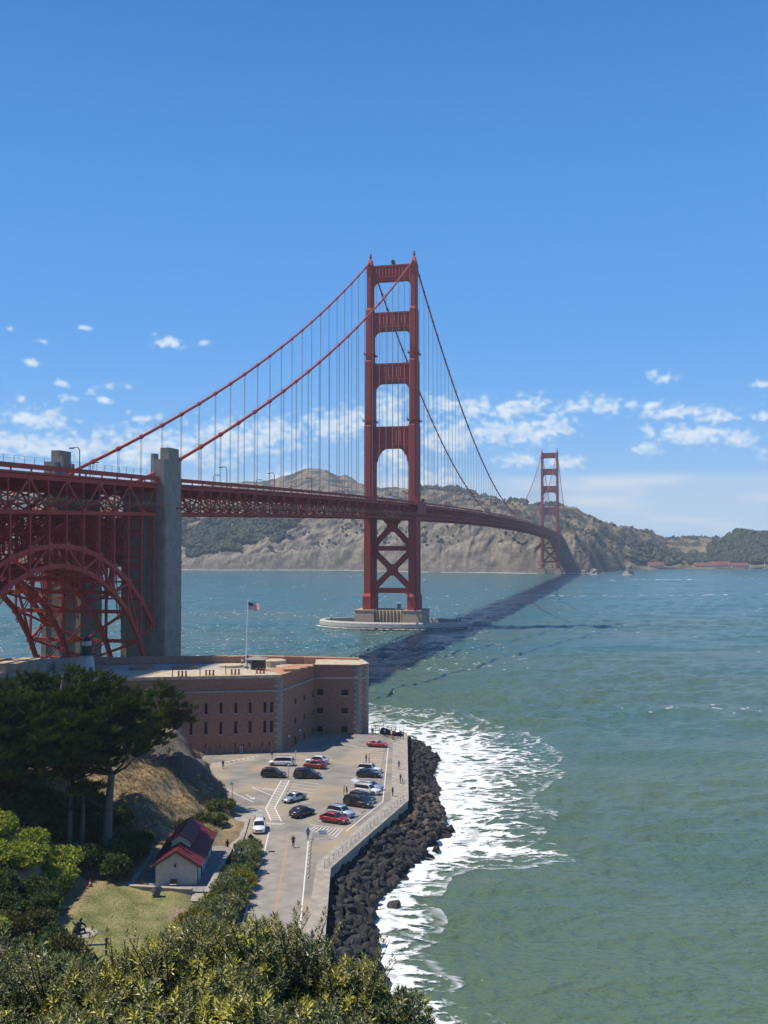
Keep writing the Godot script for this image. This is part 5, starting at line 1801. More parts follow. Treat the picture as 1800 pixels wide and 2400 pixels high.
func cottage() -> void:
	var cream := grained(Color(0.50, 0.45, 0.37), Color(0.58, 0.53, 0.44), 5.0, 0.85, 91)
	var red_roof := grained(Color(0.125, 0.024, 0.026), Color(0.175, 0.034, 0.035), 3.0, 0.6, 92)
	var trim := mat(Color(0.08, 0.06, 0.05), 0.7)
	var c := thing("cottage", "cream gabled cottage with a dark red roof and raised roof lantern", "cottage", Vector3(-26.1, 5.4, -130.5), 0.035)
	# front gable towards +z, long side running to -z
	var w := 2.6
	var long := 14.0
	var eave := 2.55
	var ridge := 4.15
	var g := MB.new()
	var outline := [Vector3(-w, 0, 0), Vector3(-w, eave, 0), Vector3(0, ridge, 0), Vector3(w, eave, 0), Vector3(w, 0, 0)]
	g.loft([outline, outline.map(func(p): return p + Vector3(0, 0, -long))], true)
	built("wall", g, cream, c)
	for s in [-1, 1]:
		g = MB.new()
		var e0 := Vector3(s * (w + 0.55), eave - 0.34 + 0.12, 0.5)
		var r0 := Vector3(0, ridge + 0.12, 0.5)
		var back := Vector3(0, 0, -long - 1.0)
		var up := Vector3(0, 0.14, 0)
		g.loft([[e0, e0 + up, r0 + up, r0], [e0 + back, e0 + up + back, r0 + up + back, r0 + back]], true)
		var rf := built("roof", g, red_roof, c)
		# standing seams of the metal roof
		for k in 18:
			var z := 0.3 - k * 0.86
			bar("seam", Vector3(s * (w + 0.5), eave - 0.05, z), Vector3(s * 0.05, ridge + 0.29, z), 0.05, 0.05, red_roof, rf)
		bar("fascia", Vector3(s * (w + 0.56), eave - 0.26, 0.53), Vector3(0, ridge + 0.08, 0.53), 0.06, 0.2, trim, c)
		bar("gutter", Vector3(s * (w + 0.6), eave - 0.2, 0.4), Vector3(s * (w + 0.6), eave - 0.2, -long - 0.4), 0.12, 0.12, trim, c)
	# raised lantern along the ridge
	var lw := 1.15
	var z1 := -3.2
	var z2 := -11.5
	var lan := holder("roof_lantern", c)
	g = MB.new()
	var lo := [Vector3(-lw, 3.2, z1), Vector3(-lw, 4.6, z1), Vector3(0, 5.3, z1), Vector3(lw, 4.6, z1), Vector3(lw, 3.2, z1)]
	g.loft([lo, lo.map(func(p): return Vector3(p.x, p.y, z2))], true)
	built("lantern_wall", g, cream, lan)
	for s in [-1, 1]:
		g = MB.new()
		var e0 := Vector3(s * (lw + 0.5), 4.38, z1 + 0.35)
		var r0 := Vector3(0, 5.38, z1 + 0.35)
		var back := Vector3(0, 0, z2 - z1 - 0.7)
		var up := Vector3(0, 0.12, 0)
		g.loft([[e0, e0 + up, r0 + up, r0], [e0 + back, e0 + up + back, r0 + up + back, r0 + back]], true)
		built("lantern_roof", g, red_roof, lan)
		for k in 5: block("louvre", Vector3(s * (lw + 0.03), 4.1, z1 - 1.0 - k * 1.6), Vector3(0.06, 0.5, 1.1), trim, lan)
	# doors and posts along the east side
	for k in 3: block("door", Vector3(w + 0.03, 1.05, -2.2 - k * 4.2), Vector3(0.08, 2.1, 1.0), M.white, c)
	for k in 5: bar("corner_board", Vector3(w + 0.04, 0, -0.1 - k * 3.3), Vector3(w + 0.04, eave, -0.1 - k * 3.3), 0.1, 0.12, trim, c)
	block("wall_lamp", Vector3(-0.15, 2.45, 0.12), Vector3(0.2, 0.42, 0.22), trim, c)
	# terrace and its low walls
	var t := MB.new()
	t.prism(PackedVector2Array([Vector2(-31.4, -128.6), Vector2(-22.1, -128.0), Vector2(-21.3, -146.5), Vector2(-23.2, -147.5), Vector2(-31.2, -146)]), 4.8, 5.42)
	var te := built("terrace", t, grained(Color(0.2, 0.19, 0.18), Color(0.28, 0.265, 0.245), 5.0, 0.9, 93))
	tag(te, "", "", "", "structure")
	for e in [["low concrete wall in front of the cream cottage", [Vector2(-31.6, -129.0), Vector2(-23.6, -127.6)], 0.85], ["long pale concrete wall between the cottage and the roadside shrubs", [Vector2(-21.55, -126.2), Vector2(-21.4, -143.5)], 1.0], ["low stone wall behind the cottage under the trees", [Vector2(-31.6, -129.2), Vector2(-31.9, -146)], 0.7]]:
		var p: Vector2 = e[1][0]
		var q: Vector2 = e[1][1]
		var side := (q - p).orthogonal().normalized() * 0.28
		t = MB.new()
		t.prism(PackedVector2Array([p - side, p + side, q + side, q - side]), 4.4, 5.4 + e[2] * 0.5)
		var o := built("garden_wall", t, M.stone_wall)
		tag(o, e[0], "wall")
		t = MB.new()
		t.prism(PackedVector2Array([p - side * 1.2, p + side * 1.2, q + side * 1.2, q - side * 1.2]), 5.4 + e[2] * 0.5, 5.5 + e[2] * 0.5)
		built("coping", t, M.walk, o)
	# footpath from the terrace to the car park
	t = MB.new()
	t.prism(PackedVector2Array([Vector2(-23.2, -146.4), Vector2(-21.3, -143.4), Vector2(-20.6, -150), Vector2(-21.4, -165.5), Vector2(-24, -168), Vector2(-23.4, -158)]), 4.2, 4.72)
	tag(built("footpath", t, M.walk), "", "", "", "structure")
	t = MB.new()
	t.prism(PackedVector2Array([Vector2(-23.5, -127.8), Vector2(-21.9, -127.6), Vector2(-21.7, -124.9), Vector2(-23.3, -125.0)]), 4.9, 5.32)
	tag(built("garden_path", t, M.walk), "", "", "", "structure")
	# bench by the gable wall
	var b := thing("bench", "small dark bench with a white seat edge against the cottage gable", "bench", Vector3(-26.3, 5.42, -129.5), 0.035)
	for k in 4: bar("back_slat", Vector3(-0.42, 0.5 + k * 0.13, -0.3 - k * 0.03), Vector3(0.42, 0.5 + k * 0.13, -0.3 - k * 0.03), 0.04, 0.1, M.black, b)
	for k in 4: bar("seat_slat", Vector3(-0.45, 0.42, -0.22 + k * 0.13), Vector3(0.45, 0.42, -0.22 + k * 0.13), 0.1, 0.04, M.black if k < 3 else M.white, b)
	for x in [-0.4, 0.4]:
		for z in [-0.24, 0.18]: bar("leg", Vector3(x, 0, z), Vector3(x, 0.42, z), 0.05, 0.05, M.black, b)
	# standing stone on the grass
	var st := part("standing_stone", rock_mesh(190), grained(Color(0.10, 0.10, 0.098), Color(0.19, 0.185, 0.175), 1.5, 0.85, 94))
	st.transform = Transform3D(Basis(Vector3.UP, 0.6).scaled_local(Vector3(0.62, 1.05, 0.5)), Vector3(-27.5, 6.1, -125.7))
	tag(st, "grey pointed boulder set upright on the grass by the cottage", "boulder")

func far_shore() -> void:
	var wallm := mat(Color(0.62, 0.58, 0.52), 0.9)
	var roofm := grained(Color(0.2, 0.075, 0.058), Color(0.28, 0.11, 0.085), 30.0, 0.9, 95)
	# buildings with red roofs across the water: x, z, length, depth, wall height, roof height
	var list := [
		[598, -2262, 34, 14, 7, 7, "red-roofed boathouse at the foot of the far pier"], [580, -2300, 24, 12, 7, 6, "small red-roofed house on the rise above the boathouse"], [716, -2300, 46, 14, 6, 6, "long low red-roofed barrack at the start of the far row"], [756, -2308, 40, 14, 7, 8, "tall red-roofed barrack in the middle of the far row"], [797, -2304, 38, 13, 6, 6, "low red-roofed barrack at the end of the far row"]]
	for e in list:
		var b := thing("waterfront_house", e[6], "house", Vector3(e[0], 2.0, e[1]), 0.06)
		var L: float = e[2] / 2.0
		var D: float = e[3] / 2.0
		var h: float = e[4]
		block("wall", Vector3(0, h / 2, 0), Vector3(L * 2, h, D * 2), wallm, b)
		var g := MB.new()
		var sect := [Vector3(-L - 1, h, D + 1), Vector3(-L - 1, h + e[5], 0), Vector3(-L - 1, h, -D - 1)]
		g.loft([sect, sect.map(func(p): return Vector3(-p.x, p.y, p.z))], true)
		built("roof", g, roofm, b)
		for k in int(L / 3.0):
			block("window", Vector3(-L + 3.0 + k * 6.0, h * 0.5, D + 0.05), Vector3(2.2, 2.6, 0.12), M.window_dark, b)
	# parked cars and masts read as specks; the jetty and breakwater carry them
	for e in [[575, -2246, 100, 6, "dark timber pier running out from the far boathouse"], [815, -2270, 190, 5, "long low breakwater of the far harbour"]]:
		var j := thing("jetty", e[4], "pier", Vector3(e[0] + 30, 0, e[1]))
		block("deck", Vector3(0, 2.6, 0), Vector3(e[2], 1.0, e[3]), M.concrete, j)
		for k in int(e[2] / 8.0): block("pile", Vector3(-e[2] / 2 + 3 + k * 8, 1.0, e[3] / 2 - 0.6), Vector3(0.9, 4.0, 0.9), M.black, j)
	for k in 6:
		var mast := thing("mast", "bare pale mast rising from the far harbour", "mast", Vector3([806, 838, 862, 874, 884, 892][k], 0, -2262), 0.0, "masts in the far harbour")
		bar("pole", Vector3(0, -1, 0), Vector3(0, [26, 20, 14, 15, 12, 14][k], 0), 0.5, 0.5, M.white, mast)
		var hull := MB.new()
		hull.loft([[Vector3(-5, -0.6, 0), Vector3(-5, 1.2, 0), Vector3(-4.9, 1.2, 0.1), Vector3(-4.9, -0.6, 0.1)], [Vector3(0, -0.9, -1.6), Vector3(0, 1.2, -1.9), Vector3(0, 1.2, 1.9), Vector3(0, -0.9, 1.6)], [Vector3(5, -0.6, -1.2), Vector3(5, 1.3, -1.4), Vector3(5, 1.3, 1.4), Vector3(5, -0.6, 1.2)]], true)
		built("hull", hull, M.white, mast)
	# sea stacks off the far point
	var stackm := grained(Color(0.16, 0.155, 0.14), Color(0.34, 0.32, 0.28), 14.0, 0.9, 96)
	var g2: Array = [[422.4, -1775, 11.5, 21.5, 201, "tall pale-topped sea stack standing alone off the far point"], [368, -1806, 13.0, 12.0, 202, "broad tan sea rock under the far end of the bridge"], [352, -1815, 9.0, 9.0, 203, "low dark sea rock against the shaded cliff"], [386, -1812, 6.0, 6.0, 204, "small outermost rock beside the broad tan sea rock"]]
	for e in g2:
		var o := part("sea_stack", stack_mesh(e[4]), stackm)
		o.transform = Transform3D(Basis(Vector3.UP, 0.5).scaled_local(Vector3(e[2], e[3], e[2])), Vector3(e[0], -1.0, e[1]))
		tag(o, e[5], "rock")

func stack_mesh(number: int) -> ArrayMesh:
	var f := noise(FastNoiseLite.TYPE_SIMPLEX_SMOOTH, 1.6, 4, number)
	var rings := []
	for j in 11:
		var h := j / 10.0
		var r := (1.15 - h) * 0.9 * (1.0 - 0.25 * sin(h * 5.0)) if j < 10 else 0.12
		var ring := []
		for k in 16:
			var a := TAU * k / 16.0
			var p := Vector3(cos(a), h * 1.4, -sin(a))
			ring.append(Vector3(p.x * r * (1.0 + f.get_noise_3dv(p * 1.2) * 0.9) + h * 0.12, h * (1.0 + 0.1 * f.get_noise_3dv(p * 2.0)), p.z * r * (1.0 + f.get_noise_3dv(p * 1.2 + Vector3.ONE) * 0.9)))
		rings.append(ring)
	var g := MB.new()
	g.loft(rings, true)
	return g.mesh()

var tyre_mesh: Mesh
var rim_mesh: Mesh

func car(kind: String, paint: Material, label: String, rear: Vector2, front: Vector2, open := "") -> void:
	# kind -> length, width, height, bonnet height, belt height, tail height, screen foot, roof front, roof rear, tail glass foot (x from the middle)
	var spec: Array = {
		"suv": [4.7, 1.9, 1.70, 1.02, 1.05, 1.08, 1.05, 0.40, -1.95, -2.25],
		"crossover": [4.65, 1.88, 1.60, 0.95, 1.0, 1.08, 1.05, 0.30, -1.25, -2.2],
		"sedan": [4.75, 1.84, 1.46, 0.90, 0.94, 1.0, 1.0, 0.25, -0.95, -1.75],
		"van": [5.15, 2.0, 1.78, 1.02, 1.08, 1.1, 1.55, 0.75, -2.2, -2.5],
		"open": [4.55, 1.84, 1.40, 0.90, 0.93, 0.96, 0.85, 0.35, 0.33, 0.31]}[kind]
	var L: float = spec[0]
	var W: float = spec[1] / 2.0
	var H: float = spec[2]
	var d := (front - rear).normalized()
	var side := Vector2(d.y, -d.x)
	if side.y > 0.0: side = -side                   # towards the far side
	var mid := (rear + front) / 2.0 + side * W
	var o := thing("parked_car" if kind != "van" else "parked_van", label, "car" if kind != "van" else "van", Vector3(mid.x, LOT + 0.008, mid.y), atan2(-d.y, d.x))
	var g := MB.new()
	var rings := []
	for q in [[-0.5, 0.80, 0.42, spec[5] - 0.25], [-0.485, 0.93, 0.3, spec[5] - 0.05], [-0.42, 0.99, 0.24, spec[5]], [-0.25, 1.0, 0.22, spec[4] + 0.02], [0.0, 1.0, 0.22, spec[4]], [0.16, 1.0, 0.22, spec[4] - 0.01], [0.26, 1.0, 0.22, spec[3]], [0.42, 0.96, 0.24, spec[3] - 0.1], [0.48, 0.86, 0.28, spec[3] - 0.24], [0.5, 0.72, 0.36, spec[3] - 0.36]]:
		var x: float = q[0] * L
		var w: float = q[1] * W
		var lo: float = q[2]
		var hi: float = q[3]
		rings.append([Vector3(x, lo, -w * 0.9), Vector3(x, lo + 0.12, -w * 0.98), Vector3(x, lerpf(lo, hi, 0.6), -w), Vector3(x, hi - 0.09, -w * 0.97), Vector3(x, hi, -w * 0.88), Vector3(x, hi + 0.025, 0), Vector3(x, hi, w * 0.88), Vector3(x, hi - 0.09, w * 0.97), Vector3(x, lerpf(lo, hi, 0.6), w), Vector3(x, lo + 0.12, w * 0.98), Vector3(x, lo, w * 0.9)])
	g.loft(rings, true)
	built("body", g, paint, o, true)
	if kind != "open":
		# glass house
		g = MB.new()
		var belt: float = spec[4] - 0.03
		var sec := []
		for q in [[spec[9], 0.0], [spec[8] - 0.05, 0.88], [spec[8] + 0.25, 1.0], [(spec[7] + spec[8]) / 2, 1.0], [spec[7] - 0.15, 0.99], [spec[7] + 0.05, 0.93], [spec[6], 0.0]]:
			var h: float = lerpf(belt, H - 0.05, q[1])
			var wr: float = W * lerpf(0.93, 0.76, q[1])
			sec.append([Vector3(q[0], belt - 0.02, -W * 0.93), Vector3(q[0], h, -wr), Vector3(q[0], h, wr), Vector3(q[0], belt - 0.02, W * 0.93)])
		g.loft(sec, true)
		built("window_glass", g, M.car_glass, o)
		# roof skin with pillars
		g = MB.new()
		var top := []
		for q in [[spec[8] - 0.12, -0.10], [spec[8] + 0.2, 0.0], [(spec[7] + spec[8]) / 2, 0.025], [spec[7] - 0.1, 0.0], [spec[7] + 0.1, -0.09]]:
			top.append([Vector3(q[0], H - 0.09 + q[1], -W * 0.79), Vector3(q[0], H - 0.02 + q[1], -W * 0.72), Vector3(q[0], H + q[1], 0), Vector3(q[0], H - 0.02 + q[1], W * 0.72), Vector3(q[0], H - 0.09 + q[1], W * 0.79)])
		g.loft(top, true)
		built("roof", g, paint, o, true)
		for s in [-1, 1]:
			bar("pillar", Vector3(spec[6], belt, s * W * 0.92), Vector3(spec[7], H - 0.1, s * W * 0.775), 0.09, 0.06, paint, o)
			bar("pillar", Vector3(spec[9] + 0.05, belt, s * W * 0.92), Vector3(spec[8] + 0.05, H - 0.1, s * W * 0.775), 0.22, 0.07, paint, o)
			bar("pillar", Vector3((spec[7] + spec[8]) / 2 + 0.15, belt, s * W * 0.93), Vector3((spec[7] + spec[8]) / 2 + 0.1, H - 0.08, s * W * 0.77), 0.09, 0.05, M.black, o)
			if kind == "suv" or kind == "van": bar("roof_rail", Vector3(spec[7] - 0.2, H + 0.05, s * W * 0.66), Vector3(spec[8] + 0.3, H + 0.05, s * W * 0.66), 0.05, 0.05, M.black, o)
	else:
		# windscreen, seats and open cabin
		g = MB.new()
		g.loft([[Vector3(0.85, 0.92, -0.78), Vector3(0.85, 0.92, 0.78), Vector3(0.87, 0.92, 0.78), Vector3(0.87, 0.92, -0.78)], [Vector3(0.3, 1.36, -0.66), Vector3(0.3, 1.36, 0.66), Vector3(0.32, 1.36, 0.66), Vector3(0.32, 1.36, -0.66)]], true)
		built("windscreen", g, M.car_glass, o)
		block("cabin", Vector3(-0.45, 0.955, 0), Vector3(2.2, 0.06, 1.45), M.black, o)
		for e in [[-0.05, -0.38], [-0.05, 0.38], [-0.95, 0]]: block("seat_back", Vector3(e[0], 1.08, e[1]), Vector3(0.16, 0.32, 0.5 if e[0] > -0.5 else 1.2), M.white if e[0] > -0.5 else M.black, o)
	for s in [-1, 1]:
		for x in [L * 0.31, -L * 0.31]:
			var wh := holder("wheel", o)
			wh.position = Vector3(x, 0.345, s * (W - 0.11))
			part("tyre", tyre_mesh, M.tyre, wh)
			part("rim", rim_mesh, M.rim, wh).scale = Vector3(1, 1, s)
			# dark wheel arch
			g = MB.new()
			var arc := []
			for k in 9:
				var a := PI * k / 8.0
				arc.append([Vector3(x + cos(a) * 0.36, 0.33 + sin(a) * 0.36, s * (W + 0.004)), Vector3(x + cos(a) * 0.43, 0.33 + sin(a) * 0.43, s * (W + 0.004))])
			for k in 8: g.quad(arc[k][0], arc[k][1], arc[k + 1][1], arc[k + 1][0])
			built("wheel_arch", g, M.black, o)
		var lamp := block("headlight", Vector3(L * 0.462, spec[3] - 0.24, s * W * 0.72), Vector3(0.22, 0.14, 0.36), M.lamp_glass, o)
		block("taillight", Vector3(-L * 0.486, spec[5] - 0.2, s * W * 0.76), Vector3(0.1, 0.2, 0.3), M.tail_glass, o)
		block("mirror", Vector3(spec[6] - 0.25, spec[4] + 0.05, s * (W + 0.1)), Vector3(0.16, 0.14, 0.2), paint, o)
		for x in [0.35, -0.75]:
			if kind != "open": block("door_handle", Vector3(x, spec[4] - 0.16, s * (W * 0.985)), Vector3(0.2, 0.04, 0.05), M.black, o)
		for x in [0.95, -0.05, -1.1]: block("door_gap", Vector3(x, 0.66, s * (W * 0.988)), Vector3(0.025, 0.6, 0.03), M.black, o)
		block("sill", Vector3(0, 0.27, s * W * 0.955), Vector3(L * 0.5, 0.12, 0.1), M.black, o)
	block("grille", Vector3(L * 0.492, spec[3] - 0.44, 0), Vector3(0.08, 0.22, W * 1.1), M.black, o)
	block("number_plate", Vector3(L * 0.505, 0.45, 0), Vector3(0.02, 0.12, 0.32), M.white, o)
	block("number_plate", Vector3(-L * 0.503, 0.72, 0), Vector3(0.02, 0.12, 0.32), M.white, o)
	block("bumper", Vector3(-L * 0.488, 0.42, 0), Vector3(0.14, 0.22, W * 1.7), M.black, o)
	if open == "door":
		var s := 1.0
		block("doorway", Vector3(-0.35, 0.95, s * (W * 0.97 + 0.012)), Vector3(0.95, 1.25, 0.05), M.black, o)
		block("sliding_door", Vector3(-1.45, 0.95, s * (W + 0.1)), Vector3(1.15, 1.2, 0.07), paint, o)
	elif open == "hatch":
		var h := block("hatch", Vector3(-L * 0.5 - 0.25, H + 0.3, 0), Vector3(1.1, 0.08, W * 1.7), paint, o)
		h.rotation.z = -0.35
		block("boot", Vector3(-L * 0.482, 1.1, 0), Vector3(0.06, 0.9, W * 1.5), M.black, o)

func gloss(c: Color, metal := 0.15) -> StandardMaterial3D:
	var m := mat(c, 0.32, metal)
	m.clearcoat_enabled = true
	m.clearcoat = 1.0
	m.clearcoat_roughness = 0.06
	return m

func vehicles() -> void:
	M.car_glass = mat(Color(0.02, 0.024, 0.028), 0.06)
	M.tyre = mat(Color(0.018, 0.018, 0.018), 0.9)
	M.rim = mat(Color(0.5, 0.5, 0.5), 0.3, 0.8)
	M.lamp_glass = mat(Color(0.7, 0.7, 0.7), 0.1, 0.3)
	M.tail_glass = mat(Color(0.35, 0.01, 0.01), 0.15)
	var g := MB.new()
	g.lathe([Vector2(0.22, -0.1), Vector2(0.3, -0.115), Vector2(0.345, -0.08), Vector2(0.345, 0.08), Vector2(0.3, 0.115), Vector2(0.22, 0.1)], 16)
	for i in g.v.size(): g.v[i] = Vector3(g.v[i].x, g.v[i].z, g.v[i].y); 
	for i in g.n.size(): g.n[i] = -Vector3(g.n[i].x, g.n[i].z, g.n[i].y) * -1.0
	tyre_mesh = turned(g)
	g = MB.new()
	for k in 5:
		var a := TAU * k / 5.0
		g.beam(Vector3(0, 0, 0.1), Vector3(cos(a) * 0.23, sin(a) * 0.23, 0.115), 0.07, 0.03)
	g.lathe([Vector2(0.05, 0.09), Vector2(0.05, 0.12), Vector2(0.01, 0.125)], 8)
	rim_mesh = g.mesh()
	var white := gloss(Color(0.72, 0.72, 0.71), 0.0)
	var black := gloss(Color(0.012, 0.013, 0.018))
	var navy := gloss(Color(0.016, 0.02, 0.036))
	var silver := gloss(Color(0.42, 0.45, 0.48), 0.5)
	var pale := gloss(Color(0.45, 0.52, 0.6), 0.3)
	var red := gloss(Color(0.33, 0.008, 0.018))
	var wine := gloss(Color(0.23, 0.01, 0.02))
	var bright := gloss(Color(0.48, 0.008, 0.02), 0.0)
	car("van", white, "white minivan parked beside a signpost below the fort wall", Vector2(-17.91, -204.4), Vector2(-23.2, -205.0))
	car("crossover", white, "white crossover half hidden behind a dark red hatchback", Vector2(-11.55, -205.8), Vector2(-16.1, -207.2))
	car("crossover", wine, "dark red hatchback parked close in front of a white crossover", Vector2(-11.63, -201.4), Vector2(-16.2, -203.2))
	car("suv", black, "black SUV beside the top end of the hatched walkway", Vector2(-23.29, -194.6), Vector2(-18.62, -193.9))
	car("van", navy, "dark minivan with its side door open beside the hatched walkway", Vector2(-17.04, -193.6), Vector2(-11.95, -193.2), "door")
	car("open", bright, "bright red convertible with its roof down", Vector2(-3.96, -224.5), Vector2(0.52, -223.2))
	car("suv", white, "white SUV parked tight behind a dark blue crossover", Vector2(-5.38, -199.2), Vector2(-0.6, -197.9))
	car("crossover", navy, "dark blue crossover parked in front of a white SUV", Vector2(-5.33, -194.7), Vector2(-0.7, -193.9))
	car("sedan", silver, "silver sedan mostly hidden behind the white SUV with raised hatch", Vector2(-5.0, -185.8), Vector2(-0.6, -183.6))
	car("suv", white, "white SUV with its tailgate raised", Vector2(-5.6, -182.6), Vector2(-0.95, -180.2), "hatch")
	car("suv", navy, "dark SUV squeezed between a black minivan and a white SUV", Vector2(-6.4, -176.9), Vector2(-1.85, -174.6))
	car("van", black, "black minivan with its side door open near the bend of the wall", Vector2(-7.2, -174.1), Vector2(-2.4, -171.2), "door")
	car("suv", pale, "pale silver-blue SUV with dark roof rails beside a red crossover", Vector2(-9.7, -167.9), Vector2(-5.2, -164.9))
	car("crossover", red, "red crossover parked in the last slanting stall", Vector2(-10.5, -163.7), Vector2(-6.0, -161.2))
	car("sedan", silver, "silver sedan driving down the aisle of the car park", Vector2(-13.2, -178.2), Vector2(-16.15, -174.6))
	car("crossover", black, "black crossover driving up the aisle of the car park", Vector2(-13.9, -164.9), Vector2(-11.0, -168.6))
	car("suv", white, "white SUV driving towards the road beside the footpath", Vector2(-20.3, -160.9), Vector2(-19.8, -156.2))
	# vehicle crossing the bridge
	var at := SOUTH + Basis(Vector3.UP, -THETA) * bx(-42.0, 8.0, rail_top(-42.0) - 1.48)
	var bus := thing("bus", "red and white bus crossing the bridge deck beside the tall tower", "bus", at, -THETA)
	block("body", Vector3(0, 1.3, 0), Vector3(2.5, 1.9, 11.0), gloss(Color(0.4, 0.03, 0.03), 0.0), bus)
	block("roof", Vector3(0, 2.75, 0), Vector3(2.46, 0.9, 10.9), white, bus)
	for k in 6: block("window", Vector3(1.235, 2.1, -4.4 + k * 1.75), Vector3(0.06, 0.7, 1.4), M.car_glass, bus)
	for z in [-3.6, 3.4]:
		for s in [-1, 1]:
			var wh := part("wheel", tyre_mesh, M.tyre, bus)
			wh.transform = Transform3D(Basis(Vector3.UP, PI / 2).scaled_local(Vector3.ONE * 1.3), Vector3(1.15 * s, 0.45, z))

func turned(g: MB) -> ArrayMesh:   # rebuild the flat normals after the vertices were swung round
	var r := MB.new()
	for i in range(0, g.v.size(), 3): r.tri(g.v[i], g.v[i + 2], g.v[i + 1])
	return r.mesh()

var poses := {}

func figure(pose: String) -> Dictionary:
	# one body surface round a skeleton of tapered bones; facing +z
	if poses.has(pose): return poses[pose]
	var J := {"hip": Vector3(0, 0.95, 0), "waist": Vector3(0, 1.1, 0), "chest": Vector3(0, 1.32, 0.01), "neck": Vector3(0, 1.47, 0), "head": Vector3(0, 1.60, 0.025),
		"sl": Vector3(0.185, 1.41, 0), "sr": Vector3(-0.185, 1.41, 0), "el": Vector3(0.25, 1.13, -0.02), "er": Vector3(-0.25, 1.13, -0.02), "wl": Vector3(0.26, 0.89, 0.06), "wr": Vector3(-0.26, 0.89, 0.06),
		"hl": Vector3(0.09, 0.92, 0), "hr": Vector3(-0.09, 0.92, 0), "kl": Vector3(0.10, 0.5, 0.02), "kr": Vector3(-0.10, 0.5, 0.02), "al": Vector3(0.11, 0.09, -0.02), "ar": Vector3(-0.11, 0.09, -0.02)}
	if pose == "walk":
		J.kl = Vector3(0.09, 0.52, 0.16); J.al = Vector3(0.09, 0.09, 0.28); J.kr = Vector3(-0.09, 0.5, -0.06); J.ar = Vector3(-0.09, 0.13, -0.36)
		J.el = Vector3(0.24, 1.14, -0.12); J.wl = Vector3(0.23, 0.93, -0.12); J.er = Vector3(-0.24, 1.14, 0.08); J.wr = Vector3(-0.21, 0.95, 0.24)
	elif pose == "photo":
		J.el = Vector3(0.24, 1.16, 0.12); J.wl = Vector3(0.09, 1.40, 0.28); J.er = Vector3(-0.24, 1.16, 0.12); J.wr = Vector3(-0.09, 1.40, 0.28)
	elif pose == "sit":
		for k in ["hip", "waist", "chest", "neck", "head", "sl", "sr", "el", "er", "hl", "hr"]: J[k] -= Vector3(0, 0.45, 0)
		J.kl = Vector3(0.13, 0.5, 0.42); J.kr = Vector3(-0.13, 0.5, 0.42); J.al = Vector3(0.12, 0.09, 0.46); J.ar = Vector3(-0.12, 0.09, 0.46)
		J.wl = Vector3(0.16, 0.58, 0.26); J.wr = Vector3(-0.16, 0.58, 0.26)
	var toe := Vector3(0, -0.055, 0.16)
	var bones := [["hip", "waist", 0.15, 0.14, 1], ["waist", "chest", 0.14, 0.155, 1], ["chest", "neck", 0.12, 0.06, 1], ["neck", "head", 0.055, 0.07, 0], ["sl", "sr", 0.075, 0.075, 1],
		["sl", "el", 0.062, 0.048, 1], ["sr", "er", 0.062, 0.048, 1], ["el", "wl", 0.046, 0.034, 1 if pose != "photo" else 0], ["er", "wr", 0.046, 0.034, 1 if pose != "photo" else 0],
		["hl", "kl", 0.098, 0.064, 2], ["hr", "kr", 0.098, 0.064, 2], ["kl", "al", 0.062, 0.044, 2], ["kr", "ar", 0.062, 0.044, 2]]
	var caps := []
	for b in bones: caps.append([J[b[0]], J[b[1]], b[2], b[3], b[4]])
	caps.append([J.head + Vector3(0, -0.02, 0.01), J.head + Vector3(0, 0.05, -0.015), 0.092, 0.105, 0])
	caps.append([J.head + Vector3(0, 0.085, -0.03), J.head + Vector3(0, -0.03, -0.06), 0.092, 0.075, 4])
	caps.append([J.head + Vector3(0, -0.01, 0.09), J.head + Vector3(0, -0.035, 0.115), 0.014, 0.022, 0])   # nose
	for s in ["l", "r"]:
		caps.append([J["a" + s] + Vector3(0, -0.02, -0.04), J["a" + s] + toe, 0.05, 0.04, 3])
		var fore: Vector3 = (J["w" + s] - J["e" + s]).normalized()
		caps.append([J["w" + s], J["w" + s] + fore * 0.08, 0.034, 0.04, 0])
	var cell := 0.04
	var lo := Vector3(-0.42, -0.06, -0.52)
	var n := Vector3i(22, 46, 28)
	var field := PackedFloat32Array()
	field.resize(n.x * n.y * n.z)
	field.fill(9.0)
	for q in caps:
		var a: Vector3 = q[0]
		var b: Vector3 = q[1]
		var reach: float = maxf(q[2], q[3]) + 0.14
		var from := Vector3i((a.min(b) - Vector3.ONE * reach - lo) / cell)
		var to := Vector3i((a.max(b) + Vector3.ONE * reach - lo) / cell) + Vector3i.ONE
		var ab := b - a
		var len2 := maxf(ab.length_squared(), 1e-6)
		for k in range(maxi(from.z, 0), mini(to.z, n.z - 1) + 1):
			for j in range(maxi(from.y, 0), mini(to.y, n.y - 1) + 1):
				for i in range(maxi(from.x, 0), mini(to.x, n.x - 1) + 1):
					var p := lo + Vector3(i, j, k) * cell
					var t := clampf((p - a).dot(ab) / len2, 0, 1)
					var dist: float = (p - a - ab * t).length() - lerpf(q[2], q[3], t)
					var at := (k * n.y + j) * n.x + i
					var old := field[at]
					var h := maxf(0.045 - absf(old - dist), 0.0) / 0.045
					field[at] = minf(old, dist) - h * h * 0.045 * 0.25
	var verts := {}
	var pts := PackedVector3Array()
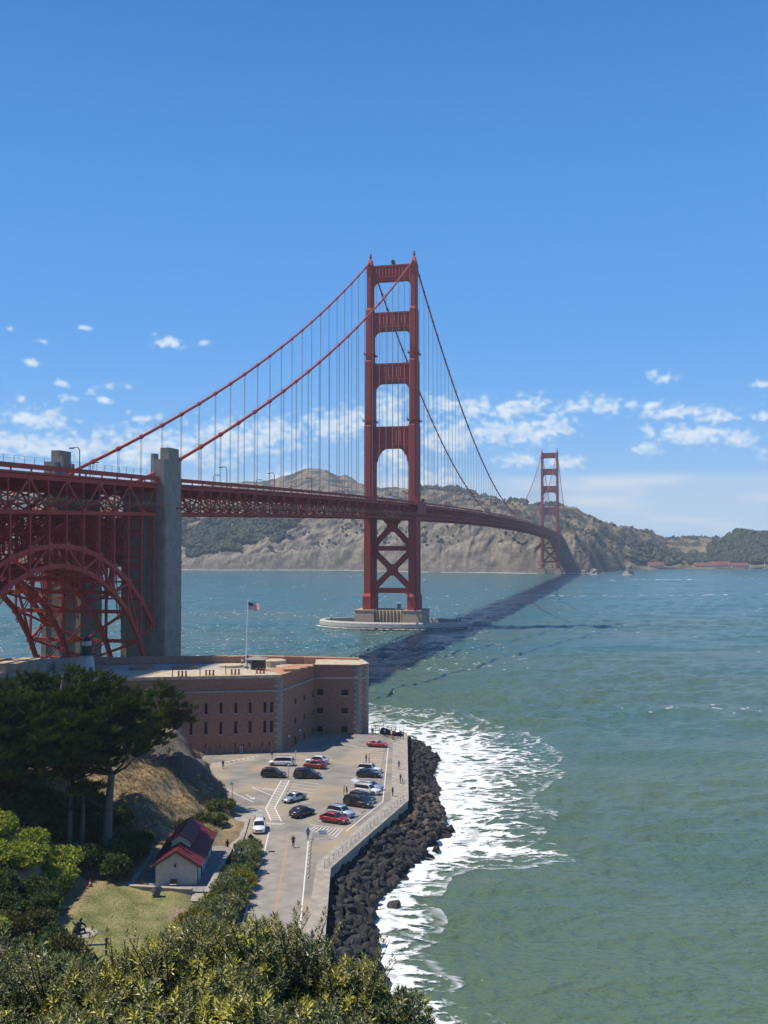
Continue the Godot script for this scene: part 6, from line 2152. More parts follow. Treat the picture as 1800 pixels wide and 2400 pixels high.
	for k in n.z - 1:
		for j in n.y - 1:
			for i in n.x - 1:
				var sum := Vector3.ZERO
				var cnt := 0
				var base := (k * n.y + j) * n.x + i
				for e in EDGES:
					var pa: Vector3i = e[0]
					var pb: Vector3i = e[1]
					var va := field[base + (pa.z * n.y + pa.y) * n.x + pa.x]
					var vb := field[base + (pb.z * n.y + pb.y) * n.x + pb.x]
					if (va < 0.0) != (vb < 0.0):
						sum += Vector3(pa).lerp(Vector3(pb), va / (va - vb))
						cnt += 1
				if cnt:
					verts[base] = pts.size()
					pts.append(lo + (Vector3(i, j, k) + sum / cnt) * cell)
	var faces := PackedInt32Array()
	var step := [1, n.x, n.x * n.y]
	for k in range(1, n.z - 1):
		for j in range(1, n.y - 1):
			for i in range(1, n.x - 1):
				var base := (k * n.y + j) * n.x + i
				for ax in 3:
					var va := field[base]
					var vb := field[base + step[ax]]
					if (va < 0.0) == (vb < 0.0): continue
					var u: int = step[(ax + 1) % 3]
					var w: int = step[(ax + 2) % 3]
					var q := [base - u - w, base - w, base, base - u]
					if not (verts.has(q[0]) and verts.has(q[1]) and verts.has(q[2]) and verts.has(q[3])): continue
					var f := [verts[q[0]], verts[q[1]], verts[q[2]], verts[q[3]]]
					if va > 0.0: f.reverse()
					faces.append_array([f[0], f[2], f[1], f[0], f[3], f[2]])
	var zone := PackedInt32Array()
	for p in pts:
		var best := 9.0
		var z := 0
		for q in caps:
			var ab: Vector3 = q[1] - q[0]
			var t := clampf((p - q[0]).dot(ab) / maxf(ab.length_squared(), 1e-6), 0, 1)
			var dist: float = (p - q[0] - ab * t).length() - lerpf(q[2], q[3], t)
			if dist < best:
				best = dist
				z = q[4]
		zone.append(z)
	poses[pose] = {"p": pts, "f": faces, "z": zone, "J": J}
	return poses[pose]

const EDGES := [[Vector3i(0, 0, 0), Vector3i(1, 0, 0)], [Vector3i(0, 1, 0), Vector3i(1, 1, 0)], [Vector3i(0, 0, 1), Vector3i(1, 0, 1)], [Vector3i(0, 1, 1), Vector3i(1, 1, 1)], [Vector3i(0, 0, 0), Vector3i(0, 1, 0)], [Vector3i(1, 0, 0), Vector3i(1, 1, 0)], [Vector3i(0, 0, 1), Vector3i(0, 1, 1)], [Vector3i(1, 0, 1), Vector3i(1, 1, 1)], [Vector3i(0, 0, 0), Vector3i(0, 0, 1)], [Vector3i(1, 0, 0), Vector3i(1, 0, 1)], [Vector3i(0, 1, 0), Vector3i(0, 1, 1)], [Vector3i(1, 1, 0), Vector3i(1, 1, 1)]]

func person(pose: String, at: Vector3, turn: float, top: Color, legs: Color, label: String, tall := 1.0, hair := Color(0.03, 0.02, 0.015), skin := Color(0.42, 0.25, 0.17)) -> Node3D:
	var f := figure(pose)
	var tones := [skin, top, legs, Color(0.05, 0.045, 0.04), hair]
	var g := MB.new()
	g.colored = true
	var pts: PackedVector3Array = f.p
	var faces: PackedInt32Array = f.f
	var zone: PackedInt32Array = f.z
	for i in range(0, faces.size(), 3):
		g.tri(pts[faces[i]], pts[faces[i + 1]], pts[faces[i + 2]])
		for k in 3: g.c[g.c.size() - 3 + k] = tones[zone[faces[i + k]]]
	# fingers and thumb of each hand
	g.tint(skin)
	for s in ["l", "r"]:
		var w: Vector3 = f.J["w" + s]
		var fore: Vector3 = (w - f.J["e" + s]).normalized()
		var across := fore.cross(Vector3(1, 0, 0) if absf(fore.x) < 0.7 else Vector3(0, 0, 1)).normalized()
		var curl := across.cross(fore) * (1.0 if s == "l" else -1.0)
		for k in 4:
			var a := w + fore * 0.10 + across * (k - 1.5) * 0.02
			var long: float = [0.06, 0.075, 0.07, 0.055][k]
			g.tube([a - fore * 0.03, a + fore * long * 0.5, a + fore * long * 0.85 + curl * 0.03], [0.011, 0.010, 0.008], 4)
		var th := w + fore * 0.035 + across * 0.03
		g.tube([th, th + across * 0.03 + fore * 0.025, th + across * 0.035 + fore * 0.055], [0.013, 0.011, 0.009], 4)
	var o := thing("person", label, "person", at, turn)
	o.scale = Vector3.ONE * tall
	built("body", g, M.cloth, o, false)
	return o

func people() -> void:
	M.cloth = painted(0.85)
	var dark := Color(0.02, 0.02, 0.024)
	var navy := Color(0.02, 0.03, 0.06)
	var blue := Color(0.05, 0.13, 0.32)
	var white := Color(0.7, 0.7, 0.68)
	var khaki := Color(0.3, 0.25, 0.17)
	var grey := Color(0.22, 0.22, 0.23)
	var red := Color(0.4, 0.03, 0.04)
	var y := LOT + 0.008
	var w := LOT + 0.12
	person("walk", Vector3(-31.5, y, -202.4), 0.3, Color(0.06, 0.05, 0.05), khaki, "walker in dark jacket and tan trousers below the bluff by the fort")
	person("walk", Vector3(-27.7, y, -177.6), 2.4, dark, dark, "walker all in black on the tarmac at the foot of the bluff")
	person("walk", Vector3(-13.1, y, -149.8), 0.1, Color(0.05, 0.045, 0.05), dark, "walker in dark clothes on the yellow centre line of the road")
	person("stand", Vector3(-11.3, y, -154.0), PI, blue, blue * 0.8, "person in blue top and shorts beside the white notice board")
	person("stand", Vector3(1.5, w - 0.1, -179.8), 1.2, dark, dark, "person in a long black coat by the edge of the promenade near the bend")
	person("photo", Vector3(3.0, w, -189.6), 1.5, dark, navy, "person in black holding up a phone at the sea wall")
	person("stand", Vector3(3.4, w, -188.4), 1.7, Color(0.1, 0.08, 0.08), grey, "small child in grey trousers standing by the sea wall", 0.72)
	person("walk", Vector3(2.9, w, -201.7), 0.2, grey, Color(0.35, 0.3, 0.28), "walker in grey top on the promenade slabs")
	person("stand", Vector3(-3.6, y, -208.0), 1.3, dark, dark, "person in black talking in an empty parking stall")
	person("stand", Vector3(-3.0, y, -208.0), -1.4, Color(0.5, 0.48, 0.45), dark, "person in a pale top talking in an empty parking stall")
	person("stand", Vector3(-23.0, y, -212.2), 0.0, dark, white, "person in black top standing behind the white minivan")
	person("stand", Vector3(1.7, w, -234.6), 2.2, white, khaki, "person in a white shirt by the bicycles at the end of the promenade")
	person("stand", Vector3(2.4, w, -234.9), 2.6, red, dark, "person in a red jacket by the bicycles at the end of the promenade")
	person("sit", Vector3(2.0, w, -230.2), 1.5, Color(0.2, 0.14, 0.1), dark, "seated person in brown resting on the promenade end")
	person("stand", Vector3(4.3, w, -232.0), 1.6, dark, grey, "person in dark jacket leaning at the far corner of the sea wall")
	person("stand", Vector3(3.7, w, -233.6), 1.9, navy, dark, "person in navy jacket at the far corner of the sea wall")
	person("stand", Vector3(-2.6, y, -238.4), 0.4, dark, dark, "person in black by the fort corner railing")
	person("photo", Vector3(0.2, y, -237.0), 2.9, grey, dark, "person in grey photographing beyond the bicycles")
	person("stand", Vector3(-7.0, y, -181.2), -1.4, Color(0.42, 0.38, 0.28), khaki, "person in tan clothes behind the raised tailgate")
	person("stand", Vector3(-6.5, y, -180.2), 2.0, dark, Color(0.4, 0.36, 0.27), "person in black top behind the raised tailgate")
	person("walk", Vector3(-22.2, 4.73, -147.0), 2.6, dark, dark, "walker in black on the footpath behind the cottage")
	person("photo", Vector3(-34.2, 19.3, -248.5), 2.6, white, dark, "person in white shirt by the flagpole on the fort roof")
	person("stand", Vector3(-32.6, 19.3, -250.0), 3.0, grey, navy, "person in grey standing behind the shelter on the fort roof")

func street_things() -> void:
	# notice board on trestle legs
	var b := thing("notice_board", "white notice board on two trestle legs beside the road", "sign", Vector3(-9.1, LOT + 0.01, -153.9), -0.05)
	block("panel", Vector3(0, 1.0, 0), Vector3(1.45, 0.75, 0.05), M.white, b)
	for x in [-0.66, 0.66]:
		bar("leg", Vector3(x, 0, 0.35), Vector3(x, 1.35, 0), 0.06, 0.06, M.white, b)
		bar("leg", Vector3(x, 0, -0.35), Vector3(x, 1.35, 0), 0.06, 0.06, M.white, b)
	for k in 2: block("line_of_print", Vector3(-0.05 + 0.1 * k, 1.12 - k * 0.22, 0.03), Vector3(1.0 - 0.2 * k, 0.09, 0.012), M.grey, b)
	# lamp post at the foot of the bluff
	var l := thing("lamp_standard", "slim grey lamp post with a square white head at the foot of the bluff", "street lamp", Vector3(-24.9, LOT, -169.8))
	var g := MB.new()
	g.tube([Vector3.ZERO, Vector3(0, 0.3, 0), Vector3(0, 4.5, 0)], [0.13, 0.07, 0.055], 8)
	built("post", g, M.grey, l)
	block("lamp_head", Vector3(0, 4.62, 0), Vector3(0.55, 0.3, 0.5), M.white, l)
	# diamond warning sign, seen from behind
	var s := thing("road_sign", "diamond road sign seen from behind on a thin post by the shrubs", "sign", Vector3(-19.0, 4.6, -148.0))
	bar("post", Vector3.ZERO, Vector3(0, 2.3, 0), 0.06, 0.06, M.grey, s)
	g = MB.new()
	g.loft([[Vector3(-0.5, 1.9, -0.04), Vector3(0, 2.4, -0.04), Vector3(0.5, 1.9, -0.04), Vector3(0, 1.4, -0.04)], [Vector3(-0.5, 1.9, -0.02), Vector3(0, 2.4, -0.02), Vector3(0.5, 1.9, -0.02), Vector3(0, 1.4, -0.02)]], true)
	for i in g.v.size(): g.v[i].z += 0.07
	built("plate", g, mat(Color(0.10, 0.10, 0.095), 0.6), s)
	# thin posts in the car park
	for e in [[-17.6, -205.9, 2.9, "tall thin signpost beside the white minivan"], [-17.8, -192.9, 3.1, "thin rusty signpost at the top of the hatched walkway"], [-20.4, -222.6, 3.0, "pale thin post against the receding fort wall"], [-18.6, -229.5, 3.0, "second pale thin post along the receding fort wall"]]:
		var p := thing("signpost", e[3], "post", Vector3(e[0], LOT, e[1]))
		bar("post", Vector3.ZERO, Vector3(0, e[2], 0), 0.08, 0.08, M.grey, p)
		block("plate", Vector3(0, e[2] - 0.3, 0.06), Vector3(0.34, 0.46, 0.03), M.white, p)
	# white-topped stakes at the foot of the fort wall
	for k in 6:
		var st := thing("stake", "short pale stake in the row at the foot of the fort wall", "post", Vector3(-38.2 + k * 1.35, LOT - 0.2, -214.6 - k * 0.2), 0.0, "stakes along the fort wall")
		bar("post", Vector3.ZERO, Vector3(0.1 * sin(k * 2.0), 1.3, 0), 0.09, 0.09, M.walk, st)
	# board fixed to the fort door
	var n := thing("door_notice", "pale notice with dark lettering on the small fort door", "sign", Vector3(-30.05, 5.25, -217.95), 0.15)
	block("panel", Vector3.ZERO, Vector3(0.75, 1.5, 0.05), mat(Color(0.42, 0.38, 0.34), 0.8), n)
	for k in 3: block("letter", Vector3(0, 0.42 - k * 0.42, 0.03), Vector3(0.3, 0.26, 0.02), M.black, n)
	# traffic cone
	var c := thing("traffic_cone", "orange traffic cone at the edge of the lawn", "cone", Vector3(-36.2, 6.15, -128.0))
	g = MB.new()
	g.lathe([Vector2(0.2, 0.03), Vector2(0.035, 0.72), Vector2(0.02, 0.74)], 10)
	built("cone_body", g, mat(Color(0.7, 0.1, 0.02), 0.6), c)
	block("base", Vector3(0, 0.015, 0), Vector3(0.46, 0.03, 0.46), M.black, c)
	g = MB.new()
	g.lathe([Vector2(0.148, 0.28), Vector2(0.108, 0.44)], 10)
	built("band", g, M.white, c)
	# weathered statue on a round pad
	var u := thing("statue", "dark bronze statue of a crouching figure with a raised arm on a pale pad", "statue", Vector3(-33.0, 6.05, -112.4), 0.6)
	g = MB.new()
	g.lathe([Vector2(1.5, -0.4), Vector2(1.5, 0.06), Vector2(1.4, 0.1)], 16, Vector3(0.5, 0, 0.2))
	built("pad", g, M.walk, u)
	var bronze := mat(Color(0.03, 0.034, 0.04), 0.45, 0.6)
	g = MB.new()
	g.tube([Vector3(-0.3, 0.1, 0), Vector3(-0.25, 0.5, 0.1), Vector3(-0.05, 0.85, 0.05), Vector3(0.1, 1.25, 0.0), Vector3(0.16, 1.45, 0.02)], [0.42, 0.4, 0.33, 0.25, 0.12], 8)
	g.tube([Vector3(0.2, 1.42, 0.02), Vector3(0.26, 1.6, 0.05), Vector3(0.25, 1.74, 0.05)], [0.12, 0.15, 0.05], 8)
	g.tube([Vector3(-0.05, 1.2, 0.15), Vector3(-0.5, 1.2, 0.3), Vector3(-0.75, 1.55, 0.2)], [0.12, 0.1, 0.06], 6)
	g.tube([Vector3(0.2, 1.15, -0.1), Vector3(0.6, 0.95, 0.1), Vector3(0.75, 0.65, 0.3)], [0.12, 0.1, 0.07], 6)
	g.tube([Vector3(-0.2, 0.4, 0.2), Vector3(0.5, 0.55, 0.4), Vector3(0.6, 0.1, 0.45)], [0.2, 0.16, 0.1], 6)
	g.tube([Vector3(-0.3, 0.3, -0.2), Vector3(0.1, 0.2, -0.5), Vector3(-0.6, 0.12, -0.5)], [0.2, 0.15, 0.1], 6)
	built("figure", g, bronze, u, true)
	# wooden finger post above the shrubs
	var q := thing("signpost", "grey wooden finger post at the lower edge of the lawn", "sign", Vector3(-28.4, 5.7, -106.4), 0.1)
	bar("post", Vector3.ZERO, Vector3(0, 2.1, 0), 0.2, 0.2, M.wood, q)
	block("arm", Vector3(-0.9, 1.55, 0), Vector3(1.9, 0.2, 0.08), M.shingle, q)
	block("cap", Vector3(0, 2.15, 0), Vector3(0.3, 0.12, 0.3), M.wood, q)
	# litter bin by the long wall
	var bin := thing("utility_box", "small grey utility box below the long garden wall", "box", Vector3(-20.6, 4.7, -133.5))
	block("cabinet", Vector3(0, 0.45, 0), Vector3(0.7, 0.9, 0.6), M.shingle, bin)
	block("lid", Vector3(0, 0.94, 0), Vector3(0.8, 0.08, 0.7), M.granite, bin)
	# bicycles and the rack fence at the end of the promenade
	for k in 4:
		var at: Vector3 = [Vector3(-0.9, LOT, -236.3), Vector3(0.3, LOT, -236.0), Vector3(1.0, LOT, -235.4), Vector3(3.1, LOT + 0.11, -231.4)][k]
		var bike := thing("bicycle", ["black bicycle propped nearest the fort corner", "second bicycle propped in the huddle of riders", "bicycle standing by the riders in white and red", "bicycle laid by the seated person"][k], "bicycle", at, [0.1, 0.4, -0.3, 0.9][k])
		for x in [-0.52, 0.52]:
			g = MB.new()
			var ring := []
			var rad := []
			for i in 17:
				ring.append(Vector3(x + cos(TAU * i / 16.0) * 0.33, 0.34 + sin(TAU * i / 16.0) * 0.33, 0))
				rad.append(0.022)
			g.tube(ring, rad, 5)
			for i in 6: g.beam(Vector3(x, 0.34, 0), Vector3(x + cos(TAU * i / 6.0) * 0.33, 0.34 + sin(TAU * i / 6.0) * 0.33, 0), 0.008, 0.008)
			built("wheel", g, M.tyre, bike)
		g = MB.new()
		for e in [[-0.52, 0.34, -0.08, 0.3], [-0.08, 0.3, -0.2, 0.85], [-0.52, 0.34, -0.18, 0.78], [-0.08, 0.3, 0.4, 0.78], [-0.18, 0.78, 0.38, 0.85], [0.52, 0.34, 0.36, 0.95]]: g.beam(Vector3(e[0], e[1], 0), Vector3(e[2], e[3], 0), 0.04, 0.04)
		built("frame", g, M.black, bike)
		bar("handlebar", Vector3(0.38, 0.98, -0.26), Vector3(0.38, 0.98, 0.26), 0.03, 0.03, M.black, bike)
		block("saddle", Vector3(-0.22, 0.89, 0), Vector3(0.26, 0.06, 0.14), M.black, bike)
	var fence := thing("iron_fence", "dark iron fence with tall posts beyond the fort corner", "fence", Vector3(0, 0, 0))
	var prev := Vector3.ZERO
	for k in 9:
		var at := Vector3(-3.0, LOT - 0.4, -243).lerp(Vector3(4.6, LOT - 0.2, -238.8), k / 8.0)
		bar("post", at, at + Vector3(0, 2.6 if k == 3 else 1.9, 0), 0.1, 0.1, M.black, fence)
		if k:
			for yy in [0.7, 1.25, 1.8]: bar("rail", prev + Vector3(0, yy, 0), at + Vector3(0, yy, 0), 0.06, 0.06, M.black, fence)
		prev = at

func sprig_mesh(leaves: int, long: float, wide: float, number: int, droop := 0.0) -> ArrayMesh:
	var dice := RandomNumberGenerator.new()
	dice.seed = number
	var g := MB.new()
	for i in leaves:
		var up := i / float(leaves)
		var a := i * 2.4 + dice.randf_range(-0.4, 0.4)
		var rise := lerpf(0.1, 1.25, up) + dice.randf_range(-0.25, 0.25) - droop
		var dir := Vector3(cos(a) * cos(rise), sin(rise), sin(a) * cos(rise))
		var root := Vector3(0, up * long * 1.3, 0) + dir * long * 0.12
		var side := dir.cross(Vector3.UP).normalized()
		var l := long * dice.randf_range(0.75, 1.15)
		var w := wide * dice.randf_range(0.8, 1.15)
		var up2 := side.cross(dir)
		var m1 := root + dir * l * 0.5 + side * w * 0.5 + up2 * w * 0.16
		var m2 := root + dir * l * 0.5 - side * w * 0.5 + up2 * w * 0.16
		var tip := root + dir * l - up2 * l * 0.12
		g.tri(root, m1, tip)
		g.tri(root, tip, m2)
	return g.mesh()

func plume_mesh(number: int) -> ArrayMesh:
	# flat swept spray of cypress: many narrow blades fanned along +x
	var dice := RandomNumberGenerator.new()
	dice.seed = number
	var g := MB.new()
	for i in 24:
		var f := dice.randf()
		var root := Vector3(f * 0.62, f * 0.12, dice.randf_range(-0.14, 0.14) * (1.0 + f))
		var yaw := dice.randf_range(-0.75, 0.75)
		var pitch := dice.randf_range(-0.05, 0.75)
		var dir := Vector3(cos(yaw) * cos(pitch), sin(pitch), sin(yaw) * cos(pitch))
		var l := dice.randf_range(0.22, 0.46)
		var side := dir.cross(Vector3.UP).normalized()
		var w := dice.randf_range(0.03, 0.06)
		g.tri(root - side * w, root + dir * l, root + side * w)
		g.tri(root + Vector3(0, w, 0), root + dir * l, root - Vector3(0, w, 0))
	return g.mesh()

func leafy(c: Color, rough := 0.55, shine := 0.35) -> StandardMaterial3D:
	var m := painted(rough)
	m.backlight_enabled = true
	m.backlight = c
	m.metallic_specular = shine
	return m

func shrub(called: String, label: String, group: String, at: Vector3, radii: Vector3, count: int, mesh: Mesh, m: Material, size: float, tones: Array, dice: RandomNumberGenerator, lobes := 7, tip: Color = Color(0, 0, 0), tip_share := 0.0) -> Node3D:
	# a plant of several rounded lobes covered in leaf sprigs; at = foot of the stems
	var o := thing(called, label, "shrub", at, 0.0, group)
	var hubs := []
	for k in lobes:
		var a := TAU * k / lobes + dice.randf_range(-0.4, 0.4)
		var r := dice.randf_range(0.25, 0.62) if k > 0 else 0.0
		hubs.append([Vector3(cos(a) * r * radii.x, radii.y * dice.randf_range(0.75, 1.25), sin(a) * r * radii.z), dice.randf_range(0.45, 0.68)])
	var stems := MB.new()
	for h in hubs:
		var mid: Vector3 = h[0] * 0.5 + Vector3(dice.randf_range(-0.1, 0.1), 0, dice.randf_range(-0.1, 0.1)) * radii.x
		stems.tube([Vector3(h[0].x * 0.12, -0.3, h[0].z * 0.12), mid, h[0]], [0.035 * radii.y, 0.025 * radii.y, 0.008 * radii.y], 5)
	built("stems", stems, M.bark, o)
	var places := []
	var tints := []
	for i in count:
		var h: Array = hubs[dice.randi() % hubs.size()]
		var y := dice.randf_range(-0.45, 1.0)
		var a := dice.randf() * TAU
		var flat := sqrt(maxf(0.0, 1.0 - y * y))
		var out := Vector3(cos(a) * flat, y, sin(a) * flat)
		var deep := 1.0 - pow(dice.randf(), 2.2) * 0.55 + dice.randf_range(-0.05, 0.12)
		var p: Vector3 = h[0] + out * radii * float(h[1]) * deep
		if p.y < 0.05: continue
		var lean := (out + Vector3(0, 0.7, 0)).normalized()
		var axis := Vector3.UP.cross(lean)
		var b := Basis(axis.normalized(), Vector3.UP.angle_to(lean)) if axis.length() > 0.001 else Basis()
		b = b * Basis(Vector3.UP, dice.randf() * TAU)
		places.append(Transform3D(b.scaled_local(Vector3.ONE * size * dice.randf_range(0.75, 1.3)), p))
		var t: Color = tones[dice.randi() % tones.size()] * dice.randf_range(0.8, 1.2)
		if tip_share > 0.0 and deep > 0.93 and dice.randf() < tip_share: t = tip * dice.randf_range(0.75, 1.2)
		t.a = 1.0
		tints.append(t)
	var leaves := many("foliage", mesh, m, places, tints, o)
	leaves.set_meta("kind", "stuff")
	return o

func beside(x: float, z: float, marks: Array) -> String:   # the landmark that stands nearest
	var best: String = ""
	var d := 1e9
	for m in marks:
		var k := Vector2(x, z).distance_to(m[0])
		if k < d:
			d = k
			best = m[1]
	return best

const LAWN_MARKS := [[Vector2(-33, -112.4), "behind the bronze statue"], [Vector2(-36.2, -128), "beside the traffic cone"], [Vector2(-31.8, -131), "by the corner of the cottage terrace"], [Vector2(-31.9, -142), "along the low stone wall behind the cottage"], [Vector2(-36.7, -137.5), "at the foot of the bent cypress"], [Vector2(-41, -138), "at the foot of the twin slim cypresses"], [Vector2(-28.4, -106.4), "near the wooden finger post"], [Vector2(-47, -147), "deep in the cypress grove"], [Vector2(-51, -137), "under the broad inland cypress"], [Vector2(-46, -124), "high on the bank below the grove"], [Vector2(-41, -118), "low on the bank beside the lawn"], [Vector2(-42, -107), "on the bank past the statue"]]
const BED_MARKS := [[Vector2(-19, -147), "around the diamond road sign"], [Vector2(-20.6, -135), "by the grey utility box"], [Vector2(-18.6, -140.5), "between the diamond sign and the utility box"], [Vector2(-20.5, -126.5), "at the end of the long garden wall"], [Vector2(-18, -129.5), "along the road edge opposite the cottage gable"], [Vector2(-20.5, -119), "beside the worn earth path"], [Vector2(-18, -115), "where the bed meets the bluff shrubs"]]
const SLOPE_MARKS := [[Vector2(-25.5, -166), "at the foot of the lamp post"], [Vector2(-29, -149), "close behind the cottage roof"], [Vector2(-32.5, -156), "high on the dry slope"], [Vector2(-27.5, -160), "above the footpath"]]

func cypress(label: String, base: Vector3, bend: Array, pads: Array, sprays: int, mesh: Mesh, dice: RandomNumberGenerator, girth: float) -> void:
	# bend: trunk points above the base; pads: flat foliage layers (centre, radius, thickness)
	var o := thing("cypress_tree", label, "tree", base)
	var g := MB.new()
	var path := [Vector3(0, -0.8, 0)]
	var radii := [girth * 1.5]
	path.append(Vector3(0, 0.8, 0)); radii.append(girth * 1.08)
	for k in bend.size():
		path.append(bend[k])
		radii.append(lerpf(girth, girth * 0.3, float(k + 1) / bend.size()))
	g.tube(path, radii, 9)
	built("trunk", g, M.bark_pale, o, true)
	g = MB.new()
	for p in pads:
		var c: Vector3 = p[0]
		# limb from the nearest lower point of the trunk
		var root: Vector3 = path[2]
		for q in path:
			if q.y < c.y - 1.0 and (q.y > root.y or root.y > c.y - 1.0): root = q
		var mid: Vector3 = root.lerp(c, 0.55) + Vector3(0, -0.4, 0)
		g.tube([root, mid, c], [girth * 0.34, girth * 0.22, 0.04], 5)
	built("limbs", g, M.bark, o)
	var places := []
	var tints := []
	for p in pads:
		var c: Vector3 = p[0]
		var r: float = p[1]
		var thick: float = p[2]
		for i in int(r * r * sprays * 0.16) + 3:
			# one plume: sprays along a stem that sweeps outwards, up, and downwind to +x
			var a := dice.randf() * TAU
			var q := sqrt(dice.randf())
			var root := c + Vector3(cos(a) * r * q, thick * (1.0 - q * q) * dice.randf_range(0.2, 1.0), sin(a) * r * q * 0.85)
			var head := Vector3(cos(a) * q * 0.9 + 0.45, dice.randf_range(0.1, 0.55), sin(a) * q * 0.9 + dice.randf_range(-0.5, 0.5)).normalized()
			var long := dice.randf_range(0.5, 1.15)
			var tone: Color = [Color(0.095, 0.125, 0.032), Color(0.125, 0.155, 0.036), Color(0.07, 0.10, 0.028), Color(0.16, 0.175, 0.042)][dice.randi() % 4]
			for k in 9:
				var f := k / 8.0
				var at := root + head * long * f + Vector3(0, 0.22 * long * f * f, 0) + Vector3(dice.randf_range(-1, 1), dice.randf_range(-0.6, 0.6), dice.randf_range(-1, 1)) * 0.16 * (1.2 - f)
				var yaw := atan2(-head.z, head.x) + dice.randf_range(-1.3, 1.3)
				var b := Basis(Vector3.UP, yaw) * Basis(Vector3(0, 0, 1), asin(clampf(head.y, -1, 1)) + 0.25 * f + dice.randf_range(-0.25, 0.25)) * Basis(Vector3.RIGHT, dice.randf_range(-0.7, 0.7))
				places.append(Transform3D(b.scaled_local(Vector3.ONE * dice.randf_range(0.6, 1.0) * (1.15 - f * 0.45)), at))
				tints.append(tone * dice.randf_range(0.85, 1.15))
	var crown := many("crown", mesh, M.needle, places, tints, o)
	crown.set_meta("kind", "stuff")

func crown_pads(centre: Vector3, spread: Vector3, n: int, size: Vector2, dice: RandomNumberGenerator) -> Array:
	var out := []
	for k in n:
		var y := dice.randf_range(-1.0, 1.0)
		var r := sqrt(maxf(0.05, 1.0 - y * y * 0.9)) * sqrt(dice.randf_range(0.1, 1.0))
		var a := dice.randf() * TAU
		out.append([centre + Vector3(cos(a) * r, y, sin(a) * r) * spread, dice.randf_range(size.x, size.y) * (1.0 - 0.25 * maxf(y, 0)), dice.randf_range(0.35, 0.8)])
	return out

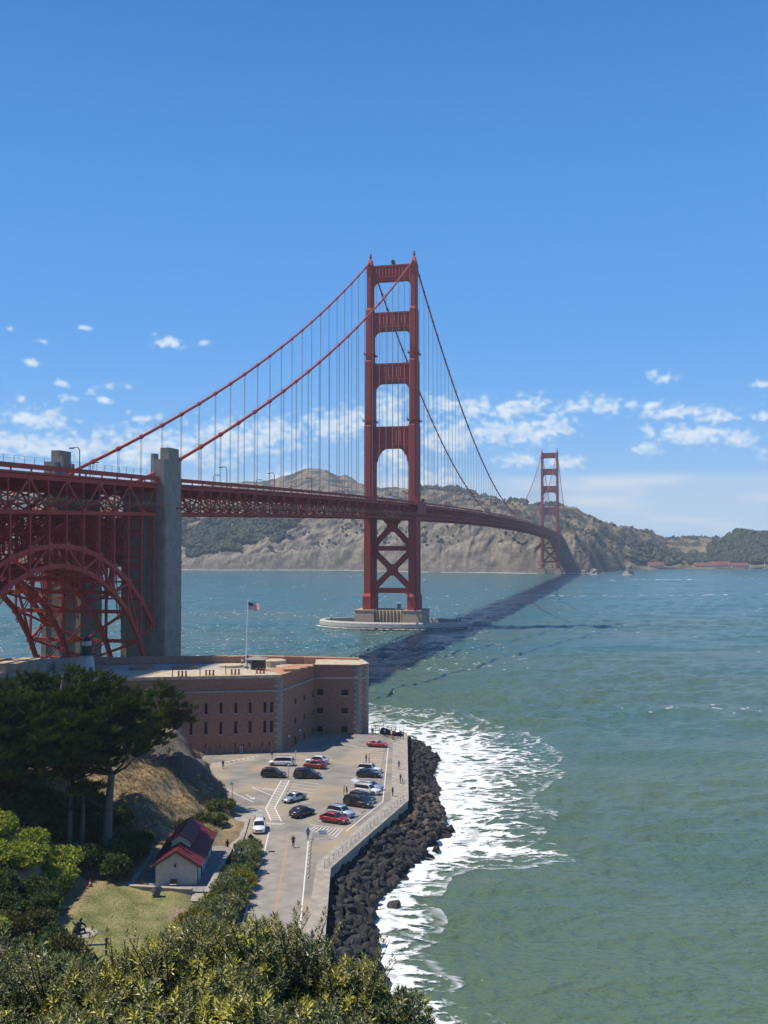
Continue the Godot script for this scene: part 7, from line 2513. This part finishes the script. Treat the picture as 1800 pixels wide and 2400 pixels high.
func vegetation() -> void:
	var dice := RandomNumberGenerator.new()
	dice.seed = 4242
	M.bark = grained(Color(0.05, 0.04, 0.03), Color(0.09, 0.075, 0.06), 1.5, 0.95, 101)
	M.bark_pale = grained(Color(0.10, 0.09, 0.075), Color(0.18, 0.16, 0.14), 2.0, 0.95, 102)
	M.needle = leafy(Color(0.5, 0.6, 0.2), 0.7, 0.25)
	M.leaf = leafy(Color(0.30, 0.38, 0.10), 0.42, 0.45)
	M.soft_leaf = leafy(Color(0.3, 0.36, 0.1), 0.7, 0.25)
	far_woods(dice)
	# --- cypresses
	var plume := plume_mesh(7)
	var y0 := land(-36.7, -137.5)
	var pads := crown_pads(Vector3(-2.0, 16.8, 0.5), Vector3(8.8, 4.8, 5.0), 82, Vector2(1.3, 2.3), dice)
	pads.append_array(crown_pads(Vector3(2.0, 20.0, 0), Vector3(4.4, 2.2, 3.5), 14, Vector2(1.0, 1.7), dice))
	pads.append_array([[Vector3(-1.3, 23.2, 0), 1.6, 0.9], [Vector3(0.2, 22.4, 0.5), 1.8, 0.9], [Vector3(-3.0, 22.2, 0), 1.8, 0.9], [Vector3(-2.8, 8.6, 1.5), 1.5, 0.7]])
	cypress("tall cypress with a pale bent trunk and wide wind-swept crown", Vector3(-36.7, y0, -137.5), [Vector3(0.1, 6, 0), Vector3(0.5, 10.6, 0), Vector3(-0.9, 13.4, 0), Vector3(-1.1, 16.5, 0), Vector3(-0.6, 20.0, 0)], pads, 26, plume, dice, 0.62)
	y0 = land(-41.4, -137.0)
	pads = crown_pads(Vector3(1.0, 10.2, 1.5), Vector3(4.5, 3.0, 3.0), 26, Vector2(1.1, 1.9), dice)
	pads.append_array(crown_pads(Vector3(-3, 14.5, -1), Vector3(5.0, 4.0, 4.0), 30, Vector2(1.3, 2.2), dice))
	cypress("cypress with a slim straight trunk and low dense crown", Vector3(-41.6, y0, -137.0), [Vector3(0.1, 5, 0), Vector3(0.3, 9, 0), Vector3(0.2, 12.5, 0)], pads, 26, plume, dice, 0.36)
	y0 = land(-40.2, -138.2)
	pads = crown_pads(Vector3(-2.0, 15.6, 0.0), Vector3(6.0, 4.0, 4.5), 34, Vector2(1.3, 2.2), dice)
	cypress("second slim cypress trunk growing close beside its twin", Vector3(-40.3, y0, -138.4), [Vector3(0.1, 5, 0), Vector3(-0.1, 9, 0), Vector3(-0.8, 14.0, 0)], pads, 26, plume, dice, 0.36)
	y0 = land(-51.0, -139.0)
	pads = crown_pads(Vector3(0.5, 9.6, 1.0), Vector3(6.5, 7.4, 5.0), 95, Vector2(1.3, 2.3), dice)
	cypress("broad dark cypress at the inland edge of the grove", Vector3(-51.5, y0, -139.0), [Vector3(0.2, 5, 0), Vector3(0.4, 10, 0), Vector3(0.3, 16, 0)], pads, 26, plume, dice, 0.55)
	y0 = land(-47.0, -150.0)
	pads = crown_pads(Vector3(0, 9.0, 0), Vector3(7.0, 6.4, 5.0), 80, Vector2(1.4, 2.4), dice)
	cypress("cypress in the middle of the grove behind the bent trunk", Vector3(-47.0, y0, -150.0), [Vector3(0.2, 5, 0), Vector3(-0.2, 10, 0), Vector3(0.2, 14, 0)], pads, 26, plume, dice, 0.5)
	y0 = land(-55.0, -144.0)
	pads = crown_pads(Vector3(1.5, 8.0, 1.0), Vector3(6.0, 7.0, 5.0), 80, Vector2(1.3, 2.3), dice)
	cypress("low bushy cypress behind the broad dark one in the grove", Vector3(-55.0, y0, -144.0), [Vector3(0.3, 3, 0), Vector3(0.9, 6, 0), Vector3(1.2, 11, 0)], pads, 26, plume, dice, 0.45)
	y0 = land(-39.5, -171.0)
	pads = crown_pads(Vector3(1.6, 5.6, 0), Vector3(4.8, 3.6, 4.0), 42, Vector2(1.1, 1.9), dice)
	pads.append_array([[Vector3(2.6, 10.2, 0), 1.5, 0.8], [Vector3(4.4, 8.8, 0), 1.8, 0.8], [Vector3(6.4, 7.2, 0), 1.7, 0.8], [Vector3(6.6, 5.0, 0.5), 1.8, 0.7]])
	cypress("cypress on top of the bluff leaning towards the fort", Vector3(-39.5, y0, -171.0), [Vector3(0.4, 2, 0), Vector3(1.0, 4, 0), Vector3(2.2, 7.5, 0)], pads, 26, plume, dice, 0.4)
	# --- undergrowth and shrubs around the lawn
	var soft := sprig_mesh(16, 0.42, 0.16, 31)
	var fine := sprig_mesh(22, 0.34, 0.10, 32)
	var lime := [Color(0.30, 0.34, 0.045), Color(0.38, 0.40, 0.055), Color(0.18, 0.24, 0.045), Color(0.44, 0.42, 0.08)]
	var green := [Color(0.08, 0.112, 0.032), Color(0.11, 0.14, 0.04), Color(0.065, 0.095, 0.03)]
	var sage := [Color(0.23, 0.25, 0.09), Color(0.29, 0.29, 0.13), Color(0.17, 0.20, 0.075)]
	var gold := [Color(0.28, 0.25, 0.04), Color(0.19, 0.2, 0.04), Color(0.36, 0.31, 0.04)]
	for e in [[-44.5, -128, 2.6, 1.3, 1], [-40.8, -129.5, 2.4, 1.3, 1], [-42.5, -124, 2.4, 1.2, 1], [-46.8, -123, 2.8, 1.5, 1], [-39.6, -126, 1.7, 1.0, 1], [-48.5, -128.5, 2.6, 1.6, 1], [-38.6, -122.6, 1.6, 0.9, 2], [-39.8, -118.6, 2.0, 1.5, 2], [-37.6, -115.6, 1.6, 1.2, 2], [-43.4, -116, 2.6, 1.6, 2], [-41.2, -111.5, 2.2, 1.4, 2], [-36.8, -111.2, 1.3, 0.8, 3], [-38.6, -107.2, 1.8, 1.1, 3], [-34.4, -107.4, 1.3, 0.8, 2], [-44.6, -106.5, 2.6, 1.5, 3], [-33.6, -130.6, 1.6, 1.3, 2], [-34.6, -133.8, 1.9, 1.6, 2], [-37.8, -132.6, 1.8, 1.3, 2], [-32.8, -136.8, 1.3, 1.3, 2], [-47, -135, 2.4, 1.6, 2], [-50, -118, 3.0, 2.2, 1], [-35.5, -138.8, 1.6, 1.2, 2], [-33.6, -142.6, 1.5, 1.1, 2], [-39.5, -141, 2.2, 1.5, 2], [-43.5, -140, 2.4, 1.8, 2], [-37.5, -144.5, 2.0, 1.4, 2], [-46.5, -143.5, 2.6, 2.0, 2], [-42, -147, 2.2, 1.6, 2], [-50.5, -136.5, 2.4, 2.0, 2], [-40.0, -104.0, 1.8, 1.1, 1], [-31.8, -104.5, 1.5, 0.9, 3]]:
		var p := Vector3(e[0], land(e[0], e[1]), e[1])
		var kind: int = e[4]
		shrub("leafy_shrub", ["", "bright yellow-green shrub ", "dark green shrub ", "low olive-brown shrub "][kind] + beside(e[0], e[1], LAWN_MARKS), ["", "lime shrubs ", "dark shrubs ", "olive shrubs "][kind] + beside(e[0], e[1], LAWN_MARKS), p, Vector3(e[2], e[3], e[2]), int(300.0 * e[2] * e[2] / 2.0) + 200, soft, M.soft_leaf, 0.9, [[], lime, green, [Color(0.12, 0.11, 0.03), Color(0.09, 0.095, 0.03), Color(0.15, 0.13, 0.04)]][kind], dice)
	# roadside hedge of flowering shrubs
	for e in [[-18.9, -146.0, 1.5, 1.0, 0], [-18.4, -143.0, 1.6, 1.1, 0], [-19.2, -140.2, 1.5, 1.1, 1], [-18.3, -137.8, 1.5, 1.1, 1], [-18.9, -134.8, 1.6, 1.1, 0], [-17.9, -132.2, 1.3, 1.0, 2], [-19.4, -131.0, 1.4, 1.0, 0], [-18.2, -128.8, 1.5, 1.1, 1], [-19.8, -127.6, 1.4, 1.1, 0], [-18.2, -125.2, 1.5, 1.2, 1], [-20.2, -124.0, 1.4, 1.0, 2], [-18.6, -121.8, 1.6, 1.2, 0], [-20.6, -120.4, 1.5, 1.0, 0], [-18.4, -118.0, 1.7, 1.2, 1], [-21.4, -117.4, 1.5, 1.0, 2], [-19.6, -114.6, 1.8, 1.2, 0], [-17.6, -113.6, 1.5, 1.1, 0]]:
		var p := Vector3(e[0], 4.4, e[1])
		var kind: int = e[4]
		shrub("roadside_shrub", ["sage-green roadside shrub ", "olive fine-leaved roadside shrub ", "golden-flowered roadside shrub "][kind] + beside(e[0], e[1], BED_MARKS), ["sage shrubs ", "olive shrubs ", "golden shrubs "][kind] + beside(e[0], e[1], BED_MARKS), p, Vector3(e[2], e[3], e[2]), 620, fine, M.soft_leaf, 0.9, [sage, green + sage, gold][kind], dice, 8, Color(0.5, 0.46, 0.36) if kind != 2 else Color(0.4, 0.32, 0.03), 0.12)
	for e in [[-26.6, -163.4, 1.2, 0.9], [-25.6, -159.6, 1.2, 0.9], [-27.4, -155.8, 1.3, 0.9], [-25.2, -167.0, 1.1, 0.9], [-28.4, -149.2, 1.1, 0.8]]:
		shrub("hillside_shrub", "grey-green hillside shrub " + beside(e[0], e[1], SLOPE_MARKS), "hillside shrubs " + beside(e[0], e[1], SLOPE_MARKS), Vector3(e[0], land(e[0], e[1]) - 0.2, e[1]), Vector3(e[2], e[3], e[2]), 520, fine, M.soft_leaf, 0.9, sage + green, dice)
	# --- dry grass on the slope and the lawn
	var tuft := MB.new()
	for i in 9:
		var a := dice.randf() * TAU
		var r := dice.randf_range(0.0, 0.10)
		var q := Vector3(cos(a), 0, sin(a))
		var s := Vector3(-q.z, 0, q.x) * 0.02
		tuft.tri(q * r - s, q * (r + dice.randf_range(0.05, 0.2)) + Vector3(0, dice.randf_range(0.18, 0.34), 0), q * r + s)
	var places := []
	var tints := []
	for i in 26000:
		var x := dice.randf_range(-48, -22)
		var z := dice.randf_range(-200, -100)
		if in_lot(x, z) or (x > -32.2 and x < -20.8 and z < -126.5 and z > -148) or (x > -24.6 and z > -169 and z < -143): continue
		if z > -131.0 and x < -37.0: continue
		var p := Vector3(x, land(x, z) + rough_ground.get_noise_2d(x, z) * 1.5 * clampf(absf(x + 21.0) / 8.0, 0.05, 1.0) * (0.25 if (x > -36.5 and z > -130.0) else 1.0) - 0.03, z)
		var lawn := z > -130.0
		places.append(Transform3D(Basis(Vector3.UP, dice.randf() * TAU).scaled_local(Vector3.ONE * (dice.randf_range(0.3, 0.55) if lawn else dice.randf_range(0.8, 1.9))), p))
		var t := (Color(0.16, 0.15, 0.05) if dice.randf() < 0.6 else Color(0.28, 0.23, 0.10)) if lawn else (Color(0.38, 0.29, 0.16) if dice.randf() < 0.75 else Color(0.22, 0.18, 0.09))
		tints.append(t * dice.randf_range(0.8, 1.2))
	var gr := many("grass", tuft.mesh(), painted(0.9), places, tints, self)
	tag(gr, "dry grass tufts covering the bluff slope and lawn", "grass", "", "stuff")
	# --- scrub matting the steep slope down to the road
	places = []
	tints = []
	var knoll := noise(FastNoiseLite.TYPE_SIMPLEX_SMOOTH, 0.16, 2, 103)
	for i in 11000:
		var z := dice.randf_range(-101, -19)
		var edge := lerpf(-2.0, 1.5, clampf((z + 104.0) / 64.0, 0, 1))
		var x := dice.randf_range(-60.0, edge + 2.0)
		var bump := knoll.get_noise_2d(x, z)
		if bump < -0.25: continue
		var p := Vector3(x, land(x, z) - maxf(0.0, x - edge) * 1.9 + rough_ground.get_noise_2d(x, z) * 1.5 + (bump + 0.25) * 2.2 * dice.randf(), z)
		places.append(Transform3D(Basis.from_euler(Vector3(dice.randf_range(-0.5, 0.5), dice.randf() * TAU, dice.randf_range(-0.5, 0.5))).scaled_local(Vector3.ONE * dice.randf_range(1.1, 2.2)), p))
		tints.append((green + sage)[dice.randi() % 6] * dice.randf_range(0.8, 1.2))
	var sc := many("slope_scrub", soft, M.soft_leaf, places, tints, self)
	tag(sc, "low green scrub matting the steep slope down to the road", "scrub", "", "stuff")
	# --- big shrubs on the slope below the viewpoint
	var leaf := sprig_mesh(13, 0.085, 0.034, 33)
	var dark := [Color(0.13, 0.145, 0.058), Color(0.09, 0.11, 0.044), Color(0.18, 0.185, 0.082), Color(0.15, 0.165, 0.054), Color(0.22, 0.22, 0.10)]
	var fresh := Color(0.42, 0.39, 0.07)
	var olive := [Color(0.17, 0.165, 0.045), Color(0.12, 0.13, 0.04), Color(0.22, 0.205, 0.05)]
	# crown top (x, y, z), half width, half height
	for e in [[-6.9, 41.55, -17.2, 1.5, 1.5, 0], [-5.6, 41.2, -17.4, 1.2, 1.4, 0], [-4.5, 41.25, -17.0, 1.2, 1.4, 1], [-3.55, 41.75, -16.8, 1.0, 1.4, 1], [-2.6, 41.8, -17.0, 1.0, 1.4, 1], [-1.65, 41.75, -17.2, 1.05, 1.4, 0], [-0.75, 41.45, -16.6, 0.95, 1.3, 1], [0.0, 41.05, -16.2, 0.85, 1.2, 0], [0.6, 40.6, -15.6, 0.75, 1.1, 0], [0.95, 40.1, -15.0, 0.6, 1.0, 0],
		[-5.9, 42.15, -13.8, 1.3, 1.5, 0], [-4.5, 42.1, -13.4, 1.2, 1.5, 0], [-3.3, 42.2, -13.2, 1.2, 1.5, 0], [-2.1, 42.25, -13.4, 1.15, 1.5, 1], [-1.0, 42.2, -13.2, 1.0, 1.4, 0], [-0.15, 41.75, -12.8, 0.85, 1.2, 0], [0.5, 41.45, -12.6, 0.65, 1.0, 1], [0.8, 40.95, -12.4, 0.5, 0.9, 0],
		[-4.6, 43.1, -10.6, 1.3, 1.5, 0], [-3.3, 43.1, -10.3, 1.2, 1.5, 0], [-2.0, 43.15, -10.2, 1.2, 1.5, 0], [-0.85, 43.05, -10.2, 1.0, 1.4, 0], [0.05, 42.6, -10.2, 0.7, 1.1, 0], [0.45, 42.1, -10.3, 0.45, 0.8, 0]]:
		var kind: int = e[5]
		var foot := Vector3(e[0], e[1] - e[4] * 2.0, e[2])
		shrub("bluff_shrub", ["dense dark-leaved shrub on the slope below the viewpoint", "yellow-tipped olive shrub on the slope below the viewpoint"][kind], ["dark shrubs below the viewpoint", "yellow-tipped shrubs below the viewpoint"][kind], foot, Vector3(e[3], e[4], e[3]), int(2300 * e[3]), leaf, M.leaf, 1.0, [dark, dark + olive][kind], dice, 8, fresh, [0.10, 0.45][kind])
	# long bare shoots rising above them
	for e in [[-3.3, 41.6, -16.4, 0.9], [-1.9, 41.7, -16.6, 0.8], [-1.35, 41.6, -16.8, 0.9], [-0.55, 41.3, -16.3, 0.7], [-4.2, 41.2, -16.8, 1.0], [-5.4, 41.2, -17.0, 0.8]]:
		var at := Vector3(e[0], e[1] - 1.2, e[2])
		var o := thing("leafy_shoot", "thin upright leafy shoot standing above the shrubs below the viewpoint", "shoot", at, 0.0, "shoots above the shrubs")
		var g := MB.new()
		var pl := []
		var ti := []
		for s in 5:
			var lean := Vector3(dice.randf_range(-0.6, 0.6), 1.0, dice.randf_range(-0.5, 0.5))
			var tall: float = 1.2 + e[3] * dice.randf_range(0.05, 0.5)
			g.tube([Vector3.ZERO, lean * tall * 0.6, lean * tall + Vector3(0.05, 0, 0)], [0.02, 0.012, 0.004], 4)
			for k in 7:
				var f := 0.55 + 0.45 * k / 6.0
				pl.append(Transform3D(Basis(Vector3.UP, dice.randf() * TAU).scaled_local(Vector3.ONE * dice.randf_range(0.6, 0.95)), lean * tall * f))
				ti.append(olive[dice.randi() % 3] * 1.1)
		built("stems", g, M.bark, o)
		var lv := many("foliage", leaf, M.leaf, pl, ti, o)
		lv.set_meta("kind", "stuff")

func far_woods(dice: RandomNumberGenerator) -> void:
	# trees on the far hills: lumpy crowns, too far to tell apart
	var f := noise(FastNoiseLite.TYPE_SIMPLEX_SMOOTH, 1.1, 3, 61)
	var crowns := []
	for v in 3:
		var g := MB.new()
		var rings := []
		for j in 7:
			var h := j / 6.0
			var ring := []
			for k in 9:
				var a := TAU * k / 9.0
				var r := sin(PI * (0.08 + h * 0.9)) * 0.62
				var p := Vector3(cos(a) * r, h, -sin(a) * r)
				ring.append(p * Vector3(1, 1, 1) * (1.0 + 0.55 * f.get_noise_3dv(p * 2.2 + Vector3.ONE * v * 7.0)))
			rings.append(ring)
		g.loft(rings, true)
		crowns.append(g.mesh())
	var m := painted(0.95)
	var wood := noise(FastNoiseLite.TYPE_SIMPLEX_SMOOTH, 0.012, 3, 62)
	var sets := [[], [], []]
	var tints := [[], [], []]
	var add := func(fx: float, s: float, size: float) -> void:
		var p := far_point(fx, s)
		if p.y < 3.0: return
		var v := dice.randi() % 3
		sets[v].append(Transform3D(Basis(Vector3.UP, dice.randf() * TAU).scaled_local(Vector3(size, size * dice.randf_range(0.75, 1.15), size)), p - Vector3(0, size * 0.12, 0)))
		tints[v].append(Color(0.048, 0.062, 0.036).lerp(Color(0.085, 0.095, 0.05), dice.randf()))
	for i in 2600:     # wooded gully on the slope facing the bridge
		var fx := dice.randf_range(-0.21, -0.085)
		var t := (fx + 0.21) / 0.125
		var s := dice.randf_range(20 + t * 60, 330 - t * 20)
		var x := fx * 2300.0
		if wood.get_noise_2d(x, s * 1.3) + 0.42 - 0.55 * absf(s - lerpf(150, 235, t)) / 150.0 - t * 0.12 < dice.randf_range(-0.1, 0.25): continue
		add.call(fx, s, dice.randf_range(9, 16))
	for i in 2300:     # wood on the right-hand hill and behind the harbour
		var fx := dice.randf_range(0.318, 0.47)
		var s := dice.randf_range(95, 420)
		if fx < 0.333 and dice.randf() < 0.5: continue
		add.call(fx, s, dice.randf_range(10, 18))
	for i in 700:
		var fx := dice.randf_range(0.24, 0.33)
		var s := dice.randf_range(60, 240)
		if wood.get_noise_2d(fx * 2300.0 + 900.0, s * 1.2) < dice.randf_range(-0.15, 0.2): continue
		add.call(fx, s, dice.randf_range(9, 16))
	for i in 170:     # rows on the skyline
		var fx := dice.randf_range(0.03, 0.11)
		add.call(fx, dice.randf_range(760, 850), dice.randf_range(9, 17))
	for i in 60: add.call(dice.randf_range(0.123, 0.138), dice.randf_range(640, 700), dice.randf_range(10, 19))
	for i in 50: add.call(dice.randf_range(0.138, 0.175), dice.randf_range(600, 640), dice.randf_range(6, 11))
	for i in 7000:     # scrub and lone bushes in the folds
		var fx := dice.randf_range(-0.2, 0.33)
		var s := dice.randf_range(40, 640)
		var p := far_point(fx, s)
		if fold.get_noise_2d(p.x * 1.3, p.z * 1.3) + wood.get_noise_2d(p.x, p.z) * 0.6 > dice.randf_range(-0.5, 0.1): continue
		add.call(fx, s, dice.randf_range(2.2, 6.5))
	var o := thing("far_wood", "dark mass of trees and scrub spread over the far headland", "wood")
	tag(o, "", "", "", "stuff")
	for v in 3: many("tree_crowns", crowns[v], m, sets[v], tints[v], o).set_meta("kind", "stuff")
